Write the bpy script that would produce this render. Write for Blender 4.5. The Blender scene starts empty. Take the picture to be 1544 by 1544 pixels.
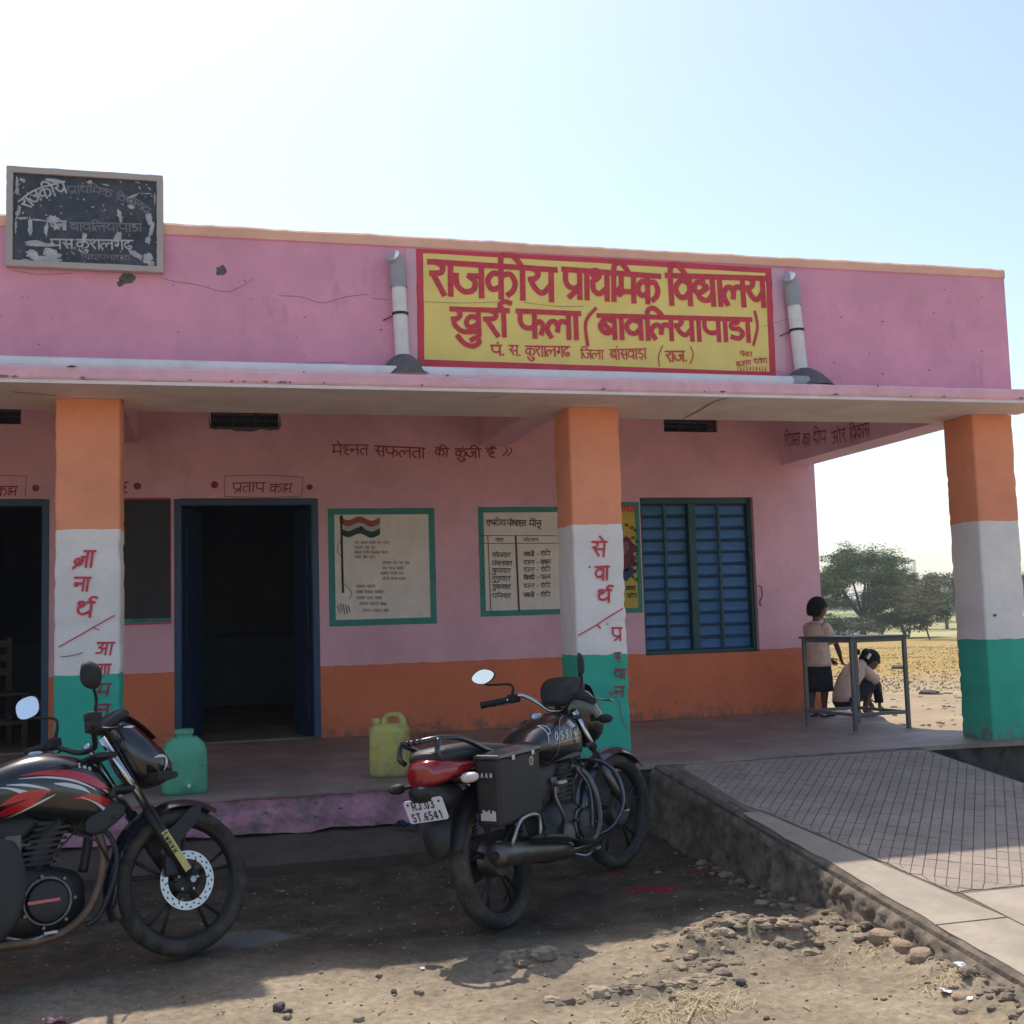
import bpy, bmesh, math, random
import numpy as np
from mathutils import Vector, Matrix, Euler, noise
rnd = random.Random(7)
S = bpy.context.scene
COL = bpy.context.collection

# ------------------------------------------------------------------ camera
CF, CX, CZ = 1757.5, 0.034, 1.4
YAW, PITCH, ROLL = 0.25657, 0.08929, -0.02947
CAM = np.array([CX, -7.2, CZ])
def _axes():
    cy, sy = math.cos(YAW), math.sin(YAW); cp, sp = math.cos(PITCH), math.sin(PITCH)
    f = np.array([sy*cp, cy*cp, sp]); r = np.array([cy, -sy, 0.]); u = np.cross(r, f)
    c, s = math.cos(ROLL), math.sin(ROLL)
    return r*c+u*s, -r*s+u*c, f
CR, CU, CFW = _axes()
cam = bpy.data.cameras.new('camera'); camo = bpy.data.objects.new('camera', cam); COL.objects.link(camo)
cam.sensor_width = 36; cam.lens = CF/1544*36; cam.clip_start = .05; cam.clip_end = 6000
camo.matrix_world = Matrix(((CR[0], CU[0], -CFW[0], CAM[0]), (CR[1], CU[1], -CFW[1], CAM[1]), (CR[2], CU[2], -CFW[2], CAM[2]), (0, 0, 0, 1)))
S.camera = camo

# ------------------------------------------------------------------ sky, sun, exposure
SUN = Vector((-.113, .61, 1.)).normalized()          # direction to the sun
elev = math.asin(SUN.z)
w = bpy.data.worlds.new('World'); S.world = w; w.use_nodes = True
nt = w.node_tree; bg = nt.nodes['Background']
sky = nt.nodes.new('ShaderNodeTexSky'); sky.sky_type = 'NISHITA'; sky.sun_disc = False
sky.sun_elevation = elev; sky.sun_rotation = math.atan2(SUN.x, SUN.y)
sky.altitude = 200; sky.air_density = 1.0; sky.dust_density = 1.7; sky.ozone_density = .0
nt.links.new(sky.outputs[0], bg.inputs[0]); bg.inputs[1].default_value = .128
sl = bpy.data.lights.new('sun', 'SUN'); sl.energy = 2.9; sl.angle = math.radians(.55); sl.color = (1, .95, .87)
so = bpy.data.objects.new('sun', sl); COL.objects.link(so)
so.rotation_euler = (-SUN).to_track_quat('-Z', 'Y').to_euler(); so.location = (0, 10, 20)
S.view_settings.view_transform = 'Standard'; S.view_settings.look = 'None'
S.view_settings.exposure = .79; S.view_settings.gamma = 1; S.view_settings.use_curve_mapping = False

# ------------------------------------------------------------------ helpers: pixels of the photo to points of the place
def ray(x, y): return CFW*CF+CR*(x-772)-CU*(y-772)
def onp(x, y, ax, v):
    d = ray(x, y); return CAM+d*((v-CAM[ax])/d[ax])
def onY(x, y, Y=0.): return onp(x, y, 1, Y)
def onZ(x, y, Z=0.): return onp(x, y, 2, Z)

# ------------------------------------------------------------------ materials
def lin(c):
    return tuple(((v/255)/12.92 if v/255 <= .04045 else ((v/255+.055)/1.055)**2.4) for v in c)
def mat(name, col, rough=.8, var=.12, vscale=3., bump=.0, bscale=40., metal=0., coat=0., spec=.5, dirt=None, dscale=2.5, damt=.5, ior=None, trans=0.):
    m = bpy.data.materials.new(name); m.use_nodes = True; n = m.node_tree.nodes; L = m.node_tree.links
    b = n['Principled BSDF']; b.inputs['Roughness'].default_value = rough; b.inputs['Metallic'].default_value = metal
    b.inputs['Coat Weight'].default_value = coat; b.inputs['Coat Roughness'].default_value = .08
    b.inputs['Specular IOR Level'].default_value = spec
    if trans: b.inputs['Transmission Weight'].default_value = trans
    tc = n.new('ShaderNodeTexCoord'); no = n.new('ShaderNodeTexNoise'); no.inputs['Scale'].default_value = vscale
    no.inputs['Detail'].default_value = 8; no.inputs['Roughness'].default_value = .65
    L.new(tc.outputs['Object'], no.inputs['Vector'])
    r = n.new('ShaderNodeValToRGB'); e = r.color_ramp.elements
    e[0].position = .3; e[1].position = .7
    c = col; e[0].color = (c[0]*(1-var), c[1]*(1-var), c[2]*(1-var), 1); e[1].color = (min(1, c[0]*(1+var)), min(1, c[1]*(1+var)), min(1, c[2]*(1+var)), 1)
    L.new(no.outputs[0], r.inputs[0]); out = r.outputs[0]
    if dirt:
        n2 = n.new('ShaderNodeTexNoise'); n2.inputs['Scale'].default_value = dscale; n2.inputs['Detail'].default_value = 10; n2.inputs['Roughness'].default_value = .7
        L.new(tc.outputs['Object'], n2.inputs['Vector'])
        r2 = n.new('ShaderNodeValToRGB'); r2.color_ramp.elements[0].position = 1-damt-.12; r2.color_ramp.elements[1].position = 1-damt+.12
        L.new(n2.outputs[0], r2.inputs[0])
        mx = n.new('ShaderNodeMix'); mx.data_type = 'RGBA'; L.new(r2.outputs[0], mx.inputs[0]); L.new(out, mx.inputs[6]); mx.inputs[7].default_value = (*dirt, 1)
        out = mx.outputs[2]
    L.new(out, b.inputs['Base Color'])
    if bump:
        n3 = n.new('ShaderNodeTexNoise'); n3.inputs['Scale'].default_value = bscale; n3.inputs['Detail'].default_value = 6
        L.new(tc.outputs['Object'], n3.inputs['Vector'])
        bp = n.new('ShaderNodeBump'); bp.inputs['Strength'].default_value = min(1, bump); bp.inputs['Distance'].default_value = .01
        L.new(n3.outputs[0], bp.inputs['Height']); L.new(bp.outputs[0], b.inputs['Normal'])
    return m

def paint_wall(name, stops, axis=2, rough=.85, wob=.012, grime=None, gscale=3., gamt=.35, patch=None, splash=0):
    """limewash bands by height with hand-cut edges; stops = [(z_up_to, colour), ...]"""
    m = bpy.data.materials.new(name); m.use_nodes = True; n = m.node_tree.nodes; L = m.node_tree.links
    b = n['Principled BSDF']; b.inputs['Roughness'].default_value = rough; b.inputs['Specular IOR Level'].default_value = .25
    tc = n.new('ShaderNodeTexCoord'); sp = n.new('ShaderNodeSeparateXYZ'); L.new(tc.outputs['Object'], sp.inputs[0])
    nw = n.new('ShaderNodeTexNoise'); nw.inputs['Scale'].default_value = 9; nw.inputs['Detail'].default_value = 3; L.new(tc.outputs['Object'], nw.inputs['Vector'])
    ma = n.new('ShaderNodeMath'); ma.operation = 'MULTIPLY_ADD'; L.new(nw.outputs[0], ma.inputs[0]); ma.inputs[1].default_value = wob*2
    L.new(sp.outputs[axis], ma.inputs[2])
    cur = None
    for zt, c in stops[::-1]:
        if cur is None:
            rgb = n.new('ShaderNodeRGB'); rgb.outputs[0].default_value = (*c, 1); cur = rgb.outputs[0]; continue
        lt = n.new('ShaderNodeMath'); lt.operation = 'LESS_THAN'; L.new(ma.outputs[0], lt.inputs[0]); lt.inputs[1].default_value = zt+wob
        mx = n.new('ShaderNodeMix'); mx.data_type = 'RGBA'; L.new(lt.outputs[0], mx.inputs[0]); L.new(cur, mx.inputs[6]); mx.inputs[7].default_value = (*c, 1); cur = mx.outputs[2]
    # uneven coverage
    no = n.new('ShaderNodeTexNoise'); no.inputs['Scale'].default_value = 1.7; no.inputs['Detail'].default_value = 9; no.inputs['Roughness'].default_value = .68; L.new(tc.outputs['Object'], no.inputs['Vector'])
    mr = n.new('ShaderNodeMapRange'); L.new(no.outputs[0], mr.inputs[0]); mr.inputs[1].default_value = .3; mr.inputs[2].default_value = .72; mr.inputs[3].default_value = .82; mr.inputs[4].default_value = 1.12
    mm = n.new('ShaderNodeMix'); mm.data_type = 'RGBA'; mm.blend_type = 'MULTIPLY'; mm.inputs[0].default_value = 1; L.new(cur, mm.inputs[6]); L.new(mr.outputs[0], mm.inputs[7]); cur = mm.outputs[2]
    if grime:
        mp = n.new('ShaderNodeMapping'); mp.inputs['Scale'].default_value = (1, 1, .30); L.new(tc.outputs['Object'], mp.inputs[0])
        n2 = n.new('ShaderNodeTexNoise'); n2.inputs['Scale'].default_value = gscale; n2.inputs['Detail'].default_value = 12; n2.inputs['Roughness'].default_value = .72; L.new(mp.outputs[0], n2.inputs['Vector'])
        r2 = n.new('ShaderNodeValToRGB'); r2.color_ramp.elements[0].position = 1-gamt; r2.color_ramp.elements[1].position = 1-gamt+.13
        r2.color_ramp.elements[1].color = (.8, .8, .8, 1); L.new(n2.outputs[0], r2.inputs[0])
        mx = n.new('ShaderNodeMix'); mx.data_type = 'RGBA'; L.new(r2.outputs[0], mx.inputs[0]); L.new(cur, mx.inputs[6]); mx.inputs[7].default_value = (*grime, 1); cur = mx.outputs[2]
    if splash:   # mud splashed up from the floor, and rubbed-off scuffs
        sn = n.new('ShaderNodeTexNoise'); sn.inputs['Scale'].default_value = 11; sn.inputs['Detail'].default_value = 10; sn.inputs['Roughness'].default_value = .75; L.new(tc.outputs['Object'], sn.inputs['Vector'])
        sm = n.new('ShaderNodeMapRange'); L.new(sp.outputs[axis], sm.inputs[0]); sm.inputs[1].default_value = splash+.42; sm.inputs[2].default_value = splash; sm.inputs[3].default_value = -.30; sm.inputs[4].default_value = .12
        sa = n.new('ShaderNodeMath'); sa.operation = 'ADD'; L.new(sn.outputs[0], sa.inputs[0]); L.new(sm.outputs[0], sa.inputs[1])
        sr = n.new('ShaderNodeMapRange'); L.new(sa.outputs[0], sr.inputs[0]); sr.inputs[1].default_value = .52; sr.inputs[2].default_value = .66; sr.inputs[4].default_value = .75
        mx = n.new('ShaderNodeMix'); mx.data_type = 'RGBA'; L.new(sr.outputs[0], mx.inputs[0]); L.new(cur, mx.inputs[6]); mx.inputs[7].default_value = (.20, .15, .11, 1); cur = mx.outputs[2]
        s2 = n.new('ShaderNodeTexNoise'); s2.inputs['Scale'].default_value = 26; s2.inputs['Detail'].default_value = 8; s2.inputs['Roughness'].default_value = .7; L.new(tc.outputs['Object'], s2.inputs['Vector'])
        r3 = n.new('ShaderNodeMapRange'); L.new(s2.outputs[0], r3.inputs[0]); r3.inputs[1].default_value = .66; r3.inputs[2].default_value = .72; r3.inputs[4].default_value = .45
        mx = n.new('ShaderNodeMix'); mx.data_type = 'RGBA'; L.new(r3.outputs[0], mx.inputs[0]); L.new(cur, mx.inputs[6]); mx.inputs[7].default_value = (.33, .28, .26, 1); cur = mx.outputs[2]
    L.new(cur, b.inputs['Base Color'])
    n3 = n.new('ShaderNodeTexNoise'); n3.inputs['Scale'].default_value = 14; n3.inputs['Detail'].default_value = 9; L.new(tc.outputs['Object'], n3.inputs['Vector'])
    bp = n.new('ShaderNodeBump'); bp.inputs['Strength'].default_value = .5; bp.inputs['Distance'].default_value = .012
    L.new(n3.outputs[0], bp.inputs['Height']); L.new(bp.outputs[0], b.inputs['Normal'])
    return m

PINK = (.50, .26, .37); PINK2 = (.60, .30, .36); ORANGE = (.66, .27, .115); WHITE = (.88, .80, .745); TEAL = (.055, .44, .31)
M = {}
M['parapet'] = paint_wall('parapet_limewash', [(3.775, (.82, .365, .47)), (9, (.93, .52, .36))], grime=(.42, .25, .31), gscale=2.6, gamt=.41, wob=.006, splash=2.6)
M['wall'] = paint_wall('wall_limewash', [(1.027, (.76, .215, .105)), (9, (.83, .47, .54))], grime=(.60, .33, .36), gscale=1.3, gamt=.38, splash=.43)
M['pillar'] = paint_wall('pillar_limewash', [(1.136, TEAL), (1.981, WHITE), (9, (.90, .34, .19))], grime=(.40, .38, .38), gscale=4., gamt=.29, splash=.43)
M['beam'] = paint_wall('beam_limewash', [(9, (.80, .55, .70))], grime=(.3, .2, .25))
M['soffit'] = mat('soffit_plaster', (.86, .73, .70), .9, .10, 2.2, .4, 25, dirt=(.74, .60, .55), dscale=3, damt=.42)
M['lip'] = mat('chajja_pink', (.88, .48, .53), .85, .12, 5, .4, 30, dirt=(.72, .42, .45), dscale=6, damt=.4)
M['grey_concrete'] = mat('grey_concrete', (.22, .20, .18), .9, .25, 6, .6, 30)
M['floor'] = mat('verandah_cement', (.34, .25, .205), .62, .25, 2.5, .3, 40, dirt=(.20, .145, .125), dscale=1.6, damt=.45)
M['plinth'] = mat('plinth_pink_lavender', (.60, .27, .34), .9, .25, 5, 1., 16, dirt=(.20, .17, .16), dscale=6, damt=.46)
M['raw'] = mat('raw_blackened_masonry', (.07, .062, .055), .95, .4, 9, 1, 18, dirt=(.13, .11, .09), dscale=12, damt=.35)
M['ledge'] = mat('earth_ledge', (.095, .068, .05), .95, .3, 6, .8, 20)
M['blue'] = mat('blue_enamel', (.022, .065, .135), .45, .15, 6, .1, 60)
M['blue_d'] = mat('blue_enamel_dull', (.012, .04, .085), .5, .25, 5, .1, 60)
M['pane'] = mat('blue_sheet', (.03, .145, .35), .42, .3, 4, .15, 20, dirt=(.10, .2, .3), dscale=5, damt=.3)
M['greenframe'] = mat('green_enamel', (.012, .07, .075), .45, .2, 6)
M['greenleaf'] = mat('door_green_blue', (.009, .03, .08), .5, .25, 4)
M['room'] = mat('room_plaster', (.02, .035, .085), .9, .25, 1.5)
M['black'] = mat('blackboard_black', (.02, .02, .022), .6, .3, 3, .1, 60)
M['red_l'] = mat('red_lettering', (.62, .045, .065), .6, .25, 30)
M['maroon_l'] = mat('maroon_lettering', (.33, .022, .05), .6, .35, 25)
M['yellow'] = mat('yellow_signpaint', (.92, .71, .20), .65, .08, 4, .25, 25, dirt=(.84, .66, .20), dscale=4, damt=.3)
M['redborder'] = mat('red_signpaint', (.66, .05, .085), .6, .15, 10)
M['green_b'] = mat('notice_green', (.045, .26, .21), .7, .15, 8)
M['cream'] = mat('notice_cream', (.82, .73, .64), .75, .1, 6, .1, 40)
M['yellow_n'] = mat('notice_yellow', (.55, .42, .07), .7, .12, 8)
M['ink'] = mat('dark_ink', (.025, .02, .022), .7, .3, 30)
M['ink2'] = mat('faint_ink', (.27, .22, .20), .8, .3, 40)
M['brown_l'] = mat('brown_rule', (.13, .05, .04), .7, .3, 30)
M['slate'] = mat('board_slate', (.045, .055, .07), .75, .4, 5, .3, 30, dirt=(.10, .11, .13), dscale=7, damt=.4)
M['flake'] = mat('flaking_white', (.45, .44, .44), .85, .3, 20, .4, 50)
M['flake_d'] = mat('worn_grey_letter', (.20, .19, .21), .85, .3, 20)
M['boardframe'] = paint_wall('board_frame_plaster', [(3.9, (.50, .43, .38)), (9, (.66, .44, .36))], grime=(.3, .27, .25), gscale=5, wob=.05)
M['pvc'] = mat('white_pvc', (.78, .74, .70), .45, .08, 7, dirt=(.60, .56, .52), dscale=6, damt=.35)
M['pvc_grey'] = mat('grey_pvc', (.34, .34, .36), .5, .1, 8)
M['mortar'] = mat('dark_mortar', (.13, .115, .11), .95, .3, 20, 1, 40)
M['crack'] = mat('crack_dark', (.27, .14, .18), .95, .3, 20)
M['lav'] = mat('lavender_band', (.76, .46, .52), .85, .1, 6)

# ------------------------------------------------------------------ objects
def tag(o, label=None, cat=None, group=None, kind=None):
    if label: o['label'] = label
    if cat: o['category'] = cat
    if group: o['group'] = group
    if kind: o['kind'] = kind
    return o
def thing(name, label, cat, loc=(0, 0, 0), rot=(0, 0, 0), group=None):
    o = bpy.data.objects.new(name, None); COL.objects.link(o); o.location = loc; o.rotation_euler = rot
    o.empty_display_size = .1
    return tag(o, label, cat, group)
def catmull(pts, n=6, closed=False):
    P = [np.array(p, float) for p in pts]
    if len(P) < 3 and not closed: return P
    out = []; N = len(P)
    rng = range(N if closed else N-1)
    for i in rng:
        if closed: p0, p1, p2, p3 = P[(i-1) % N], P[i], P[(i+1) % N], P[(i+2) % N]
        else: p0, p1, p2, p3 = P[max(i-1, 0)], P[i], P[i+1], P[min(i+2, N-1)]
        for k in range(n):
            t = k/n
            out.append(.5*((2*p1)+(-p0+p2)*t+(2*p0-5*p1+4*p2-p3)*t*t+(-p0+3*p1-3*p2+p3)*t**3))
    if not closed: out.append(P[-1])
    return out
class MB:
    def __init__(s): s.v = []; s.f = []
    def add(s, vs, fs):
        b = len(s.v); s.v += [tuple(float(c) for c in v) for v in vs]; s.f += [tuple(b+i for i in f) for f in fs]; return s
    def box(s, x0, y0, z0, x1, y1, z1):
        x0, x1 = sorted((x0, x1)); y0, y1 = sorted((y0, y1)); z0, z1 = sorted((z0, z1))
        return s.add([(x, y, z) for z in (z0, z1) for y in (y0, y1) for x in (x0, x1)],
                     [(0, 2, 3, 1), (4, 5, 7, 6), (0, 1, 5, 4), (2, 6, 7, 3), (0, 4, 6, 2), (1, 3, 7, 5)])
    def rings(s, rings, cap=True, closed=False):
        n = len(rings[0]); m = len(rings); vs = [p for r in rings for p in r]; fs = []
        for i in range(m if closed else m-1):
            for j in range(n):
                a = i*n+j; b = i*n+(j+1) % n; c = ((i+1) % m)*n+(j+1) % n; d = ((i+1) % m)*n+j
                fs.append((a, b, c, d))
        if cap and not closed: fs += [tuple(range(n))[::-1], tuple((m-1)*n+j for j in range(n))]
        return s.add(vs, fs)
    def tube(s, path, r, seg=8, cap=True, flat=1.):
        P = [Vector(p) for p in path]; rs = r if hasattr(r, '__len__') else [r]*len(P); rings = []
        up = None
        for i, p in enumerate(P):
            t = (P[min(i+1, len(P)-1)]-P[max(i-1, 0)])
            if t.length < 1e-9: t = Vector((0, 0, 1))
            t.normalize()
            if up is None: up = Vector((0, 0, 1)) if abs(t.z) < .9 else Vector((1, 0, 0))
            a = t.cross(up)
            if a.length < 1e-6: a = t.orthogonal()
            a.normalize(); b = a.cross(t); b.normalize(); up = b
            rings.append([p+a*math.cos(2*math.pi*k/seg)*rs[i]+b*math.sin(2*math.pi*k/seg)*rs[i]*flat for k in range(seg)])
        return s.rings(rings, cap)
    def ctube(s, pts, r, seg=8, n=5, **k):
        if hasattr(r, '__len__'):
            q = catmull([tuple(p)+(rr,) for p, rr in zip(pts, r)], n)
            return s.tube([p[:3] for p in q], [max(1e-4, p[3]) for p in q], seg, **k)
        return s.tube(catmull(pts, n), r, seg, **k)
    def lathe(s, prof, c=(0, 0, 0), axis='z', seg=24, cap=False):
        rings = []
        for r, h in prof:
            ring = []
            for k in range(seg):
                a = 2*math.pi*k/seg; x, y = r*math.cos(a), r*math.sin(a)
                p = {'z': (x, y, h), 'y': (x, h, y), 'x': (h, x, y)}[axis]
                ring.append((p[0]+c[0], p[1]+c[1], p[2]+c[2]))
            rings.append(ring)
        return s.rings(rings, cap)
    def prism(s, poly, lo, hi, plane='xy'):
        def P(a, b, h): return {'xy': (a, b, h), 'xz': (a, h, b), 'yz': (h, a, b)}[plane]
        n = len(poly)
        return s.add([P(a, b, lo) for a, b in poly]+[P(a, b, hi) for a, b in poly],
                     [tuple(range(n))[::-1], tuple(range(n, 2*n))]+[(i, (i+1) % n, n+(i+1) % n, n+i) for i in range(n)])
    def ell(s, c, r, seg=14, rg=9, rot=None):
        R = rot or Matrix.Identity(3); vs = []; fs = []
        for i in range(rg+1):
            th = math.pi*i/rg
            for j in range(seg):
                a = 2*math.pi*j/seg
                v = R @ Vector((r[0]*math.sin(th)*math.cos(a), r[1]*math.sin(th)*math.sin(a), r[2]*math.cos(th)))
                vs.append((v.x+c[0], v.y+c[1], v.z+c[2]))
        for i in range(rg):
            for j in range(seg):
                fs.append((i*seg+j, i*seg+(j+1) % seg, (i+1)*seg+(j+1) % seg, (i+1)*seg+j))
        return s.add(vs, fs)
    def xf(s, fn, start=0):
        s.v[start:] = [tuple(fn(v)) for v in s.v[start:]]; return s
    def build(s, name, m, parent=None, smooth=False, bevel=0., sub=0, kind=None, autosmooth=None):
        me = bpy.data.meshes.new(name); me.from_pydata(s.v, [], s.f); me.validate(); me.update()
        bm = bmesh.new(); bm.from_mesh(me)
        bmesh.ops.remove_doubles(bm, verts=bm.verts, dist=1e-6)
        bmesh.ops.recalc_face_normals(bm, faces=bm.faces)
        bm.to_mesh(me); bm.free()
        mm = M[m] if isinstance(m, str) else m
        me.materials.append(mm)
        o = bpy.data.objects.new(name, me); COL.objects.link(o)
        if parent: o.parent = parent
        if smooth:
            for p in me.polygons: p.use_smooth = True
            if autosmooth: me.set_sharp_from_angle(angle=math.radians(autosmooth))
        if bevel:
            b = o.modifiers.new('bevel', 'BEVEL'); b.width = bevel; b.segments = 2; b.limit_method = 'ANGLE'; b.angle_limit = math.radians(40)
        if sub:
            q = o.modifiers.new('sub', 'SUBSURF'); q.levels = sub; q.render_levels = sub
        if kind: o['kind'] = kind
        return o
def fbm(x, y, z=0., o=4): return noise.fractal(Vector((x, y, z)), 1., 2., o)

# ---- painted lettering: brush strokes laid as thin ribbons on a surface
_lift = [0]
def stroke(mb, pts, w, put, smooth=True, taper=False, n=5):
    P = [np.array(p[:2], float) for p in pts]
    W = [p[2] if len(p) > 2 else w for p in pts]
    if smooth and len(P) > 2:
        q = catmull([(a[0], a[1], b) for a, b in zip(P, W)], n); P = [p[:2] for p in q]; W = [p[2] for p in q]
    if len(P) < 2: return
    _lift[0] = (_lift[0]+1) % 83; lift = _lift[0]*.00004
    L = []; R = []
    for i, p in enumerate(P):
        t = P[min(i+1, len(P)-1)]-P[max(i-1, 0)]; l = np.hypot(*t)
        if l < 1e-9: t = np.array([1., 0]); l = 1
        t = t/l; nn = np.array([-t[1], t[0]])*W[i]/2
        if i == 0: p = p-t*W[i]*.35
        if i == len(P)-1: p = p+t*W[i]*.35
        L.append(p+nn); R.append(p-nn)
    vs = []; k = len(L)
    for a_i, a in enumerate(L+R): vs.append(put(a[0], a[1], lift+(a_i % k)*.000012))
    mb.add(vs, [(i, i+1, k+i+1, k+i) for i in range(k-1)])
def disc(mb, u, v, r, put, n=14, ry=None):
    _lift[0] = (_lift[0]+1) % 83
    ry = ry or r
    mb.add([put(u+r*math.cos(2*math.pi*i/n), v+ry*math.sin(2*math.pi*i/n), _lift[0]*.00004) for i in range(n)], [tuple(range(n))])
def poly(mb, pts, put, lift=0.):
    mb.add([put(u, v, lift) for u, v in pts], [tuple(range(len(pts)))])
def V(x, a=1., b=0.): return [(x, a), (x, b)]
G = {
 'r': (.50, [[(.2, 1), (.40, .88), (.36, .68), (.06, .64)], [(.12, .62), (.44, .0)]]),
 'aa': (.30, [V(.15)]),
 'j': (.95, [[(.02, .64), (.05, .32), (.28, .12), (.55, .2), (.6, .45), (.42, .62)], [(.42, .63), (.8, .64)], V(.8)]),
 'k': (.98, [V(.46), [(.46, .72), (.22, .76), (.05, .52), (.17, .25), (.46, .34)], [(.48, .7), (.75, .76), (.9, .5), (.84, .25), (.68, .1)]]),
 'ii': (.34, [V(.16), [(-.52, 1.), (-.5, 1.3), (-.3, 1.42), (-.05, 1.28), (.16, 1.)]]),
 'i': (.30, [V(.15), [(.15, 1), (.2, 1.3), (.42, 1.4), (.66, 1.22), (.8, 1.02)]]),
 'y': (.88, [[(.16, 1), (.32, .85), (.22, .68), (.05, .64)], [(.08, .62), (.22, .36), (.45, .22), (.72, .5)], V(.73)]),
 'p': (.84, [[(.12, 1), (.1, .62), (.22, .4), (.45, .34), (.68, .42)], V(.69)]),
 'f': (1.13, [[(.12, 1), (.1, .62), (.22, .4), (.45, .34), (.64, .42)], V(.65), [(.66, .5), (.86, .62), (.98, .42), (.9, .14)]]),
 'ra': (0., [[(-.18, .34), (-.58, .02)]]),
 'reph': (0., [[(-.12, 1.0), (-.26, 1.2), (-.12, 1.36), (.08, 1.3)]]),
 'th': (.84, [[(.24, .82), (.1, .86), (.12, 1.02), (.32, 1.02), (.36, .82), (.08, .62)], [(.1, .62), (.14, .32), (.38, .2), (.68, .42)], V(.7)], .5),
 'm': (.84, [V(.17, 1, .32), [(.04, .3), (.2, .34), (.69, .36)], [(.17, .5), (.03, .36), (.1, .22), (.2, .34)], V(.7)]),
 'v': (.78, [[(.62, .74), (.3, .84), (.06, .58), (.16, .3), (.4, .24), (.62, .44)], V(.64)]),
 'b': (.78, [[(.62, .74), (.3, .84), (.06, .58), (.16, .3), (.4, .24), (.62, .44)], [(.16, .72), (.5, .3)], V(.64)]),
 'd': (.66, [[(.42, 1), (.42, .82), (.14, .76), (.06, .5), (.22, .34), (.44, .42), (.36, .24)], [(.38, .36), (.58, .08)]]),
 'dy': (1.0, [[(.42, 1), (.42, .82), (.14, .76), (.06, .52), (.24, .42), (.42, .48)], [(.2, .42), (.3, .22), (.6, .16), (.84, .4)], [(.45, .72), (.6, .6), (.4, .48)], V(.84)]),
 'l': (.98, [[(.14, .04), (.0, .34), (.12, .6), (.3, .64), (.42, .45), (.4, .28)], [(.42, .48), (.56, .66), (.82, .6)], V(.84)]),
 'kh': (.98, [[(.16, 1), (.28, .82), (.2, .64), (.05, .6)], [(.06, .64), (.12, .34), (.38, .12), (.84, .16)], [(.82, .66), (.6, .72), (.46, .5), (.56, .3), (.82, .42)], V(.84)]),
 'u': (0., [[(-.8, -.06), (-.6, -.34), (-.34, -.44), (-.14, -.28), (-.22, -.1), (-.38, -.2)]]),
 'uu': (0., [[(-.6, -.1), (-.4, -.02), (-.36, -.2), (-.5, -.26), (-.1, -.5)]]),
 'n': (.80, [[(.1, .6), (.24, .6), (.26, .42), (.12, .38), (.08, .52), (.2, .58)], [(.2, .56), (.66, .56)], V(.66)]),
 's': (.82, [[(.14, 1), (.32, .86), (.24, .66), (.06, .62)], [(.12, .6), (.42, .06)], [(.26, .5), (.68, .5)], V(.69)]),
 'sh': (.82, [[(.06, .82), (.14, 1.02), (.36, 1.0), (.38, .78), (.08, .6)], [(.12, .6), (.4, .06)], V(.69)], .5),
 'g': (.74, [[(.3, 1), (.3, .42), (.16, .36), (.1, .5), (.28, .54)], V(.6)]),
 'dh': (.66, [[(.36, 1), (.36, .84), (.12, .7), (.06, .36), (.3, .1), (.56, .2), (.48, .42), (.3, .34)]]),
 'dd': (.68, [[(.38, 1), (.38, .84), (.12, .78), (.14, .58), (.42, .56)], [(.42, .56), (.6, .36), (.42, .12), (.12, .18)]]),
 't': (.78, [[(.64, .64), (.32, .66), (.08, .46), (.16, .2), (.36, .02)], V(.64)]),
 'h': (.66, [[(.38, 1), (.38, .84), (.12, .78), (.16, .6), (.52, .58)], [(.52, .58), (.36, .4), (.22, .34), (.26, .14), (.56, .02)]]),
 'tt': (.66, [[(.38, 1), (.38, .84), (.12, .72), (.08, .36), (.32, .14), (.6, .3)]]),
 'bh': (.82, [[(.08, .98), (.26, 1.0), (.24, .5), (.06, .46), (.14, .34), (.68, .4)], V(.69)], .4),
 'dhh': (.82, [[(.08, .98), (.28, 1.0), (.32, .8), (.1, .62), (.12, .32), (.36, .2), (.68, .42)], V(.69)], .4),
 'c': (.80, [[(.04, .72), (.66, .7)], [(.2, .72), (.12, .42), (.32, .24), (.66, .42)], V(.67)]),
 'a': (.80, [[(.06, .92), (.26, 1.), (.36, .8), (.16, .6)], [(.16, .6), (.4, .44), (.32, .16), (.04, .14)], [(.3, .52), (.64, .52)], V(.64)]),
 'jn': (.62, [[(-.28, -.08), (.0, .24), (.06, .48), (-.12, .52), (-.22, .32), (-.06, .14), (.18, .22), (.24, .6)], [(.14, .64), (.48, .64)], V(.48)], .25),
 'ksh': (.80, [[(.36, 1), (.34, .82), (.12, .74), (.16, .56), (.36, .50), (.34, .22), (.08, .12)], [(.06, .34), (.30, .46), (.66, .50)], V(.66)]),
 'ss': (.84, [[(.12, 1), (.1, .62), (.22, .4), (.45, .34), (.68, .42)], [(.14, .82), (.6, .5)], V(.69)]),
 'sth': (.45, [[(.1, 1), (.3, .86), (.24, .64), (.06, .6)], [(.12, .6), (.36, .1)], [(.26, .5), (.42, .5)]]),
 'e': (0., [[(-.14, 1), (-.42, 1.38)]]),
 'ai': (0., [[(-.14, 1), (-.46, 1.34)], [(-.1, 1), (-.22, 1.42)]]),
 'o': (.30, [V(.15), [(.15, 1), (-.16, 1.38)]]),
 '.': (.2, [[(.08, .12), (.09, .04)]]),
 '^': (0., [[(-.3, 1.22), (-.28, 1.3)]]),
 'nk': (0., [[(-.3, -.1), (-.28, -.02)]]),
 '-': (.5, [[(.1, .5), (.4, .5)]]), '+': (.5, [[(.1, .5), (.4, .5)], [(.25, .65), (.25, .35)]]),
}
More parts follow.
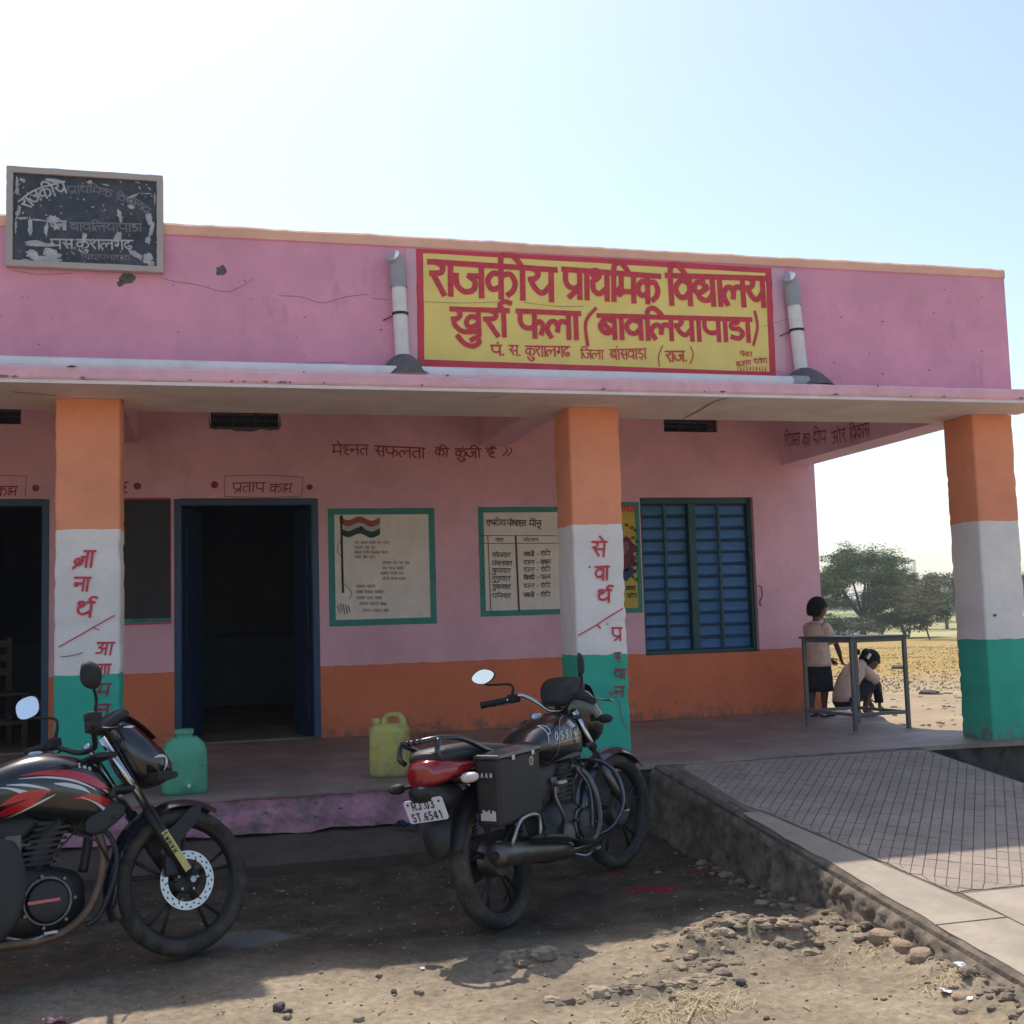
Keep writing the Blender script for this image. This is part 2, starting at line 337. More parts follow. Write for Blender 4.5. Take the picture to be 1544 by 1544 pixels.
def write(mb, toks, p0, p1, h, wd, put, slant=0., head=True, hw=None):
    """toks on the line p0-p1 (surface coordinates of the head line), h = letter height"""
    toks = toks.split(); adv = 0; items = []
    for t in toks:
        g = G[t]; items.append((g, adv)); adv += g[0]
    p0 = np.array(p0, float); p1 = np.array(p1, float); sc = np.linalg.norm(p1-p0)/adv; d = (p1-p0)/np.linalg.norm(p1-p0); up = np.array([-d[1], d[0]])
    def q(x, y): return tuple(p0+d*((x)*sc+slant*(y-1)*h)+up*(y-1)*h)
    runs = []
    for g, a in items:
        for s_ in g[1]: stroke(mb, [q(a+x, y) for x, y in s_], wd, put)
        if g[0] > .25 or g[0] == 0:
            st = a+(g[2] if len(g) > 2 else 0)
            if g[0]: runs.append((st, a+g[0]))
    if head:
        cur = None
        for r in runs:
            if cur and r[0]-cur[1] < .02: cur = (cur[0], r[1])
            else:
                if cur: stroke(mb, [q(cur[0], 1), q(cur[1], 1)], hw or wd, put)
                cur = r
        if cur: stroke(mb, [q(cur[0], 1), q(cur[1], 1)], hw or wd, put)
def putY(Y):   # on a wall face at depth Y, towards the camera
    return lambda u, v, l=0.: (u, Y-.0015-l, v)
def pw(x, y, Y=0.):
    p = onY(x, y, Y); return (p[0], p[2])
def wr(mb, toks, x0, y0, x1, y1, hp, wp, Y=0., **k):
    a = pw(x0, y0, Y); b = pw(x1, y1, Y); s = abs(pw((x0+x1)/2, y0-10, Y)[1]-pw((x0+x1)/2, y0, Y)[1])/10
    write(mb, toks, a, b, hp*s, wp*s, putY(Y), **k)
def st(mb, pts, wp, Y=0., **k):
    s = abs(pw(pts[0][0], pts[0][1]-10, Y)[1]-pw(pts[0][0], pts[0][1], Y)[1])/10
    stroke(mb, [pw(p[0], p[1], Y)+((p[2]*s,) if len(p) > 2 else ()) for p in pts], wp*s, putY(Y), **k)
# ================================================================== THE SCHOOL BUILDING
FZ = .43; YW = 2.80; ZT = 2.755; XR = 5.70; XL = -8.3; ZC = 3.25
school = thing('school_building', 'long pink single-storey school with orange dado, verandah and flat parapet roof', 'building')
def P_(name, mb, m, **k): return mb.build(name, m, school, **k)
# wall with openings, front skin / back skin / reveals only
def wall_open(mb, x0, x1, z0, z1, holes, y0, y1, yin=None):
    xs = sorted({x0, x1} | {h[0] for h in holes} | {h[1] for h in holes}); zs = sorted({z0, z1} | {h[2] for h in holes} | {h[3] for h in holes})
    def hole(a, b): return any(h[0] < a < h[1] and h[2] < b < h[3] for h in holes)
    for i in range(len(xs)-1):
        for j in range(len(zs)-1):
            a, b, c, d = xs[i], xs[i+1], zs[j], zs[j+1]
            if hole((a+b)/2, (c+d)/2): continue
            for Y in (y0, y1): mb.add([(a, Y, c), (b, Y, c), (b, Y, d), (a, Y, d)], [(0, 1, 2, 3)])
    for a, b, c, d in holes:
        mb.add([(a, y0, c), (a, y1, c), (a, y1, d), (a, y0, d)], [(0, 1, 2, 3)]); mb.add([(b, y0, c), (b, y1, c), (b, y1, d), (b, y0, d)], [(0, 1, 2, 3)])
        mb.add([(a, y0, d), (b, y0, d), (b, y1, d), (a, y1, d)], [(0, 1, 2, 3)])
        if c > z0+.01: mb.add([(a, y0, c), (b, y0, c), (b, y1, c), (a, y1, c)], [(0, 1, 2, 3)])
    mb.add([(x0, y0, z0), (x0, y1, z0), (x0, y1, z1), (x0, y0, z1)], [(0, 1, 2, 3)]); mb.add([(x1, y0, z0), (x1, y1, z0), (x1, y1, z1), (x1, y0, z1)], [(0, 1, 2, 3)])
    mb.add([(x0, y0, z1), (x1, y0, z1), (x1, y1, z1), (x0, y1, z1)], [(0, 1, 2, 3)])
DOORS = [(-2.40, -1.20), (-.236, .948)]
DT = 2.452
WIN = (3.872, 5.004, 1.01, 2.452)
VENTS = [(-1.98, -1.42, 3.062, 3.2), (.065, .625, 3.055, 3.2), (4.14, 4.68, 3.066, 3.186)]
holes = [(a, b, FZ, DT) for a, b in DOORS]+[WIN]+VENTS
m = MB(); wall_open(m, XL, 5.666, FZ, ZC, holes, YW, YW+.24); P_('front_wall', m, 'wall')
m = MB(); m.box(5.426, YW+.241, FZ-.3, 5.666, 7.4, ZC); P_('side_wall', m, 'wall')
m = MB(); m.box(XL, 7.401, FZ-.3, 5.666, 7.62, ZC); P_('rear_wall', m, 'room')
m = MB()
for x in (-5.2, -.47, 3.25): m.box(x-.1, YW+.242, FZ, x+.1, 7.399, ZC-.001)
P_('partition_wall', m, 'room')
m = MB(); m.box(XL, YW+.242, FZ-.06, 5.425, 7.399, FZ-.006); P_('room_floor', m, 'floor')
# dado of the dark rooms
m = MB()
for a, b in ((-2.9, -.571), (-.369, 3.149)): m.box(a, 7.385, FZ, b, 7.3985, 1.25)
P_('room_dado', m, 'blue_d')
m = MB(); m.box(-.02, 7.36, 1.30, 1.5, 7.3845, 2.35); P_('room_blackboard', m, 'black')
# roof slab, beams, chajja, parapet
m = MB(); m.box(XL, .121, ZC+.001, XR-.02, 7.62, ZC+.13); P_('roof_slab', m, 'soffit')
m = MB(); m.box(XL, 0.002, ZT+.001, XR-.022, .405, ZC); m.xf(lambda v: (v[0], v[1]+(.006*fbm(v[0]*3, v[2]*3)), v[2])); P_('front_beam', m, 'soffit')
m = MB(); m.box(5.335, .406, ZT+.003, 5.62, YW-.001, ZC-.001); P_('side_beam', m, 'beam')
for x in (-.645, 2.5): m = MB(); m.box(x-.13, .406, ZT+.16, x+.13, YW-.001, ZC-.001); P_('cross_beam', m, 'wall')
# chajja with worn edge
def edge_strip(y0, y1, z0, z1, x0, x1, step, amp, lipy):
    m = MB(); n = int((x1-x0)/step); rings = []
    for i in range(n+1):
        x = x0+(x1-x0)*i/n; e = amp*fbm(x*6, 3.1); e2 = amp*fbm(x*5, 7.7); c = max(0, fbm(x*2.3, 11.)-.28)*.08
        rings.append([(x, y1, z0), (x, lipy, z0), (x, y0+.006, z0+e-.0), (x, y0, z0+.012+e), (x, y0+e*.4, z1-.012+e2-c), (x, y0+.012+c, z1+e2*.5-c*.3), (x, lipy, z1), (x, y1, z1)])
    m.rings(rings); return m
m = edge_strip(-.45, .0, ZT+.022, 2.852, XL, XR+.06, .04, .004, -.3); P_('chajja', m, 'lip')
m = MB(); m.box(XL, -.442, ZT, XR+.05, .0, ZT+.0205); P_('chajja_soffit', m, 'soffit')
n = 380; m = MB(); rings = []
for i in range(n+1):
    x = XL+(XR+.02-XL)*i/n; e = .006*fbm(x*2.5, 1.)+.008*max(0, fbm(x*9, 5.)) ; chip = .03*max(0, fbm(x*7, 9.)-.42); z = 3.845+e-chip-(.0 if x < 2 else .004)
    rings.append([(x, .0, 2.853), (x, .0, 3.765), (x, -.012, 3.775), (x, -.013+chip*.5, z-.015), (x, .0+chip*.3, z), (x, .118, z+.002), (x, .119, 2.853)])
m.rings(rings); P_('parapet', m, 'parapet')
# pillars
def pillar(x0, x1, seed):
    m = MB(); d = .351; rings = []; R = .018
    for k in range(66):
        z = FZ-.02+(ZT-FZ+.0185)*k/65; ring = []
        for (cx_, cy_, a0) in ((x0+R, R, math.pi), (x1-R, R, 1.5*math.pi), (x1-R, d-R, 0), (x0+R, d-R, .5*math.pi)):
            corner = max(0, fbm(cx_*3+seed, z*5, cy_*9)-.1)*.018+max(0, fbm(cx_*7, z*17, seed)-.15)*.022
            for t in range(4):
                a = a0+math.pi/2*t/3; mx, my = (x0+x1)/2, d/2
                px, py = cx_+R*math.cos(a), cy_+R*math.sin(a)
                L = math.hypot(px-mx, py-my); s_ = 1-corner/L*.9+.004*fbm(px*4, py*4, z*3+seed)
                ring.append((mx+(px-mx)*s_, my+(py-my)*s_, z))
        rings.append(ring)
    m.rings(rings); return m
PIL = [(-7.16, -6.79), (-3.98, -3.62), (-.827, -.462), (2.325, 2.676), (5.372, 5.712)]
for i, (a, b) in enumerate(PIL): P_('pillar', pillar(a, b, i*3.7), 'pillar', smooth=True, autosmooth=50)
# floor slab and plinth
edge = [(XL, -.225), (1.9, -.23), (2.25, -.18), (2.42, -.07), (2.75, -.06), (3.2, -.12), (4.75, -.05), (5.4, -.09), (5.76, -.07), (5.80, .35), (5.66, .62), (5.47, .85), (5.44, 1.05), (5.47, 1.29), (5.53, 1.55), (5.70, 1.9), (5.80, 2.2), (5.84, 2.795), (XL, 2.795)]
e2 = [tuple(p) for p in catmull(edge[1:-1], 8)]
e2 = [(x+.010*fbm(x*8, y*8), y+.010*fbm(x*8, y*8, 4)) for x, y in e2]
m = MB(); m.prism([(XL, -.225), (-4, -.225)]+[(x/10., -.225+.008*fbm(x*.5, 2)) for x in range(-39, 19)]+e2+[(XL, 2.795)], .398, FZ); P_('verandah_floor', m, 'floor')
m = MB(); n = 400; rings = []
for i in range(n+1):
    x = XL+(1.72-XL)*i/n; b_ = .02*fbm(x*3, 4.)
    rings.append([(x, -.1, .397)]+[(x, -.214+.012*fbm(x*9, z_*9, 1.)+.006*fbm(x*31, z_*31, 1.), z_+(b_ if z_ < .21 else 0)) for z_ in (.397, .37, .34, .31, .28, .25, .225, .20)]+[(x, -.1, .19)])
m.rings(rings); P_('plinth_face', m, 'plinth')
m = MB(); rings = []
for i in range(n+1):
    x = XL+(1.8-XL)*i/n; y = -.55+.02*fbm(x*2, 8.)+(.0 if x < 1 else (x-1)*.15)
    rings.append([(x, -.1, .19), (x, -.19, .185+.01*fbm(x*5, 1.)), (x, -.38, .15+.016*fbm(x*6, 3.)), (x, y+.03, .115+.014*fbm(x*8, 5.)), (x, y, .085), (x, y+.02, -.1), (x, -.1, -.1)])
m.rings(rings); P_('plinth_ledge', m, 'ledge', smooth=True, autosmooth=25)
# rough uncoated masonry below the floor by the ramp, and on its far side
def rough_face(pts, z0, z1, seed, amp=.05, nz=16, step=.02):
    m = MB(); P = []
    for (a, b) in zip(pts[:-1], pts[1:]):
        L = math.dist(a, b); k = max(2, int(L/step))
        P += [(a[0]+(b[0]-a[0])*t/k, a[1]+(b[1]-a[1])*t/k) for t in range(k)]
    P.append(pts[-1]); vs = []; fs = []; N = len(P)
    for i, (x, y) in enumerate(P):
        for j in range(nz+1):
            z = z0+(z1-z0)*j/nz; d = amp*(fbm(x*7+seed, y*7, z*9)+.6*abs(fbm(x*18, y*18, z*22+seed))); q = P[min(i+1, N-1)]; p = P[max(0, i-1)]
            tx, ty = q[0]-p[0], q[1]-p[1]; l = math.hypot(tx, ty)
            vs.append((x+ty/l*d, y-tx/l*d, z))
    for i in range(N-1):
        for j in range(nz): a = i*(nz+1)+j; fs.append((a, a+1, a+nz+2, a+nz+1))
    m.add(vs, fs); return m
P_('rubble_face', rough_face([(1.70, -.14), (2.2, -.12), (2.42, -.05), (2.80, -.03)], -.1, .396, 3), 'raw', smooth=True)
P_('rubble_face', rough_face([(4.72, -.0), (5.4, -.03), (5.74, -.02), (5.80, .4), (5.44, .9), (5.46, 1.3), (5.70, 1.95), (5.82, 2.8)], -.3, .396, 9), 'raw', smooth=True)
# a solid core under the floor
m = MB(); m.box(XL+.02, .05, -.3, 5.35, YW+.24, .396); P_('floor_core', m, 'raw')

def blob(m, cx_, cy_, rx, ry, Y, seed, n=18, lift=0.):
    p = [pw(cx_+rx*math.cos(2*math.pi*i/n)*(1+.5*fbm(math.cos(i*6.28/n)*1.3+seed, math.sin(i*6.28/n)*1.3)), cy_+ry*math.sin(2*math.pi*i/n)*(1+.5*fbm(math.cos(i*6.28/n)*1.3, math.sin(i*6.28/n)*1.3+seed)), Y) for i in range(n)]
    m = MB(); m.add([(u, Y-.0012-lift, v) for u, v in p], [tuple(range(n))]); m.build('bare_spot', 'mortar', school)
m = MB()
for p in ([(350, 1207), (372, 1204), (400, 1203), (436, 1200)], [(205, 1216), (230, 1214), (262, 1213)], [(470, 1199), (500, 1196)], [(540, 1193), (560, 1191), (590, 1190)]):
    m = MB(); st(m, p, 2.2, -.236); m.build('edge_gap', 'crack', school)
for k in range(14):
    x = rnd.uniform(330, 650); blob(m, x, 1232-x*.03+rnd.uniform(-18, 20), rnd.uniform(1., 5)*rnd.random(), rnd.uniform(.8, 2.5), -.231, k*1.37)
# ---- ventilators: jali blocks under the ceiling
for (a, b, c, d) in VENTS:
    f = MB(); t = .012
    for (x0, z0, x1, z1) in ((a, c, b, c+t), (a, d-t, b, d), (a, c+t, a+t, d-t), (b-t, c+t, b, d-t)): f.box(x0+.001, YW+.04, z0+.001, x1-.001, YW+.07, z1-.001)
    v = f.build('ventilator', 'blue_d', school)
    g = MB(); w3 = (b-a)/3
    for k in (1, 2): g.box(a+w3*k-.008, YW+.045, c+t, a+w3*k+.008, YW+.065, d-t)
    g.box(a+t, YW+.042, (c+d)/2-.006, b-t, YW+.06, (c+d)/2+.006); g.build('vent_bar', 'blue_d', v)
    g = MB(); g.box(a, YW+.236, c, b, YW+.2385, d); g.build('vent_back', 'black', v)
m = MB()
for (a, b, c, d) in VENTS[1:2]:   # broken plaster under the vent
    pts = [(a-.02, d-.02), (a-.012, c+.0)]+[(a+(b-a)*k/14, c-.012-.018*abs(fbm(k*1.7, 2.))-(.015 if 4 < k < 10 else 0)) for k in range(15)]+[(b+.02, c+.02), (b+.012, d-.02), (b, c+.006), (a, c+.006)]
    m.prism(pts, YW-.004, YW-.0008, 'xz')
m.build('bare_plaster', 'mortar', school)

# ---- doors
def door(a, b, open_l, open_r):
    fr = MB(); w_ = .055
    fr.box(a+.001, YW-.004, FZ+.001, a+w_, YW+.09, DT-.001); fr.box(b-w_, YW-.004, FZ+.001, b-.001, YW+.09, DT-.001); fr.box(a+w_, YW-.004, DT-w_, b-w_, YW+.09, DT-.001)
    D = fr.build('door_frame', 'blue', school, bevel=.004)
    W = (b-a-2*w_)/2; H = DT-w_-FZ-.02
    for sgn, ang in ((1, open_l), (-1, open_r)):
        lf = MB(); lf.box(0, 0, 0, W*sgn, .035, H)
        for (z0, z1) in ((.12, .62), (.74, 1.25), (1.37, H-.12)):
            lf.box(.10*sgn, -.012, z0, (W-.10)*sgn, -.0008, z1)
        e = lf.build('door_leaf', 'greenleaf', D, bevel=.004)
        e.location = ((a+w_+.002) if sgn > 0 else (b-w_-.002), YW+.095, FZ+.015); e.rotation_euler = (0, 0, ang)
        h = MB(); h.ctube([((W-.06)*sgn, -.012, .97), ((W-.06)*sgn, -.035, .98), ((W-.06)*sgn, -.035, 1.04), ((W-.06)*sgn, -.012, 1.05)], .004, 6)
        h.build('handle', 'blue_d', e, smooth=True)
    return D
door(*DOORS[0], 1.45, -1.5)
door(*DOORS[1], 1.25, -1.35)
# ---- window with blue sheet shutters behind a grille
a, b, c, d = WIN
wf = MB(); w_ = .035
for (x0, z0, x1, z1) in ((a, c, a+w_, d), (b-w_, c, b, d), (a+w_, d-.055, b-w_, d), (a+w_, c, b-w_, c+w_)): wf.box(x0+.001, YW+.05, z0+.001, x1-.001, YW+.11, z1-.001)
W_ = wf.build('window_frame', 'greenframe', school, bevel=.003)
xm = (a+b)/2-.04; cols = [(a+w_, a+w_+.225), (a+w_+.225, xm-.03), (xm+.03, xm+.275), (xm+.275, b-w_)]
mm = MB(); mm.box(xm-.035, YW+.04, c+w_, xm+.035, YW+.125, d-.055); mm.build('mullion', 'greenframe', W_, bevel=.003)
rows = 12; hz = (d-.055-c-w_)/rows; base_me = {}
for ci, (x0, x1) in enumerate(cols):
    for r in range(rows):
        key = ci
        if key not in base_me:
            pm = MB(); w2 = (x1-x0)/2-.004; h2 = hz/2-.006
            pm.add([(-w2, .01, -h2), (w2, .01, -h2), (w2, .01, h2), (-w2, .01, h2), (-w2+.012, 0, -h2+.012), (w2-.012, 0, -h2+.012), (w2-.012, 0, h2-.012), (-w2+.012, 0, h2-.012)],
                   [(4, 5, 6, 7), (0, 1, 5, 4), (1, 2, 6, 5), (2, 3, 7, 6), (3, 0, 4, 7)])
            o = pm.build('pane', 'pane', W_); base_me[key] = o.data
        else:
            o = bpy.data.objects.new('pane', base_me[key]); COL.objects.link(o); o.parent = W_
        o.location = ((x0+x1)/2, YW+.10+rnd.uniform(-.004, .004), c+w_+hz*(r+.5)+rnd.uniform(-.003, .003)); o.rotation_euler = (rnd.uniform(-.07, .07), rnd.uniform(-.008, .008), rnd.uniform(-.02, .02))
for r in range(1, rows):
    g = MB(); z = c+w_+hz*r; g.tube([(a+w_+(b-a-2*w_)*q_/6, YW+.071+rnd.uniform(-.003, .003), z+rnd.uniform(-.003, .003)) for q_ in range(7)], .0055, 6); g.build('grille_bar', 'greenframe', W_)
for x in (cols[0][1], cols[2][1]):
    g = MB(); g.box(x-.011, YW+.056, c+w_, x+.011, YW+.0655, d-.055); g.build('grille_upright', 'greenframe', W_)
g = MB(); g.box(a+.005, YW+.1105, c+.005, b-.005, YW+.13, d-.005); g.build('shutter_back', 'blue_d', W_)
g = MB(); g.ctube([(b+.02, YW-.004, 1.62), (b+.035, YW-.02, 1.60), (b+.04, YW-.02, 1.52), (b+.02, YW-.006, 1.47), (b+.03, YW-.004, 1.43)], .005, 6); g.build('hook', 'ink', W_, smooth=True)

# ================================================================== SIGNS AND PAINTED WRITING
# yellow name sign painted on the parapet
sg = thing('painted_sign', 'large yellow school name sign with red border and red Hindi lettering on the parapet', 'sign', (2.58, 0, 3.38)); O = (2.58, 0, 3.38)
def loc_put(Y): return lambda u, v, l=0.: (u-O[0], Y-.0015-l-O[1], v-O[2])
_ow = putY
q = [pw(627, 374), pw(1163, 404), pw(1170, 568), pw(630, 552)]
def jag(p, n=14, amp=.004, seed=0.):
    out = []
    for i in range(len(p)):
        A, B = np.array(p[i]), np.array(p[(i+1) % len(p)])
        for k in range(n): t = k/n; v = A+(B-A)*t; out.append((v[0]+amp*fbm(v[0]*9, v[1]*9, seed), v[1]+amp*fbm(v[0]*9, v[1]*9, seed+3)))
    return out
m = MB(); pq = jag(q); put = putY(0.); m.add([put(u, v, .0002) for u, v in pq], [tuple(range(len(pq)))]); m.xf(lambda v: (v[0]-O[0], v[1]-O[1], v[2]-O[2])); m.build('border', 'redborder', sg)
q2 = [pw(638, 382), pw(1154, 412), pw(1160, 561), pw(640, 542)]
m = MB(); pq = jag(q2, 14, .003, 2.); m.add([put(u, v, .0016) for u, v in pq], [tuple(range(len(pq)))]); m.xf(lambda v: (v[0]-O[0], v[1]-O[1], v[2]-O[2])); m.build('background', 'yellow', sg)
YS = -.0036
m = MB()
wr(m, 'r aa j k ii y', 647, 394.6, 837.8, 407, 47, 8.6, YS); wr(m, 'p ra aa th i m k', 849, 406, 994, 416.8, 41, 8.2, YS); wr(m, 'i v dy aa l y', 1005, 415.5, 1154, 420, 42, 8.2, YS)
wr(m, 'kh u r aa reph', 680, 466, 766, 468.6, 38, 7.6, YS); wr(m, 'f l aa', 780, 469, 873.5, 473, 38, 7.6, YS)
st(m, [(898, 465), (883, 486), (886, 521)], 5, YS); wr(m, 'b aa v i l y aa p aa dd aa', 902, 476, 1132, 482, 33, 7.4, YS); st(m, [(1138, 470), (1142, 493), (1136, 520)], 4.5, YS)
m.xf(lambda v: (v[0]-O[0], v[1]-O[1], v[2]-O[2])); m.build('lettering', 'red_l', sg)
m = MB()
wr(m, 'p ^ .', 740, 521, 760, 521, 15, 2.9, YS); wr(m, 's .', 767, 521, 785, 521.5, 15, 2.2, YS); wr(m, 'k u sh aa l g dh', 792, 522, 859, 523, 15, 2.3, YS)
wr(m, 'i j l aa', 875, 527.5, 910, 528.7, 13, 1.8, YS); wr(m, 'b aa ^ s v aa dd nk aa', 919, 527.5, 974, 526, 15, 1.9, YS)
st(m, [(999, 521), (993, 537), (994, 552)], 1.7, YS); wr(m, 'r aa j .', 1003, 530, 1035, 530, 15, 2.4, YS); st(m, [(1041, 522.6), (1045, 535), (1041, 548)], 1.7, YS)
wr(m, 'p e n tt r', 1116, 530.5, 1134, 531, 7, 1.2, YS); wr(m, 'b j r ^ g', 1110, 546, 1132, 543, 7, 1.2, YS, slant=.2); wr(m, 'd e v e sh', 1136, 542, 1156, 540, 7, 1.2, YS)
dig = {'7': [[(0, 1), (.5, 1), (.2, 0)]], '6': [[(.5, 1), (.1, .6), (.05, .2), (.3, 0), (.5, .25), (.1, .4)]], '5': [[(.5, 1), (.1, 1), (.1, .55), (.45, .5), (.4, .05), (.05, .05)]], '0': [[(.25, 1), (.05, .5), (.25, 0), (.5, .5), (.25, 1)]],
       '4': [[(.4, 1), (.05, .35), (.55, .35)], [(.4, .6), (.4, 0)]], '2': [[(.05, .8), (.3, 1), (.5, .75), (.05, 0), (.55, 0)]]}
for k, ch in enumerate('7665050426'):
    for s_ in dig[ch]: st(m, [(1111+k*4.7+x*4.2, 560-y*7) for x, y in s_], 1.0, YS, smooth=False)
m.xf(lambda v: (v[0]-O[0], v[1]-O[1], v[2]-O[2])); m.build('small_lettering', 'red_l', sg, kind='stuff')
# red drips of sign paint
m = MB(); pts = [(790, 556), (846, 559), (843, 566), (836, 568), (831, 573), (820, 572), (812, 575), (800, 571), (793, 570)]
m.add([(lambda p: (p[0], -.0022, p[1]))(pw(x, y)) for x, y in pts], [tuple(range(len(pts)))])
tag(m.build('paint_patch', 'redborder'), 'ragged red paint patch just below the yellow sign', 'paint patch')
for (x0, x1, t) in ((612, 627, 0), (1163, 1181, 1)):
    m = MB()
    p = [pw(x0, 372 if not t else 405), pw(x1, 374 if not t else 406), pw(x1+4, 560), pw(x0+6, 558)]
    m.add([(u, -.0008, v) for u, v in p], [(0, 1, 2, 3)]); m.build('lavender_strip', 'lav', school)
# cracks, scars and bare spots of the parapet
m = MB()
for p in ([(240, 418), (262, 424), (300, 430), (342, 440), (375, 425), (380, 420)], [(420, 446), (455, 448), (486, 457), (520, 448), (556, 444)], [(20, 408), (60, 414), (110, 412)],
          [(300, 545), (420, 548), (520, 546)], [(828, 370), (824, 385)], [(640, 455), (700, 457), (760, 455)], [(790, 456), (840, 462), (880, 462)], [(1150, 493), (1190, 480)], [(560, 450), (585, 452)]):
    m = MB(); st(m, p, .6, -.0038 if p[0][0] in (640, 790) else 0.); m.build('crack', 'crack', school)
m = MB()
blob(m, 191, 420, 12, 9, 0, 2); blob(m, 181, 428, 4, 5, 0, 5); blob(m, 333, 408, 9, 8, 0, 1); blob(m, 574, 497, 1.6, 1.5, 0, 1)
for k in range(20): blob(m, rnd.uniform(0, 560), rnd.uniform(415, 540), rnd.uniform(.5, 1.7), rnd.uniform(.4, 1.1), 0, k*1.7)
for k in range(14): blob(m, rnd.uniform(1230, 1500), rnd.uniform(430, 570), rnd.uniform(.6, 1.6), rnd.uniform(.5, 1.2), 0, k*1.3)
m = MB()
for p in ([(56, 592), (85, 593), (120, 597), (150, 596), (178, 599)],): st(m, [(x, y+.5) for x, y in p], 1.6, -.003)
for p in ([(175, 588), (183, 597), (186, 607)],): st(m, p, 3.5, -.004)
m.build('crack', 'crack', school)
# hairline on the soffit near the window and broken arrises of the chajja
m = MB()
def stz(m, pts, wd, z):
    P = [tuple(onZ(x, y, z)[:2]) for x, y in pts]; stroke(m, P, wd, lambda u, v, l=0.: (u, v, z-.001-l))
for p, w_ in (([(1030, 631), (1052, 620), (1075, 606), (1096, 600)], .012), ([(20, 590), (60, 594), (84, 596)], .012), ([(720, 601), (760, 596)], .008)): m = MB(); stz(m, p, w_, ZT); m.build('crack', 'crack', school)
m = MB()
for k in range(30):
    x = rnd.uniform(-1.2, 5.6); z = rnd.choice((2.786, 2.786, 2.848)); a_ = rnd.uniform(.01, .05)
    m.add([(x, -.4565, z+rnd.uniform(-.004, .004)), (x+a_*.5, -.4565, z-.008), (x+a_, -.4565, z), (x+a_*.6, -.4565, z+.006)], [(0, 1, 2, 3)])
m.build('chipped_spot', 'crack', school, kind='stuff')

# old name board standing up from the parapet
nb = thing('name_board', 'weathered dark name board with flaked white Hindi letters, standing on the roof edge', 'sign', (-.656, -.03, 3.52)); O2 = (-.656, -.03, 3.52)
x0, x1, z0, z1 = -1.096, -.216, 3.522, 4.122; t = .036
def L2(m): m.xf(lambda v: (v[0]-O2[0], v[1]-O2[1], v[2]-O2[2])); return m
m = MB(); m.box(x0+t, -.035, z0+t, x1-t, .03, z1-t); L2(m).build('panel', 'slate', nb)
for (a_, b_, c_, d_) in ((x0, z0, x1, z0+t), (x0, z1-t, x1, z1), (x0, z0+t, x0+t, z1-t), (x1-t, z0+t, x1, z1-t)):
    m = MB(); nseg = 24
    if (c_-a_) > (d_-b_):
        rr = [[(a_+(c_-a_)*k/nseg, -.055+.002*fbm(k*.7, 1), b_+.003*fbm(k*.6, 2)), (a_+(c_-a_)*k/nseg, -.055, d_+.003*fbm(k*.6, 5)), (a_+(c_-a_)*k/nseg, .05, d_), (a_+(c_-a_)*k/nseg, .05, b_)] for k in range(nseg+1)]
    else:
        rr = [[(a_+.003*fbm(k*.6, 2), -.055, b_+(d_-b_)*k/nseg), (c_+.003*fbm(k*.6, 7), -.055, b_+(d_-b_)*k/nseg), (c_, .05, b_+(d_-b_)*k/nseg), (a_, .05, b_+(d_-b_)*k/nseg)] for k in range(nseg+1)]
    m.rings(rr); L2(m).build('frame', 'boardframe', nb)
YB = -.0352
def pB(x, y): return pw(x, y, YB)
m = MB(); m2 = MB()
def arcword(mb, toks, pts, hp, wp):
    toks = toks.split(); tot = sum(G[t_][0] for t_ in toks); cv = catmull([pB(*p) for p in pts], 10); cv = np.array(cv); sd = np.r_[0, np.cumsum(np.hypot(*np.diff(cv, axis=0).T))]; L = sd[-1]
    s_ = abs(pB(pts[0][0], pts[0][1]-10)[1]-pB(*pts[0])[1])/10; adv = 0
    def at(u): return np.array([np.interp(u, sd, cv[:, 0]), np.interp(u, sd, cv[:, 1])])
    stroke(mb, [at(L*k/12) for k in range(13)], wp*s_, putY(YB), smooth=False)
    for t_ in toks:
        for k_ in G[t_][1]:
            pp = []
            for x, y in k_:
                u = (adv+x)/tot*L; p = at(u); d_ = at(min(L, u+.004))-at(max(0, u-.004)); d_ = d_/(np.linalg.norm(d_)+1e-9); pp.append(tuple(p+np.array([-d_[1], d_[0]])*(y-1)*hp*s_))
            stroke(mb, pp, wp*s_, putY(YB))
        adv += G[t_][0]
arcword(m, 'r aa j k ii y', [(28, 304), (55, 286), (97, 274)], 17, 2.8)
arcword(m2, 'p ra aa th i m k', [(101, 282), (135, 281), (170, 288)], 11, 1.9); arcword(m2, 'i v dy aa l y', [(176, 292), (205, 300), (228, 316)], 11, 1.6)
wr(m, 'p s . k u sh l g dh', 76, 361, 200, 363, 13.5, 2.4, YB); wr(m, 'f l aa', 76, 333, 100, 334, 13, 2.6, YB); wr(m2, 'b aa v i l y aa p aa dd aa', 106, 336, 214, 338, 12, 2.2, YB); wr(m2, 'i s th aa p n aa sh k', 122, 384, 196, 385, 8, 1.3, YB)
L2(m).build('lettering', 'flake', nb); L2(m2).build('faded_lettering', 'flake_d', nb)
m = MB()
def flake(cx_, cy_, rx, ry, seed, ang=0.):
    n = 16; p = []
    for i in range(n):
        a_ = 2*math.pi*i/n; k = 1+.75*fbm(math.cos(a_)*2+seed, math.sin(a_)*2, seed); u = rx*math.cos(a_)*k; v = ry*math.sin(a_)*k
        p.append(pB(cx_+u*math.cos(ang)-v*math.sin(ang), cy_+u*math.sin(ang)+v*math.cos(ang)))
    _lift[0] = (_lift[0]+1) % 83
    m.add([(u, YB-.0005-_lift[0]*.00004, v) for u, v in p], [tuple(range(n))])
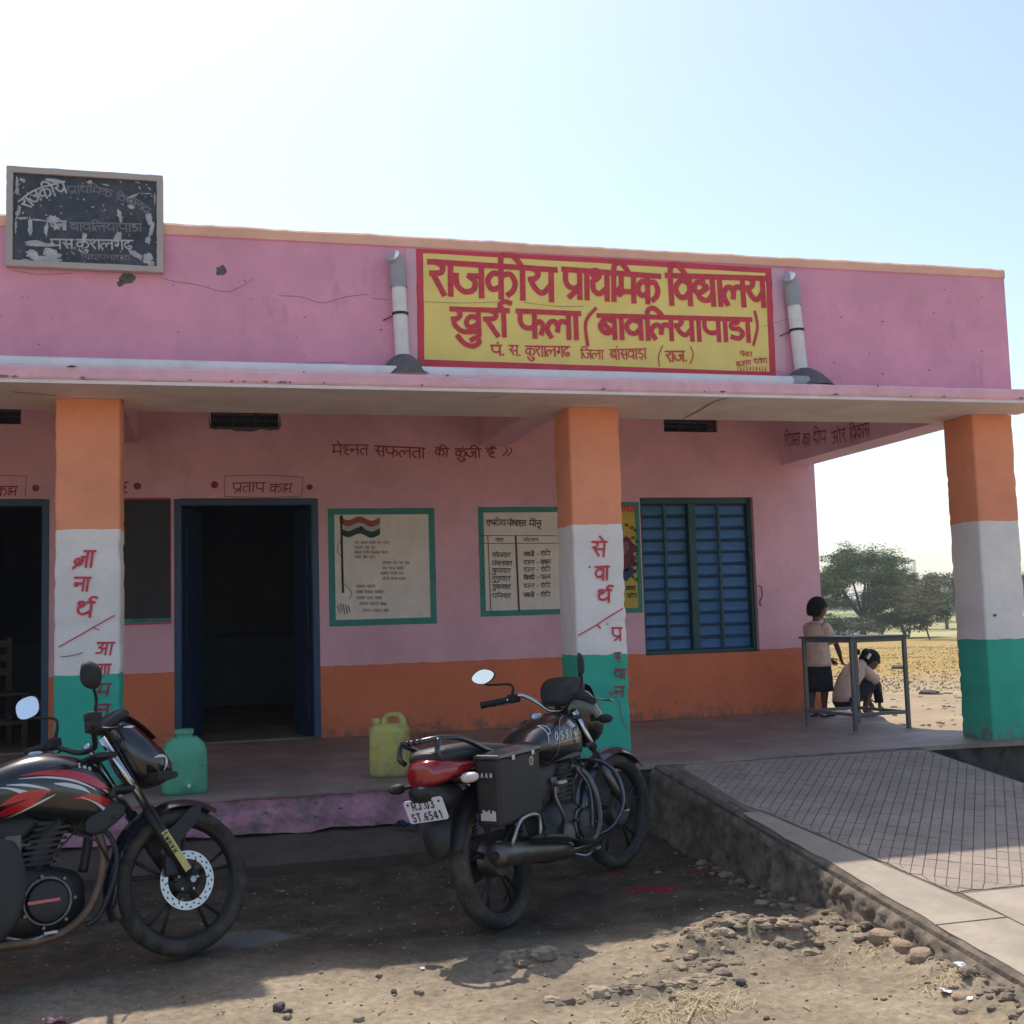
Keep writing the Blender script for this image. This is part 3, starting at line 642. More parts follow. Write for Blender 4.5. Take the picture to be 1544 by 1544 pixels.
for f in ((80, 331, 9, 6, 0), (70, 345, 3, 10, .1), (55, 368, 20, 4, .05), (48, 383, 9, 7, 0), (78, 382, 14, 6, .3), (62, 390, 18, 4, 0), (84, 392, 9, 3, 0), (37, 392, 8, 2, 0), (180, 325, 3, 10, -.15), (177, 358, 5, 8, .3), (127, 357, 4, 7, .3),
          (226, 330, 4, 10, -.2), (229, 345, 3, 12, .2), (223, 362, 4, 5, 0), (205, 384, 12, 4, .5), (223, 390, 7, 9, 0), (229, 398, 4, 5, 0), (26, 275, 2, 8, 0), (26, 288, 3, 5, .2), (34, 272, 5, 2, .5), (84, 273, 14, 3, .1), (28, 318, 4, 9, .3), (24, 340, 1.5, 12, 0),
          (200, 296, 9, 2, -.4), (197, 312, 6, 3, .3), (160, 279, 5, 1, .2), (222, 292, 8, .8, 0), (207, 275, 4, 1, .3), (233, 300, 1.3, 10, 0), (135, 275, 5, 3, 0), (45, 341, 3, 14, 0), (32, 329, 9, 2, 0), (60, 332, 14, 1.3, .1)):
    flake(f[0], f[1], f[2], f[3], f[0]*.37, f[4])
for k in range(70): flake(rnd.uniform(22, 236), rnd.uniform(270, 400), rnd.uniform(.5, 2.2), rnd.uniform(.4, 1.4), k*.9, rnd.uniform(0, 3))
L2(m).build('white_flake', 'flake', nb, kind='stuff')

# wall writing behind the verandah
def wt(name, mb, m_, label, cat='wall writing', group=None): return tag(mb.build(name, m_), label, cat, group)
m = MB(); Y = YW
wr(m, 'm e h n t', 501, 671, 555, 671, 15, 1.9, Y); wr(m, 's f l t aa', 565, 672.5, 641, 676, 15, 2.1, Y); wr(m, 'k ii', 656, 675, 677, 677, 12, 1.9, Y); wr(m, 'k u ^ j ii', 686, 677, 725, 677, 13, 2.1, Y); wr(m, 'h ai ^', 732, 676, 748, 676, 14, 2.1, Y)
st(m, [(763, 675), (764, 681), (758, 687)], 1.8, Y); st(m, [(770, 675), (771, 681), (765, 687)], 1.8, Y)
wt('wall_slogan', m, 'maroon_l', 'red Hindi slogan handwritten high on the wall above the flag notice')
m = MB(); wr(m, 'p ra t aa p', 351, 728.6, 400, 727.7, 14, 1.8, Y, slant=.12); wr(m, 'k ksh', 407, 730.6, 441, 729.6, 13, 1.8, Y, slant=.12)
for p in ([(339, 717.6), (400, 716.5), (457, 720)], [(457, 720), (455, 748)], [(455, 748), (400, 750), (339, 748.6)], [(339, 748.6), (338, 733), (339, 717.6)]): st(m, p, .9, Y)
for x, y, r in ((323.5, 731, 5.3), (467, 734.5, 4.6)): u, v = pw(x, y, Y); disc(m, u, v, r*.0057, putY(Y))
wt('room_title', m, 'maroon_l', 'red boxed Hindi room title between two dots, above the middle doorway')
m = MB(); wr(m, 'k ksh', -6, 734, 27, 733.5, 14, 1.8, Y, slant=.12); st(m, [(-8, 716), (40, 718)], .9, Y); st(m, [(40, 718), (38, 750)], .9, Y); u, v = pw(54, 736, Y); disc(m, u, v, .028, putY(Y))
wt('room_title', m, 'maroon_l', 'red boxed room title with one dot, above the doorway at the far left')
m = MB(); wr(m, 'h', 180, 727, 193, 727, 16, 2.4, Y); u, v = pw(207, 733, Y); disc(m, u, v, .031, putY(Y))
wt('room_title', m, 'maroon_l', 'single red dot and letter end above the wall blackboard')
# blackboard painted on the wall
bb = thing('wall_blackboard', 'black board painted on the wall between two doorways, red edged with a teal strip', 'blackboard', (-.6, YW, 1.9))
def LB(m): m.xf(lambda v: (v[0]+.6, v[1]-YW, v[2]-1.9)); return m
m = MB(); m.box(-.95, YW-.004, 1.42, -.258, YW-.001, 2.462); LB(m).build('red_edge', 'redborder', bb)
m = MB(); m.box(-.94, YW-.006, 1.47, -.262, YW-.0045, 2.448); LB(m).build('board', 'black', bb)
m = MB(); m.box(-.94, YW-.006, 1.435, -.262, YW-.0045, 1.469); LB(m).build('teal_strip', 'green_b', bb)
m = MB()
for k in range(14):
    if k in (6, 7): continue
    x = -.56+k*.021; stroke(m, [(x, 1.445), (x+.008, 1.458), (x+.002, 1.464)], .004, putY(YW-.006))
LB(m).build('small_marks', 'ink', bb)
# notices
def notice(name, label, x0, x1, z0, z1, bw, m_in, skew=.0):
    t_ = thing(name, label, 'wall notice', ((x0+x1)/2, YW, (z0+z1)/2)); c0 = ((x0+x1)/2, YW, (z0+z1)/2)
    def LL(m): m.xf(lambda v: (v[0]-c0[0], v[1]-c0[1], v[2]-c0[2])); return m
    m = MB(); pq = jag([(x0, z0), (x1, z0+skew), (x1, z1), (x0, z1)], 10, .003); m.add([(u, YW-.001, v) for u, v in pq], [tuple(range(len(pq)))]); LL(m).build('border', 'green_b', t_)
    m = MB(); m.add([(x0+bw, YW-.0024, z0+bw), (x1-bw, YW-.0024, z0+bw+skew), (x1-bw, YW-.0024, z1-bw), (x0+bw, YW-.0024, z1-bw)], [(0, 1, 2, 3)]); LL(m).build('panel', m_in, t_)
    return t_, LL
YN = YW-.0026
t_, LL = notice('painted_notice', 'cream wall notice with Indian flag drawing and faint anthem lines in a green border', 1.028, 1.955, 1.358, 2.366, .055, 'cream')
m = MB(); st(m, [(514.5, 786), (517, 893)], 3.2, YN, smooth=False); st(m, [(514.5, 779), (515, 788)], 5, YN); st(m, [(515, 812), (510, 822), (509, 832), (514, 838)], .7, YN); st(m, [(519, 880), (530, 893), (527, 903)], .7, YN)
for k in range(5): st(m, [(509+k*4, 912+rnd.uniform(-2, 2)), (512+k*4, 925+rnd.uniform(-3, 3))], 1.1, YN)
LL(m).build('flag_pole', 'ink', t_)
bands = [[(517, 788), (534, 791), (550, 787), (572, 791)], [(517, 795), (534, 798), (550, 794), (572, 798)], [(519, 805), (534, 804), (550, 805), (572, 806)]]
for nm, dy0, dy1, col in (('saffron_band', -6, 3.5, (.36, .09, .05)), ('white_band', 3.5, 10.5, (.5, .48, .46)), ('green_band', 10.5, 20, (.02, .06, .05))):
    m = MB(); up_ = [(516+k*4.75, 787+dy0+3.2*math.sin(k*.85)+k*.1) for k in range(13)]; dn = [(516+k*4.75, 787+dy1+3.2*math.sin(k*.85)+k*.1) for k in range(13)]
    vs = [(lambda p: (p[0], YN-.0012, p[1]))(pw(x, y, YN)) for x, y in up_+dn]; m.add(vs, [(k, k+1, 13+k+1, 13+k) for k in range(12)]); LL(m).build(nm, mat(nm, col, .7, .15, 20), t_)
m = MB(); u, v = pw(545, 796, YN); disc(m, u, v, .016, lambda a, b, l=0.: (a, YN-.0024-l, b)); LL(m).build('wheel_emblem', 'ink', t_)
m = MB(); zz = .2332
for (a_, b_, y) in ((235, 495, 850), (235, 380, 882), (235, 455, 912), (235, 380, 942), (415, 620, 980), (415, 550, 1015), (400, 550, 1048), (415, 595, 1083), (245, 400, 1133), (245, 440, 1168), (245, 410, 1207), (265, 440, 1245), (285, 455, 1288)):
    x = 480+a_*zz; y = 620+y*zz
    toks = list('rjkypmvbdlnsg')
    while x < 480+b_*zz-6:
        n_ = rnd.randint(2, 4); wl = n_*3.3; tk = []
        for _ in range(n_): tk += [rnd.choice(toks)]+(['aa'] if rnd.random() < .4 else [])
        wr(m, ' '.join(tk), x, y-2, min(x+wl, 480+b_*zz), y-2+rnd.uniform(-.4, .4), 4.2, .5, YN); x += wl+2.4
LL(m).build('faint_lettering', 'ink2', t_, kind='stuff')
t_, LL = notice('painted_notice', 'cream weekly school meal menu table painted on the wall beside the middle pillar', 2.345, 3.30, 1.405, 2.372, .05, 'cream')
m = MB(); wr(m, 'r aa ss tt ii y', 732.6, 784.4, 762.5, 784, 8.5, 1.2, YN); wr(m, 'p o ss aa h aa r', 764.5, 784, 793, 785, 8.5, 1.3, YN); wr(m, 'm ii n uu', 798, 785, 816, 785, 8.5, 1.3, YN)
wr(m, 'v aa r', 747, 811.6, 759, 811.6, 5, .8, YN); wr(m, 'bh o j n', 789, 811.6, 812, 811.8, 4.6, .8, YN)
left = ['s o m v aa r', 'm ^ g l v aa r', 'b u dhh v aa r', 'g u r u v aa r', 'sh u k r v aa r', 'sh i n v aa r']; right = [('s b j ii', 'r o tt ii'), ('d aa l', 'c aa v l'), ('d aa l', 'r o tt ii'), ('i kh c dd ii', 'f l'), ('d aa l', 'r o tt ii'), ('s b j ii', 'r o tt ii')]
for k, y in enumerate((833.4, 846, 857, 868.7, 881.4, 895)):
    wr(m, left[k], 742.6+(k % 2)*-.5, y, 770+(k == 1)*2, y+.3, 6.5, 1., YN, slant=.1); wr(m, right[k][0], 789.7, y-1, 806, y-1, 6.2, .95, YN, slant=.1); st(m, [(809, y+2), (812, y+2)], .8, YN); wr(m, right[k][1], 815, y-1.5, 830, y-2, 6.2, .95, YN, slant=.1)
    st(m, [(727.5, y), (727.8, y+4)], .8, YN)
LL(m).build('lettering', 'ink', t_, kind='stuff')
m = MB()
for p, w_ in (([(724, 807.5), (860, 807.8)], .9), ([(724, 819.5), (860, 819)], .9), ([(735.4, 807.5), (740, 921)], 1.2), ([(777.4, 808), (782.5, 921)], 2.8)): st(m, p, w_, YN, smooth=False)
LL(m).build('rule', 'brown_l', t_)
t_, LL = notice('painted_notice', 'yellow map notice in a green border half hidden behind the middle pillar', 3.32, 3.862, 1.40, 2.412, .045, 'yellow_n')
m = MB(); wr(m, 'm aa n i c t ra', 915, 764, 957, 764, 8, 1.6, YN); LL(m).build('title', 'red_l', t_)
m = MB()
wr(m, 'm dhh y', 944, 884, 958, 884, 6, 1.2, YN); wr(m, 'p ra d e sh', 945, 895, 960, 895, 6, 1.2, YN)
for (x, y) in ((952, 809), (958, 815), (956, 840), (957, 848), (957, 872), (942, 790), (950, 794), (955, 798)): wr(m, 'm r', x, y, x+5, y, 4, .9, YN)
LL(m).build('lettering', 'ink', t_, kind='stuff')
for nm, col, pts in (('map_region', (.16, .035, .055), [(939, 812), (944, 808), (950, 812), (953, 818), (960, 824), (961, 832), (955, 834), (956, 842), (960, 852), (950, 857), (944, 862), (936, 858), (928, 830)]), ('map_region', (.04, .06, .13), [(938, 860), (945, 858), (953, 856), (962, 862), (954, 866), (958, 873), (950, 870), (945, 877), (938, 872)]),
                     ('map_region', (.28, .10, .13), [(940, 818), (946, 816), (949, 824), (946, 834), (940, 838)])):
    m = MB(); l_ = .0012 if col[0] < .2 else .0026; m.add([(lambda p: (p[0], YN-l_, p[1]))(pw(x, y, YN)) for x, y in pts], [tuple(range(len(pts)))]); LL(m).build(nm, mat(nm, col, .75, .35, 40), t_)
m = MB(); st(m, [(950, 820), (960, 825), (961, 835), (955, 840), (957, 850), (962, 856), (955, 862)], 1.2, YN); st(m, [(945, 838), (952, 845), (948, 855)], 1., YN); LL(m).build('map_outline', 'ink', t_)
# pillar writing
YP = -.003
m = MB()
wr(m, 'jn aa', 121, 831, 144, 831, 24, 3.6, YP, slant=.12); wr(m, 'n aa', 113, 871, 137, 871, 20, 3.2, YP, slant=.12); wr(m, 'th reph', 116, 908.4, 143, 908, 22, 3.8, YP, slant=.12)
st(m, [(89, 975.4), (118, 959), (144, 944), (172.6, 928)], 1.9, YP, smooth=False); wr(m, 'a aa', 147, 969, 173, 969, 18, 2.8, YP, slant=.15); wr(m, 'g aa', 148.5, 1002, 167.6, 1001.6, 14, 2.9, YP, slant=.12)
wt('pillar_writing', m, 'red_l', 'red Hindi letters and a slanting line on the white band of the left pillar', 'painted writing')
m = MB(); wr(m, 'm', 149, 1031, 168, 1031, 18, 2.9, YP, slant=.15); wr(m, 'n', 146, 1062.5, 167, 1062, 16, 2.9, YP, slant=.15)
wt('pillar_writing', m, 'maroon_l', 'two dark maroon Hindi letters on the teal base of the left pillar', 'painted writing')
m = MB()
wr(m, 's e', 893, 817, 915, 817, 22, 3.2, YP, slant=.1); wr(m, 'v aa', 897.5, 855, 918.5, 854, 20, 3.2, YP, slant=.1); wr(m, 'th reph', 901, 890.5, 922, 889.6, 18, 3.4, YP, slant=.1)
st(m, [(872, 958), (897, 944), (918, 930), (939, 917.7)], 1.9, YP, smooth=False); st(m, [(901, 942), (905, 947)], 2.5, YP); wr(m, 'p ra', 922, 946.7, 938, 946.7, 19, 2.6, YP)
wt('pillar_writing', m, 'red_l', 'red Hindi letters and a slanting line on the white band of the middle pillar', 'painted writing')
m = MB(); wr(m, 'sth', 926, 985, 935.5, 984, 15, 2.4, YP); wr(m, 'th aa', 926.6, 1009, 943, 1009, 14, 2.4, YP); wr(m, 'n', 927, 1036, 942, 1035, 15, 2.4, YP, slant=.1); st(m, [(885, 1048), (889, 1050), (884, 1054), (888, 1056)], 1.3, YP); st(m, [(892, 1056), (892, 1048), (896, 1050), (893, 1053)], 1.3, YP)
wt('pillar_writing', m, 'maroon_l', 'dark maroon Hindi letters on the teal base of the middle pillar', 'painted writing')
m = MB(); st(m, [(921, 1042), (928, 1050), (934, 1062), (936, 1075), (940, 1090), (947, 1100)], 1.3, YP); st(m, [(917, 1046), (922, 1042), (924, 1049)], 2.5, YP); st(m, [(92, 990), (105, 989), (118, 986), (124, 984)], 1.3, YP); st(m, [(140, 946), (150, 950)], 1.2, YP)
blob(m, 889, 855, 1.6, 1.4, YP, 3); blob(m, 916, 941, 1.2, 1.2, YP, 3); blob(m, 1500, 928, 3, 2, YP, 3)
m.build('crack', 'crack', school)
# beam writing (left face of the side beam, running towards the wall)
m = MB()
def putX(u, v, l=0.): return (5.335-.002-l, u, v)
def pX(x, y): p = onp(x, y, 0, 5.335); return (p[1], p[2])
for toks, a_, b_ in (('i sh ksh aa', (1183, 656), (1207, 653)), ('k aa', (1211, 655), (1222, 654)), ('d ii p', (1227, 652), (1246, 649)), ('a o r', (1254, 652), (1275, 646)), ('i v k aa s', (1281, 646), (1311, 637))):
    A, B = pX(*a_), pX(*b_)
    write(m, toks, (A[0], A[1]), (B[0], B[1]), -.11 if B[0] < A[0] else .11, .012, putX)
wt('beam_writing', m, 'maroon_l', 'faint red Hindi writing along the shaded side of the end beam', 'painted writing')

# ---- drain pipes on the parapet
def spout(label, xt, yt, xb, yb, lean):
    a_ = pw(xt, yt, -.05); b_ = pw(xb, yb, -.05); t_ = thing('drain_pipe', label, 'pipe', (b_[0], -.06, b_[1]), group='rainwater pipes on the parapet'); dx, dz = a_[0]-b_[0], a_[1]-b_[1]
    r = .046
    m = MB(); m.tube([(0, 0, 0.02), (dx*.8, 0, dz*.8)], r, 20); m.build('pipe', 'pvc', t_, smooth=True, autosmooth=40)
    m = MB(); q_ = dz
    m.tube([(dx*.76, 0, dz*.76), (dx*.92, 0, dz*.92), (dx*1.0-.002, -.002, dz*.99), (dx-.014, -.012, dz+.022), (dx-.034, -.034, dz+.040), (dx-.033, -.033, dz+.039), (dx-.013, -.011, dz+.021)], [r+.006, r+.006, r+.005, r+.003, r-.001, r-.008, r-.010], 24, cap=False); m.build('elbow', 'pvc_grey', t_, smooth=True, autosmooth=40)
    m = MB(); m.ell((dx-.016, -.014, dz+.022), (.037, .030, .036)); m.build('mouth', 'pvc_grey', t_, smooth=True)
    m = MB(); m.tube([(dx*.5, 0, dz*.5-.008), (dx*.51, 0, dz*.5+.008)], r+.006, 20); m.tube([(dx*.5-.05, .02, dz*.5-.01), (dx*.5-.10, .055, dz*.5-.03)], .004, 6); m.build('clamp', 'ink', t_, smooth=True, autosmooth=40)
    m = MB(); N = 22; rr = []
    for k in range(7):
        f = k/6; R_ = .125*(1-f)**.75+.047; rr.append([(R_*math.cos(2*math.pi*j/N)*(1+.12*fbm(j, k*.7)), R_*math.sin(2*math.pi*j/N)*(1.7 if math.sin(2*math.pi*j/N) < 0 else .3)-.04*(1-f), -.105+.16*f+.008*fbm(j*1.3, k*2.)) for j in range(N)])
    m.rings(rr, cap=False); m.build('mortar_collar', 'mortar', t_, smooth=True)
spout('white rainwater pipe stub left of the yellow sign', 599, 398, 607, 551, 0)
spout('white rainwater pipe stub right of the yellow sign', 1192, 428, 1208, 570, 0)
m = MB(); r = .043; m.tube([(XL, -.27, 2.853+r), (1.1, -.27, 2.853+r), (2.2, -.272, 2.853+r), (3.86, -.265, 2.853+r)], r, 18)
t_ = thing('drain_pipe', 'long white pipe lying along the foot of the parapet', 'pipe', (0, 0, 0)); m.build('pipe', 'pvc', t_, smooth=True, autosmooth=40)
m = MB(); m.tube([(3.80, -.265, 2.853+r), (3.92, -.262, 2.853+r)], r+.005, 18); m.build('coupling', 'pvc_grey', t_, smooth=True, autosmooth=40)
# ================================================================== GROUND AND RAMP
def smooth(a, b, x): t = max(0, min(1, (x-a)/(b-a))); return t*t*(3-2*t)
MOUNDS = [(2.20, -2.46, .24, .14, .085), (2.38, -2.60, .13, .10, .075), (1.30, -2.52, .17, .09, .045), (1.85, -2.9, .25, .06, .035), (1.55, -3.02, .3, .05, .03), (2.0, -2.62, .16, .07, .05)]
def gz(x, y):
    z = .012*fbm(x*1.3, y*1.3, 1.)+.006*fbm(x*5, y*5, 2.)
    near = -5 < y < 1 and -3 < x < 4
    if near:
        z += .0065*fbm(x*14, y*14, 3., 4)+.0035*fbm(x*42, y*42, 5., 2)
        for mx, my, rx, ry, h in MOUNDS:
            d = ((x-mx)/rx)**2+((y-my)/ry)**2
            if d < 6: z += h*math.exp(-d)*(1+.75*fbm(x*8, y*8, 8.)+.10*fbm(x*34, y*34, 9.))
        # soil washed against the ramp foot
        z += .05*math.exp(-((x-2.72)/.16)**2)*smooth(-1.6, -2.6, y)*(1+.6*fbm(x*11, y*11, 6))
        z += .03*smooth(-.75, -.45, y)*(x < 2.8)
    R = math.hypot(x, y+7)
    if R > 14: z -= .85*smooth(14, 85, R); z += .10*fbm(x*.12, y*.12, 3)*smooth(14, 40, R)
    if R > 90: z += .9*smooth(90, 260, R)*1.2+.5*fbm(x*.01, y*.01, 1)
    if R > 400: z += 3.*smooth(400, 1500, R)
    if y > 1. and x > 5.: z += .05*fbm(x*2.1, y*2.1, 4)*smooth(22, 12, R)
    return z
def axis(lo, hi, st_, far, g=1.13):
    a = list(np.arange(lo, hi, st_)); d = st_; x = hi; up = []
    while x < far: up.append(x); d *= g; x += d
    d = st_; x = lo-st_; dn = []
    while x > -far: dn.append(x); d *= g; x -= d
    return dn[::-1]+a+up
xs = axis(-.9, 3.0, .0165, 1500, 1.06); ys = axis(-3.95, -.4, .0165, 1500, 1.06)
vs = [(x, y, gz(x, y)) for y in ys for x in xs]; nx = len(xs)
fs = [(j*nx+i, j*nx+i+1, (j+1)*nx+i+1, (j+1)*nx+i) for j in range(len(ys)-1) for i in range(nx-1)]
gm = bpy.data.meshes.new('ground'); gm.from_pydata(vs, [], fs); gm.update()
for p in gm.polygons: p.use_smooth = True
go = bpy.data.objects.new('ground', gm); COL.objects.link(go); go['kind'] = 'structure'
def ground_mat():
    m = bpy.data.materials.new('soil_and_fields'); m.use_nodes = True; n = m.node_tree.nodes; L = m.node_tree.links; b = n['Principled BSDF']
    b.inputs['Roughness'].default_value = .95; b.inputs['Specular IOR Level'].default_value = .15
    tc = n.new('ShaderNodeTexCoord'); P = tc.outputs['Object']
    def nz(sc, det=8, ro=.6, vec=None):
        k = n.new('ShaderNodeTexNoise'); k.inputs['Scale'].default_value = sc; k.inputs['Detail'].default_value = det; k.inputs['Roughness'].default_value = ro; L.new(vec or P, k.inputs['Vector']); return k.outputs[0]
    def ramp(f, *st_):
        r = n.new('ShaderNodeValToRGB'); e = r.color_ramp.elements
        while len(e) < len(st_): e.new(.5)
        for k, (p, c) in zip(e, st_): k.position = p; k.color = (*c, 1) if len(c) == 3 else c
        L.new(f, r.inputs[0]); return r.outputs[0]
    def mix(f, a, b_, mode='MIX'):
        k = n.new('ShaderNodeMix'); k.data_type = 'RGBA'; k.blend_type = mode
        if hasattr(f, 'is_linked'): L.new(f, k.inputs[0])
        else: k.inputs[0].default_value = f
        for i, v in ((6, a), (7, b_)):
            if hasattr(v, 'is_linked'): L.new(v, k.inputs[i])
            else: k.inputs[i].default_value = (*v, 1)
        return k.outputs[2]
    def math_(op, a, b_=None, c=None):
        k = n.new('ShaderNodeMath'); k.operation = op
        for i, v in enumerate((a, b_, c)):
            if v is None: continue
            if hasattr(v, 'is_linked'): L.new(v, k.inputs[i])
            else: k.inputs[i].default_value = v
        return k.outputs[0]
    sp = n.new('ShaderNodeSeparateXYZ'); L.new(P, sp.inputs[0]); X, Y = sp.outputs[0], sp.outputs[1]
    soil = ramp(nz(1.6), (.25, (.18, .14, .10)), (.5, (.30, .235, .16)), (.75, (.41, .33, .235)))
    soil = mix(1., soil, ramp(nz(24, 6, .7), (.3, (.6, .6, .6)), (.7, (1.2, 1.2, 1.2))), 'MULTIPLY')
    v = n.new('ShaderNodeTexVoronoi'); v.inputs['Scale'].default_value = 55; L.new(P, v.inputs['Vector'])
    soil = mix(ramp(v.outputs[0], (.05, (1, 1, 1)), (.14, (0, 0, 0))), soil, (.20, .15, .11))
    # darker earth in a noisy-edged band along the front of the building
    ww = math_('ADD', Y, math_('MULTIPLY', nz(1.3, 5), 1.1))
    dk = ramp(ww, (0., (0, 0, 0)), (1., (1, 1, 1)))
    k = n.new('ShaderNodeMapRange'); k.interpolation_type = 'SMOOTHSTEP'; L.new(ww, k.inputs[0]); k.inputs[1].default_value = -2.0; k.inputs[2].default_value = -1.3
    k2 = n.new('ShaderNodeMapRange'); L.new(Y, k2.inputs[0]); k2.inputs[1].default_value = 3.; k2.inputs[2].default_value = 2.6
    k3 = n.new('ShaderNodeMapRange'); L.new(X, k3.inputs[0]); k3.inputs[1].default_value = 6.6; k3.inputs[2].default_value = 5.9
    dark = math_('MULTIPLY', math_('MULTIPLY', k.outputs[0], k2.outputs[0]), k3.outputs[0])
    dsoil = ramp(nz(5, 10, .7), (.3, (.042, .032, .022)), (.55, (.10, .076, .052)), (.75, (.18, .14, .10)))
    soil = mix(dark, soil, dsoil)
    # spilt red colour powder and a pale greenish slop stain
    def spot(cx_, cy_, rx, ry, th=.0):
        a = math_('DIVIDE', math_('SUBTRACT', X, cx_), rx); b_ = math_('DIVIDE', math_('SUBTRACT', Y, cy_), ry)
        d = math_('ADD', math_('MULTIPLY', a, a), math_('MULTIPLY', b_, b_)); d = math_('ADD', d, math_('MULTIPLY', math_('SUBTRACT', nz(9, 6, .7), .5), 2.6))
        kk = n.new('ShaderNodeMapRange'); L.new(d, kk.inputs[0]); kk.inputs[1].default_value = 1.; kk.inputs[2].default_value = .35; return kk.outputs[0]
    soil = mix(math_('MULTIPLY', spot(2.20, -1.50, .16, .12), .85), soil, (.24, .022, .03))
    soil = mix(math_('MULTIPLY', spot(2.16, -1.12, .12, .07), .6), soil, (.20, .03, .035)); soil = mix(math_('MULTIPLY', spot(2.62, -1.2, .10, .07), .5), soil, (.20, .04, .035))
    soil = mix(math_('MULTIPLY', spot(.16, -1.72, .26, .18), .4), soil, (.22, .25, .24))
    # fields
    st1 = n.new('ShaderNodeMapping'); st1.inputs['Scale'].default_value = (.25, 1.6, 1); L.new(P, st1.inputs[0])
    gold = ramp(nz(.35, 8, .7, st1.outputs[0]), (.3, (.31, .205, .07)), (.55, (.37, .25, .09)), (.75, (.43, .31, .13)))
    gold = mix(1., gold, ramp(nz(7, 5, .7), (.3, (.75, .75, .7)), (.7, (1.12, 1.12, 1.1))), 'MULTIPLY')
    dry = ramp(nz(.8, 8, .65), (.3, (.28, .205, .125)), (.6, (.36, .275, .175)), (.8, (.43, .35, .24)))
    st2 = n.new('ShaderNodeMapping'); st2.inputs['Scale'].default_value = (.012, .05, 1); st2.inputs['Rotation'].default_value = (0, 0, -.25); L.new(P, st2.inputs[0])
    far = ramp(nz(1.6, 7, .6, st2.outputs[0]), (.35, (.13, .16, .06)), (.5, (.27, .27, .11)), (.58, (.42, .34, .17)), (.68, (.17, .20, .08)))
    dist = n.new('ShaderNodeVectorMath'); dist.operation = 'DISTANCE'; L.new(P, dist.inputs[0]); dist.inputs[1].default_value = (0, -7, 0)
    D = math_('ADD', dist.outputs['Value'], math_('MULTIPLY', math_('SUBTRACT', nz(.25, 5), .5), 7))
    def step(a, b_):
        kk = n.new('ShaderNodeMapRange'); L.new(D, kk.inputs[0]); kk.inputs[1].default_value = a; kk.inputs[2].default_value = b_; return kk.outputs[0]
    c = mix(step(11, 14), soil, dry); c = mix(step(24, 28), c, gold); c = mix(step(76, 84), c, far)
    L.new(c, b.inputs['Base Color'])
    bp = n.new('ShaderNodeBump'); bp.inputs['Strength'].default_value = .8; bp.inputs['Distance'].default_value = .012; L.new(nz(38, 8, .7), bp.inputs['Height']); L.new(bp.outputs[0], b.inputs['Normal'])
    return m
gm.materials.append(ground_mat())

# ---- ramp
RX0, RX1 = 2.80, 4.75
def rz(y): return np.interp(y, [-5.2, -4.3, -3.55, -2.45, -1.6, -.10, .05], [-.02, .02, .075, .185, .275, .425, .432])
M['ramp_c'] = mat('ramp_concrete', (.35, .285, .215), .8, .18, 3, .4, 25, dirt=(.25, .20, .15), dscale=2, damt=.4)
M['ramp_s'] = mat('ramp_scored', (.33, .255, .20), .85, .18, 4, .5, 30, dirt=(.25, .19, .145), dscale=3, damt=.4)
M['groove'] = mat('groove_dirt', (.185, .14, .11), .95, .2, 10)
M['ramp_side'] = mat('ramp_side', (.19, .145, .105), .97, .4, 9, 1., 22, dirt=(.085, .065, .05), dscale=7, damt=.47)
ramp_ = thing('entrance_ramp', 'cement ramp with scored diamond surface leading up to the verandah', 'ramp', (0, 0, 0))
m = MB(); rr = []
for k in range(80):
    y = -5.1+5.05*k/79; z = rz(y); b_ = .012*fbm(y*5, 1.); c_ = .02*max(0, fbm(y*4, 6.)); 
    rr.append([(RX0-.035+b_*2, y, -.12), (RX0-.012+b_, y, z-.07), (RX0+.0+c_, y, z-.012), (RX0+.02+c_, y, z), (RX1-.02, y, z), (RX1, y, z-.02), (RX1+.01, y, -.12)])
m.rings(rr); m.build('ramp_body', 'ramp_side', ramp_, smooth=True, autosmooth=30)
# broken earthy flank with stones showing
m = MB(); vs_, fs_ = [], []; NY, NZ = 330, 14
for i in range(NY+1):
    y = -5.05+4.95*i/NY; zt_ = rz(y)-.014; 
    for j in range(NZ+1):
        t = j/NZ; z = -.05+(zt_+.05)*t; out = .012+.075*(1-t)**1.6*(.6+.8*abs(fbm(y*3, 2.)))+.034*abs(fbm(y*9, z*12, 1.))+.016*fbm(y*30, z*34, 5.)
        if j == NZ: out = .004+.012*fbm(y*12, 8.)
        vs_.append((RX0-.03-out*(1 if j < NZ else .3), y, z))
for i in range(NY):
    for j in range(NZ): a_ = i*(NZ+1)+j; fs_.append((a_, a_+1, a_+NZ+2, a_+NZ+1))
m.add(vs_, fs_); m.build('ramp_flank', 'ramp_side', ramp_, smooth=True)
# smooth concrete slabs of the lower ramp and the border strip
def slab(poly_, name, m_, lift, th=.004):
    mb = MB(); N = len(poly_)
    pts = []
    for i in range(N):
        A, B = poly_[i], poly_[(i+1) % N]; k = max(1, int(math.dist(A, B)/.08))
        pts += [(A[0]+(B[0]-A[0])*t_/k, A[1]+(B[1]-A[1])*t_/k) for t_ in range(k)]
    if name == 'edge_slab': pts = [((x+.016*fbm(x*3, y*6, 1.)-.006), y) if x < RX0+.1 or abs(x-RX0-.34) < .01 else (x, y) for x, y in pts]
    mb.add([(x, y, rz(y)+lift) for x, y in pts]+[(x, y, rz(y)+.0005) for x, y in pts], [tuple(range(len(pts)))]+[(i, (i+1) % len(pts), len(pts)+(i+1) % len(pts), len(pts)+i) for i in range(len(pts))])
    return mb.build(name, m_, ramp_)
def sx(y): return RX0+.30+.03*fbm(y*2, 1)+.06*smooth(-1.2, -.3, y)*-1
g = .006
brk = [-1.30, -3.02, -5.0]
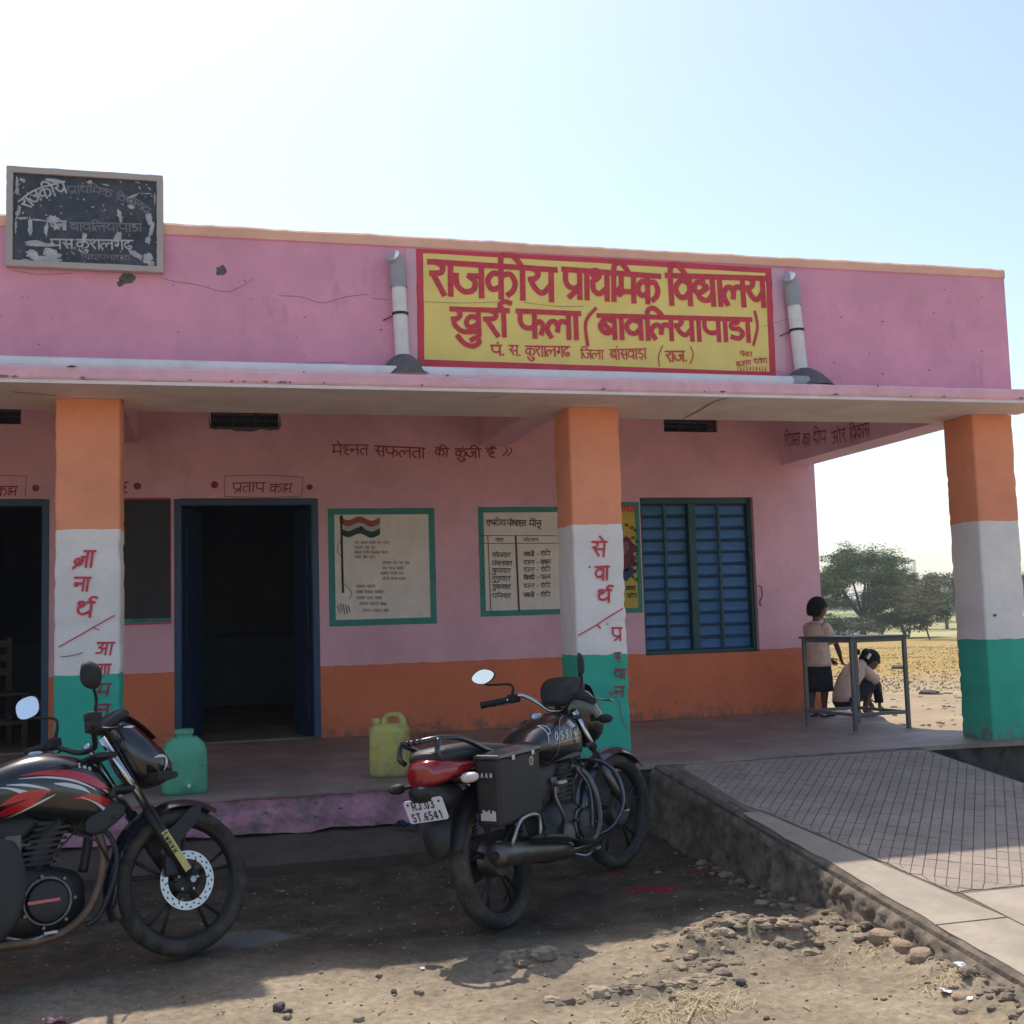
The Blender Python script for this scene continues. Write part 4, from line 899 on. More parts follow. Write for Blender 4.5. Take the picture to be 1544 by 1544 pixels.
for a_, b_ in zip(brk[:-1], brk[1:]): slab([(RX0+.03, b_+g), (RX0+.34, b_+g), (RX0+.34 if a_ < -1.5 else RX0+.12, a_-g), (RX0+.03, a_-g)], 'edge_slab', 'ramp_c', .006)
for a_, b_ in ((-2.72, -3.4), (-3.4, -4.1), (-4.1, -5.0)):
    for x0, x1 in ((RX0+.34+g*2, 3.75-g), (3.75+g, RX1-.03)):
        slab([(x0, b_+g), (x1, b_+g), (x1, a_-g+.0), (x0, a_-g)], 'floor_slab', 'ramp_c', .006)
slab([(RX0+.34+g*2, -2.714), (RX1-.03, -2.714), (RX1-.03, -.14), (RX0+.10, -.14), (RX0+.06, -1.29), (RX0+.13, -1.29)], 'scored_bed', 'groove', .002)
# diamonds between the scored lines
m = MB(); d1 = np.array([.60, .80]); d2 = np.array([-.80, .60]); s1, s2 = .125, .052; gv = .0024
vs_ = []
A = np.array([d1*s1, d2*s2])
def LB_(y): return RX0+.37 if y < -3.02 else (RX0+.145+.225*(-1.30-y)/1.72 if y < -1.30 else RX0+.10+.02*smooth(-1.29, -.2, y))
def inside(p): 
    x, y = p
    if not (-2.70 < y < -.16 and x < RX1-.045): return False
    return x > LB_(y)
for i in range(-45, 45):
    for j in range(-80, 80):
        o_ = np.array([3.8, -1.4])+d1*s1*i+d2*s2*j
        c4 = [o_+d1*gv+d2*gv, o_+d1*(s1-gv)+d2*gv, o_+d1*(s1-gv)+d2*(s2-gv), o_+d1*gv+d2*(s2-gv)]
        q4 = [p for p in c4]
        ins = [inside(p) for p in q4]
        if not any(ins): continue
        if not all(ins):
            ctr = None
            q4 = [np.array([min(max(p[0], LB_(p[1])), RX1-.045), min(max(p[1], -2.70), -.16)]) for p in q4]
            ar = abs((q4[2][0]-q4[0][0])*(q4[3][1]-q4[1][1])-(q4[3][0]-q4[1][0])*(q4[2][1]-q4[0][1]))
            if ar < .0016: continue
        h_ = .0055+rnd.uniform(-.0012, .0012)
        m.add([(p[0], p[1], rz(p[1])+h_) for p in q4]+[(p[0], p[1], rz(p[1])+.001) for p in q4], [(0, 1, 2, 3), (0, 4, 5, 1), (1, 5, 6, 2), (2, 6, 7, 3), (3, 7, 4, 0)])
m.build('scored_diamond', 'ramp_s', ramp_, kind='stuff')

# ---- loose stones, clods, rubble, litter
def rock(mb, c_, r, seed, flat=.7):
    a0 = rnd.uniform(0, 6.28); seg, rg = 7, 5; vs = []; fs = []
    for i in range(rg+1):
        th = math.pi*i/rg
        for j in range(seg):
            a = 2*math.pi*j/seg+a0; v = Vector((math.sin(th)*math.cos(a), math.sin(th)*math.sin(a), math.cos(th)*flat))
            k = 1+.45*noise.noise(v*1.6+Vector((seed, seed*.3, 0))); vs.append((c_[0]+v.x*r[0]*k, c_[1]+v.y*r[1]*k, c_[2]+v.z*r[2]*k))
    for i in range(rg):
        for j in range(seg): fs.append((i*seg+j, i*seg+(j+1) % seg, (i+1)*seg+(j+1) % seg, (i+1)*seg+j))
    mb.add(vs, fs)
M['stone'] = mat('stone', (.27, .21, .145), .9, .4, 12, .6, 40)
M['stone_d'] = mat('dark_stone', (.085, .07, .06), .9, .4, 12, .6, 40)
M['brick'] = mat('brick_rubble', (.27, .15, .095), .95, .3, 15, 1., 40, dirt=(.31, .235, .16), dscale=11, damt=.56)
M['clod2'] = mat('dark_clod', (.20, .15, .105), .97, .35, 20, 1., 50)
M['clod'] = mat('clod_earth', (.33, .25, .165), .97, .3, 20, 1., 50)
mb = MB(); mb2 = MB()
for k in range(2000):
    x = rnd.uniform(-.9, 2.85); y = rnd.uniform(-3.95, -.6)
    r = (.0018+.005*rnd.random()**2)*(1 if rnd.random() < .95 else 2.1); rock(mb if rnd.random() < .72 else mb2, (x, y, gz(x, y)+r*.25), (r*rnd.uniform(.8, 1.5), r, r*.8), k*.77)
for k in range(900):
    R = 10.5+18*rnd.random()**1.6; a = rnd.uniform(.28, .62); x = R*math.sin(a)*1.05+1.; y = R*math.cos(a)-7
    if x < 5.95 and y < 7.7: continue
    r = .012+.03*rnd.random()**2; rock(mb, (x, y, gz(x, y)+r*.1), (r*1.3, r, r*.7), k*.31)
tag(mb.build('gravel', 'stone', smooth=False, kind='stuff'), 'small tan pebbles and grit strewn over the earth', 'gravel')
tag(mb2.build('gravel', 'stone_d', smooth=False, kind='stuff'), 'small dark pebbles strewn over the earth', 'gravel')
mb = MB(); mbd = MB()
for k in range(620):
    mx, my, rx, ry, h = MOUNDS[rnd.choice((0, 0, 0, 1, 1, 2, 3, 4, 5))]; x = rnd.gauss(mx, rx*.62); y = rnd.gauss(my, ry*.7)
    if x > 2.76: continue
    r = .004+.034*rnd.random()**3.5; rock(mb if rnd.random() < .45 else mbd, (x, y, gz(x, y)-r*.1), (r*1.35, r, r*.8), k*.53)
tag(mb.build('clods', 'clod', kind='stuff'), 'crumbled pale clods of dug earth heaped on the two mounds', 'soil'); tag(mbd.build('clods', 'clod2', kind='stuff'), 'crumbled dark clods of dug earth heaped on the two mounds', 'soil')
mb = MB(); mb2 = MB()
for k in range(300):
    y = rnd.uniform(-3.9, -1.0); x = 2.745-abs(rnd.gauss(0, .07))-.03*rnd.random(); r = .004+.026*rnd.random()**4
    rock(mb if rnd.random() < .75 else mb2, (x, y, gz(x, y)+r*.2), (r*1.25, r, r*.8), k*.91)
tag(mb.build('rubble', 'clod2', kind='stuff'), 'small earth and mortar rubble along the foot of the ramp', 'rubble'); tag(mb2.build('rubble', 'brick', kind='stuff'), 'small brick crumbs along the foot of the ramp', 'rubble')
# single stones one can pick out
def single(name, m_, label, px, py, r, z=.0, flat=.75, cat='stone', group=None, seg=1):
    p = onZ(px, py, z); o = thing_mesh(name, m_, (p[0], p[1], gz(p[0], p[1]) if z == 0 else z), r, flat, px); return tag(o, label, cat, group)
def thing_mesh(name, m_, loc, r, flat, seed):
    mb = MB(); seg, rg = 12, 8; vs = []; fs = []
    for i in range(rg+1):
        th = math.pi*i/rg
        for j in range(seg):
            a = 2*math.pi*j/seg; v = Vector((math.sin(th)*math.cos(a), math.sin(th)*math.sin(a), math.cos(th)))
            v = Vector([math.copysign(abs(c)**.72, c) for c in v]); k = 1+.28*noise.noise(v*1.7+Vector((seed, 0, 0)))+.1*noise.noise(v*5+Vector((seed, 3, 0)))
            vs.append((v.x*r[0]*k, v.y*r[1]*k, v.z*r[2]*k*flat+r[2]*flat*.55))
    for i in range(rg):
        for j in range(seg): fs.append((i*seg+j, i*seg+(j+1) % seg, (i+1)*seg+(j+1) % seg, (i+1)*seg+j))
    mb.add(vs, fs); o = mb.build(name, m_, smooth=True, autosmooth=35); o.location = loc; o.rotation_euler = (0, 0, seed % 3); return o
single('stone', 'stone_d', 'dark round stone on the sunlit earth below the mound', 1117, 1487, (.022, .02, .02))
single('stone', 'stone_d', 'dark stone at the bottom edge right of centre left of the dry straw', 1014, 1507, (.014, .012, .012))
single('stone', 'stone_d', 'dark lump of rock at the lower left of the sunlit strip', 421, 1524, (.024, .02, .02))
single('stone', 'stone', 'pale flat stone beside the dark rock at lower left', 433, 1534, (.018, .014, .014))
single('stone', 'stone', 'brown stone on the sunlit earth in front of the rear wheel', 632, 1497, (.02, .016, .018))
single('stone', 'stone_d', 'small dark stone left of the brown one on the sunlit earth', 594, 1497, (.012, .012, .014))
single('stone', 'stone', 'rounded stone at bottom centre of the sunlit earth', 541, 1540, (.02, .018, .016))
single('stone', 'stone', 'flat pale stone between the mound and the brick rubble', 1232, 1430, (.03, .018, .014))
single('stone', 'stone_d', 'dark stone at the shadow edge right of the mound', 1201, 1407, (.014, .014, .014))
for i, (px, py, r, lab) in enumerate(((1318, 1398, .045, 'broken brick nearest the shadow at the ramp foot'), (1331, 1421, .052, 'reddish broken brick second from the shadow by the ramp'), (1360, 1436, .048, 'broken brick in the middle of the rubble along the ramp'), (1388, 1450, .05, 'broad earthy brick lump beside the white scrap by the ramp'), (1455, 1500, .042, 'brown brick stub low by the ramp near white litter'), (1303, 1370, .06, 'earth-coloured rubble block in the corner of ramp shadow'), (1412, 1443, .03, 'thin broken slab leaning on the ramp side'))):
    p = onZ(px, py, .03); o = thing_mesh('broken_brick', 'brick' if i not in (5,) else 'clod', (p[0], p[1], gz(p[0], p[1])-.022), (r*1.2, r*.8, r*.7), .8, i*2.1+.4); tag(o, lab, 'broken brick', 'brick rubble along the ramp')
M['paper'] = mat('white_litter', (.75, .74, .72), .8, .05, 20)
M['cloth'] = mat('pink_cloth', (.42, .22, .26), .9, .2, 20, .5, 60)
def scrap(label, px, py, s_, seed, m_='paper', name='paper_scrap', cat='litter', ry=1.):
    p = onZ(px, py, .015); z0 = gz(p[0], p[1]); mb = MB(); n_ = 5; vs = []
    for i in range(n_+1):
        for j in range(n_+1):
            u = (i/n_-.5)*2; v = (j/n_-.5)*2; vs.append((s_*u*(1+.3*noise.noise(Vector((u*2, v*2, seed)))), s_*ry*v*(1+.3*noise.noise(Vector((v*2, u*2, seed+5)))), s_*.5*(.5+noise.noise(Vector((u*1.6, v*1.6, seed*3)))) ))
    fs = [(i*(n_+1)+j, i*(n_+1)+j+1, (i+1)*(n_+1)+j+1, (i+1)*(n_+1)+j) for i in range(n_) for j in range(n_)]
    mb.add(vs, fs); o = mb.build(name, m_, smooth=False); o.location = (p[0], p[1], z0+.006); o.rotation_euler = (rnd.uniform(-.3, .5), rnd.uniform(-.3, .3), seed)
    md = o.modifiers.new('thickness', 'SOLIDIFY'); md.thickness = .0015
    return tag(o, label, cat)
scrap('crumpled white paper lying flat on the earth near the ramp', 1425, 1501, .02, 1.)
scrap('upright folded white paper beside a brick stub', 1448, 1482, .018, 2.)
scrap('small white scrap lying on broken brick at ramp foot', 1346, 1427, .011, 3.)
scrap('tiny white scrap among straw by the ramp', 1463, 1515, .01, 4.)
scrap('tiny white paper bit under the rear wheel bike in shade', 637, 1455, .008, 6.)
scrap('pale lilac scrap in the dark corner below the middle pillar', 990, 1235, .018, 5.)
scrap('crumpled pink cloth at the bottom left corner', 82, 1536, .045, 7., 'cloth', 'cloth_scrap', 'cloth', .5)
M['blue_cloth'] = mat('dark_blue_cloth', (.03, .035, .07), .9, .3, 20, .5, 60)
o = scrap('dark blue crumpled rag on the ledge behind the mudguard', 612, 1246, .07, 9., 'blue_cloth', 'rag', 'cloth', .35); p = onY(612, 1250, -.3); o.location = (p[0], -.3, .185)
# litter in the shade: leaves and chips, too many to count
mb = MB()
for k in range(170):
    x = rnd.uniform(-.5, 2.7); y = rnd.uniform(-2.4, -.6)+rnd.uniform(-.1, .1); s_ = rnd.uniform(.003, .010); a = rnd.uniform(0, 6.28); z = gz(x, y)+.004
    c, s = math.cos(a)*s_, math.sin(a)*s_; mb.add([(x-c, y-s, z), (x+s*.4, y-c*.4, z+.003), (x+c, y+s, z+.001), (x-s*.4, y+c*.4, z+.004)], [(0, 1, 2, 3)])
tag(mb.build('leaf_litter', mat('pale_litter', (.24, .22, .18), .8, .4, 20), kind='stuff'), 'pale dry leaf bits and chips on the shaded earth', 'litter')
mb = MB()
for k in range(260):
    x = rnd.uniform(2.9, 4.6); y = rnd.uniform(-1.3, -.05)-rnd.random()**2*1.; s_ = rnd.uniform(.002, .007); a = rnd.uniform(0, 6.28); z = rz(y)+.010
    c, s = math.cos(a)*s_, math.sin(a)*s_; mb.add([(x-c, y-s, z), (x+s*.5, y-c*.5, z+.002), (x+c, y+s, z), (x-s*.5, y+c*.5, z+.002)], [(0, 1, 2, 3)])
tag(mb.build('chalk_bits', mat('pale_chips', (.42, .40, .37), .8, .4, 20), kind='stuff'), 'pale chips scattered over the top of the ramp', 'litter')
# straw tufts
def straw(name, label, cx_, cy_, rad, n_, h, flatness=.5):
    mb = MB()
    for k in range(n_):
        x = rnd.gauss(cx_, rad); y = rnd.gauss(cy_, rad*.7); z = gz(x, y); a = rnd.uniform(0, 6.28); l = h*rnd.uniform(.5, 1.3); e = rnd.uniform(.1, flatness)
        p = [Vector((x, y, z)), Vector((x+l*.5*math.cos(a), y+l*.5*math.sin(a), z+l*e*.7)), Vector((x+l*math.cos(a+.3), y+l*math.sin(a+.3), z+l*e*.5))]; w_ = rnd.uniform(.0008, .0018)
        sd = Vector((-math.sin(a), math.cos(a), 0))*w_
        mb.add([p[0]-sd, p[0]+sd, p[1]+sd, p[1]-sd, p[2]], [(0, 1, 2, 3), (3, 2, 4)])
    return tag(mb.build(name, M['straw'], kind='stuff'), label, 'dry grass')
M['straw'] = mat('straw', (.46, .36, .19), .8, .3, 30)
straw('dry_grass', 'dry straw tuft at the bottom edge below the mound', 1.72, -3.2, .10, 150, .10)
straw('dry_grass', 'yellow grass patch at the bottom near the centre right', 1.48, -3.3, .09, 260, .035, .9)
straw('dry_grass', 'straw bits caught along the brick rubble by the ramp', 2.62, -2.9, .12, 160, .05); straw('dry_grass', 'straw tuft low by the ramp beside the white litter', 2.62, -3.35, .07, 130, .05)
# twig and wire bits
mb = MB()
for (x0, y0, x1, y1) in ((1210, 1515, 1222, 1521), (1036, 1540, 1055, 1500), (800, 1534, 812, 1541), (905, 1535, 925, 1542), (570, 1530, 580, 1522)):
    a_, b_ = onZ(x0, y0, .01), onZ(x1, y1, .012); mb.tube([(a_[0], a_[1], gz(a_[0], a_[1])+.006), (b_[0], b_[1], gz(b_[0], b_[1])+.006)], .003, 5)
tag(mb.build('twigs', M['straw'], kind='stuff'), 'a few pale twigs lying on the sunlit earth', 'twigs')
# far rocks on the path behind
for px, py, r, lab in ((1401, 1047, .16, 'dark boulder on the path behind the right pillar'), (1417, 1048, .07, 'small dark rock just right of the dark boulder'), (1430, 1047, .08, 'small dark rock nearest the right pillar'), (1355, 1008, .2, 'dark stone heap at the near edge of the golden field'), (1424, 1070, .05, 'lone small stone on the pale path')):
    p = onZ(px, py, gz(*onZ(px, py, -.1)[:2])); tag(thing_mesh('rock', 'stone_d', (p[0], p[1], gz(p[0], p[1])-.02), (r, r*.7, r*.45), .8, px*.1), lab, 'rock')
# ================================================================== MOTORCYCLES
M['tyre'] = mat('tyre_rubber', (.024, .022, .02), .88, .3, 20, .4, 80, dirt=(.10, .08, .06), dscale=7, damt=.47)
M['gloss'] = mat('gloss_black', (.008, .008, .009), .24, .1, 8, coat=.8, spec=.5, dirt=(.035, .03, .025), dscale=5, damt=.33)
M['bluegloss'] = mat('gloss_dark_blue', (.010, .013, .028), .22, .1, 8, coat=1., spec=.6)
M['matt'] = mat('matt_black', (.012, .012, .013), .5, .25, 12, .2, 60, dirt=(.045, .038, .03), dscale=6, damt=.30)
M['rubber'] = mat('grip_rubber', (.012, .012, .012), .7, .2, 20)
M['chrome'] = mat('chrome', (.55, .55, .55), .2, .05, 8, metal=1.)
M['steel'] = mat('dull_steel', (.36, .35, .34), .38, .2, 20, metal=1.)
M['darksteel'] = mat('dark_steel', (.13, .12, .115), .35, .25, 12, metal=.9)
M['alloy'] = mat('engine_alloy', (.14, .13, .12), .45, .3, 14, metal=.9, bump=.2, bscale=60)
M['rust'] = mat('rusty_pipe', (.17, .11, .07), .55, .35, 10, metal=.6)
M['seatv'] = mat('seat_vinyl', (.016, .016, .017), .5, .15, 10, .3, 120)
M['bred'] = mat('bike_red', (.48, .012, .018), .25, .1, 8, coat=1.)
M['bwhite'] = mat('bike_white', (.62, .60, .60), .3, .06, 8, coat=.8)
M['bgrey'] = mat('bike_grey', (.22, .22, .24), .3, .06, 8, coat=.8)
M['lensr'] = mat('red_lens', (.28, .006, .012), .12, .1, 10, coat=1.)
M['lensc'] = mat('clear_lens', (.62, .55, .50), .12, .1, 10, coat=1.)
M['lenso'] = mat('orange_lens', (.55, .22, .06), .15, .1, 10, coat=1.)
M['glass'] = mat('mirror_silver', (.80, .78, .79), .03, .0, 5, metal=1.)
M['plate'] = mat('plate_white', (.66, .66, .72), .4, .04, 8)
M['brakepad'] = mat('disc_steel', (.52, .51, .50), .3, .1, 20, metal=1.)
M['sticker'] = mat('yellow_sticker', (.55, .48, .14), .4, .2, 25)

def loft(secs, n=24, e=2.4):
    """secs: (x, half width, z low, z high[, exponent]) -> rings around the x axis"""
    rr = []
    for s_ in secs:
        x, w_, z0, z1 = s_[:4]; ee = s_[4] if len(s_) > 4 else e; c = (z0+z1)/2; h = (z1-z0)/2; ring = []
        for k in range(n):
            a = 2*math.pi*k/n; ca, sa = math.cos(a), math.sin(a)
            ring.append((x, w_*math.copysign(abs(ca)**(2/ee), ca), c+h*math.copysign(abs(sa)**(2/ee), sa)))
        rr.append(ring)
    return rr
def csecs(secs, n=5):
    L = max(len(s_) for s_ in secs); secs = [tuple(s_)+(2.4,)*(L-len(s_)) for s_ in secs]; return [tuple(q) for q in catmull(secs, n)]
class Shell:
    def __init__(s, secs, e=2.4): s.s = csecs(secs, 6); s.e = e
    def mesh(s, n=28): return MB().rings(loft(s.s, n, s.e))
    def y(s, x, z, side=-1, off=.0018):
        xs_ = [q[0] for q in s.s]; order = np.argsort(xs_); A = np.array([[q[0], q[1], q[2], q[3]] for q in s.s])[order]
        w_, z0, z1 = (np.interp(x, A[:, 0], A[:, i]) for i in (1, 2, 3)); c = (z0+z1)/2; h = (z1-z0)/2
        t = min(.995, abs((z-c)/h)); return side*(w_*(1-t**s.e)**(1/s.e)+off)
    def decal(s, mb, pts, side=-1, off=.002, n=6):
        """ribbon (x, z, width) painted on the side of the shell"""
        q = catmull(pts, n); L = []; R = []; C = []
        global _dl; _dl = (_dl+1) % 8; o = off+_dl*.00025
        for i, p in enumerate(q):
            t = q[min(i+1, len(q)-1)][:2]-q[max(i-1, 0)][:2]; t = t/(np.linalg.norm(t)+1e-9); nn = np.array([-t[1], t[0]])*abs(p[2])/2
            for lst, k in ((L, 1), (C, 0), (R, -1)):
                v = p[:2]+nn*k; lst.append((v[0], s.y(v[0], v[1], side, o), v[1]))
        k = len(L); mb.add(L+C+R, [(i, i+1, k+i+1, k+i) for i in range(k-1)]+[(k+i, k+i+1, 2*k+i+1, 2*k+i) for i in range(k-1)])
_dl = 0
def tread(R, w_, y0=0.):
    """tyre cross-section as lathe profile around the y axis with block shoulders"""
    mb = MB(); N = 72; prof = [(R-.062, -w_*.32), (R-.05, -w_*.46), (R-.032, -w_*.5), (R-.014, -w_*.44), (R-.004, -w_*.28), (R, -w_*.1), (R, w_*.1), (R-.004, w_*.28), (R-.014, w_*.44), (R-.032, w_*.5), (R-.05, w_*.46), (R-.062, w_*.32)]
    rr = []
    for k in range(N):
        a = 2*math.pi*k/N; ring = []
        for i, (r, y) in enumerate(prof):
            rr_ = r-(.0045 if (k % 3 == 0 and 3 <= i <= 8 and i not in (5, 6)) else 0)
            ring.append((rr_*math.cos(a), y+y0, rr_*math.sin(a)))
        rr.append(ring)
    return mb.rings(rr, closed=True, cap=False)
def wheel(parent, c_, R, tw, xf, spokes=5, disc=None, drum=False):
    """alloy wheel: tyre > rim, spoke, hub, brake disc. xf maps bike-local points (steering)"""
    def PL(mb): return mb.xf(lambda v: xf((v[0]+c_[0], v[1]+c_[1], v[2]+c_[2])))
    t_ = PL(tread(R, tw)).build('wheel', 'tyre', parent, smooth=True, autosmooth=50)
    rm = MB(); Ri = R-.058; N = 56
    prof = [(Ri+.004, -tw*.36), (Ri-.004, -tw*.36), (Ri-.014, -tw*.22), (Ri-.022, 0), (Ri-.014, tw*.22), (Ri-.004, tw*.36), (Ri+.004, tw*.36)]
    rm.rings([[(r*math.cos(2*math.pi*k/N), y, r*math.sin(2*math.pi*k/N)) for r, y in prof] for k in range(N)], closed=True, cap=False)
    PL(rm).build('rim', 'matt', t_, smooth=True)
    for k in range(spokes):
        a = 2*math.pi*k/spokes+.3; sp = MB()
        for da in (-.10, .10):
            pts = [(.035*math.cos(a), 0, .035*math.sin(a)), (Ri*.5*math.cos(a+da*.8), .0, Ri*.5*math.sin(a+da*.8)), ((Ri-.012)*math.cos(a+da*1.6), 0, (Ri-.012)*math.sin(a+da*1.6))]
            sp.tube(pts, [.013, .009, .011], 6, flat=.8)
        PL(sp).build('spoke', 'matt', t_, smooth=True)
    h = MB(); h.lathe([(0, -.05), (.02, -.05), (.028, -.035), (.05, -.03), (.05, .03), (.028, .035), (.02, .05), (0, .05)], axis='y', seg=24); PL(h).build('hub', 'alloy', t_, smooth=True, autosmooth=40)
    if drum:
        h = MB(); h.lathe([(0, -.048), (.075, -.046), (.082, -.036), (.082, .03), (.075, .036), (0, .04)], axis='y', seg=32); PL(h).build('drum', 'alloy', t_, smooth=True, autosmooth=40)
    if disc:
        Ro, Rn, y = disc; d_ = MB(); N = 72
        # ring with two rows of drilled holes, built as radial lattice with gaps
        rows = [Rn, Rn+(Ro-Rn)*.22, Rn+(Ro-Rn)*.42, Rn+(Ro-Rn)*.60, Rn+(Ro-Rn)*.8, Ro]
        for k in range(N):
            a0, a1 = 2*math.pi*k/N, 2*math.pi*(k+1)/N
            for ri in range(5):
                if (ri == 1 and k % 4 == 0) or (ri == 3 and k % 4 == 2): continue
                q4 = [(r*math.cos(a), s_, r*math.sin(a)) for s_ in (y-.002, y+.002) for r, a in ((rows[ri], a0), (rows[ri+1], a0), (rows[ri+1], a1), (rows[ri], a1))]
                d_.add(q4, [(0, 1, 2, 3), (4, 7, 6, 5)]+[(i, (i+1) % 4, 4+(i+1) % 4, 4+i) for i in range(4)])
        PL(d_).build('brake_disc', 'brakepad', t_)
        d_ = MB(); d_.lathe([(0, y-.004), (Rn*.62, y-.004), (Rn*.66, y)], axis='y', seg=30)
        for k in range(6):
            a = k*math.pi/3; d_.tube([(Rn*.5*math.cos(a), y, Rn*.5*math.sin(a)), (Rn*1.06*math.cos(a), y, Rn*1.06*math.sin(a))], .008, 6, flat=.4)
        PL(d_).build('disc_carrier', 'matt', t_, smooth=True)
        for k in range(5):
            a = k*2*math.pi/5+.2; b_ = MB(); b_.lathe([(0, y-.012), (.006, y-.012), (.006, y-.002)], c=(Rn*.5*math.cos(a), 0, Rn*.5*math.sin(a)), axis='y', seg=8); PL(b_).build('bolt', 'steel', t_)
    return t_
def fender(x0, z0, R, a0, a1, w_, th=.004, drop=.02, n=22):
    rr = []
    for k in range(n+1):
        a = math.radians(a0+(a1-a0)*k/n); f = min(1, 4*k/n, 4*(1-k/n))**.5 if k not in (0, n) else .35
        ring = []
        for j in range(9):
            t = -1+j/4; ring.append((R-(abs(t)**2.4)*drop*1.6, t*w_/2*(.55+.45*f)))
        for j in range(8, -1, -1):
            t = -1+j/4; ring.append((R-th-(abs(t)**2.4)*drop*1.6, t*w_/2*(.55+.45*f)*.96))
        rr.append([(x0+r*math.cos(a), y, z0+r*math.sin(a)) for r, y in ring])
    return MB().rings(rr)
def steering(px, pz, rake, ang, drop=0.):
    """rotation about the steering axis through (px, 0, pz), raked back"""
    ax = Vector((-math.sin(math.radians(rake)), 0, math.cos(math.radians(rake)))); Rm = Matrix.Rotation(math.radians(ang), 3, ax); p0 = Vector((px, 0, pz))
    def f(v): r = Rm @ (Vector(v)-p0)+p0; return (r.x, r.y, r.z)
    return f
def mirror(parent, xf, side, base, head, r=(.062, .045), facing=(-1, 0, .1), rotdeg=0., shape=2.3):
    m = MB(); m.ctube([base, (base[0]+.01, base[1]+side*.012, base[2]+(head[2]-base[2])*.5), (head[0]+.012, head[1]-side*.01, head[2]-.045), (head[0]+.014, head[1], head[2]-.01)], [.0085, .0065, .006, .007], 8); m.xf(xf)
    st_ = m.build('mirror', 'rubber', parent, smooth=True)
    f = Vector(facing).normalized(); u = Vector((0, 0, 1)); a = u.cross(f).normalized(); b_ = f.cross(a).normalized(); rt = math.radians(rotdeg)
    A = a*math.cos(rt)+b_*math.sin(rt); B = -a*math.sin(rt)+b_*math.cos(rt); c_ = Vector(head)
    def ring(sc, d): 
        o_ = []
        for k in range(28):
            t = 2*math.pi*k/28; ca, sa = math.cos(t), math.sin(t); o_.append(c_+f*d+A*(r[0]*sc*math.copysign(abs(ca)**(2/shape), ca))+B*(r[1]*sc*math.copysign(abs(sa)**(2/shape), sa)))
        return [tuple(v) for v in o_]
    m = MB(); m.rings([ring(.35, -.026), ring(.75, -.02), ring(.96, -.008), ring(1., .0), ring(.98, .005), ring(.93, .0035)]); m.xf(xf); m.build('mirror_shell', 'rubber', st_, smooth=True, autosmooth=60)
    m = MB(); m.add(ring(.92, .0045), [tuple(range(28))]); m.xf(xf); m.build('mirror_glass', 'glass', st_)
def grip(parent, xf, a, b):
    A, B = Vector(a), Vector(b); m = MB(); N = 17; m.tube([A+(B-A)*k/(N-1) for k in range(N)], [.0165 if k % 2 else .0178 for k in range(N)], 12); m.tube([B-(A-B).normalized()*0.0, B+(B-A).normalized()*.012], .019, 12); m.xf(xf); m.build('grip', 'rubber', parent, smooth=True, autosmooth=50)
def lever(parent, xf, p, side, ball=True, m_='steel'):
    m = MB(); m.ctube([p, (p[0]+.045, p[1]+side*.04, p[2]-.01), (p[0]+.05, p[1]+side*.12, p[2]-.02), (p[0]+.035, p[1]+side*.17, p[2]-.022)], [.009, .006, .005, .006], 8)
    if ball: m.ell((p[0]+.034, p[1]+side*.175, p[2]-.022), (.009, .009, .009), 10, 7)
    m.xf(xf); m.build('lever', m_, parent, smooth=True)
def ribbon3(mb, pts, w_, nrm=(0, -1, 0), up=None):
    pts = [Vector(p) for p in pts]; n_ = Vector(nrm); L = []; R = []
    for i, p in enumerate(pts):
        t = (pts[min(i+1, len(pts)-1)]-pts[max(0, i-1)]).normalized(); s_ = t.cross(n_).normalized()*w_/2; L.append(p+s_); R.append(p-s_)
    k = len(L); mb.add(L+R, [(i, i+1, k+i+1, k+i) for i in range(k-1)])
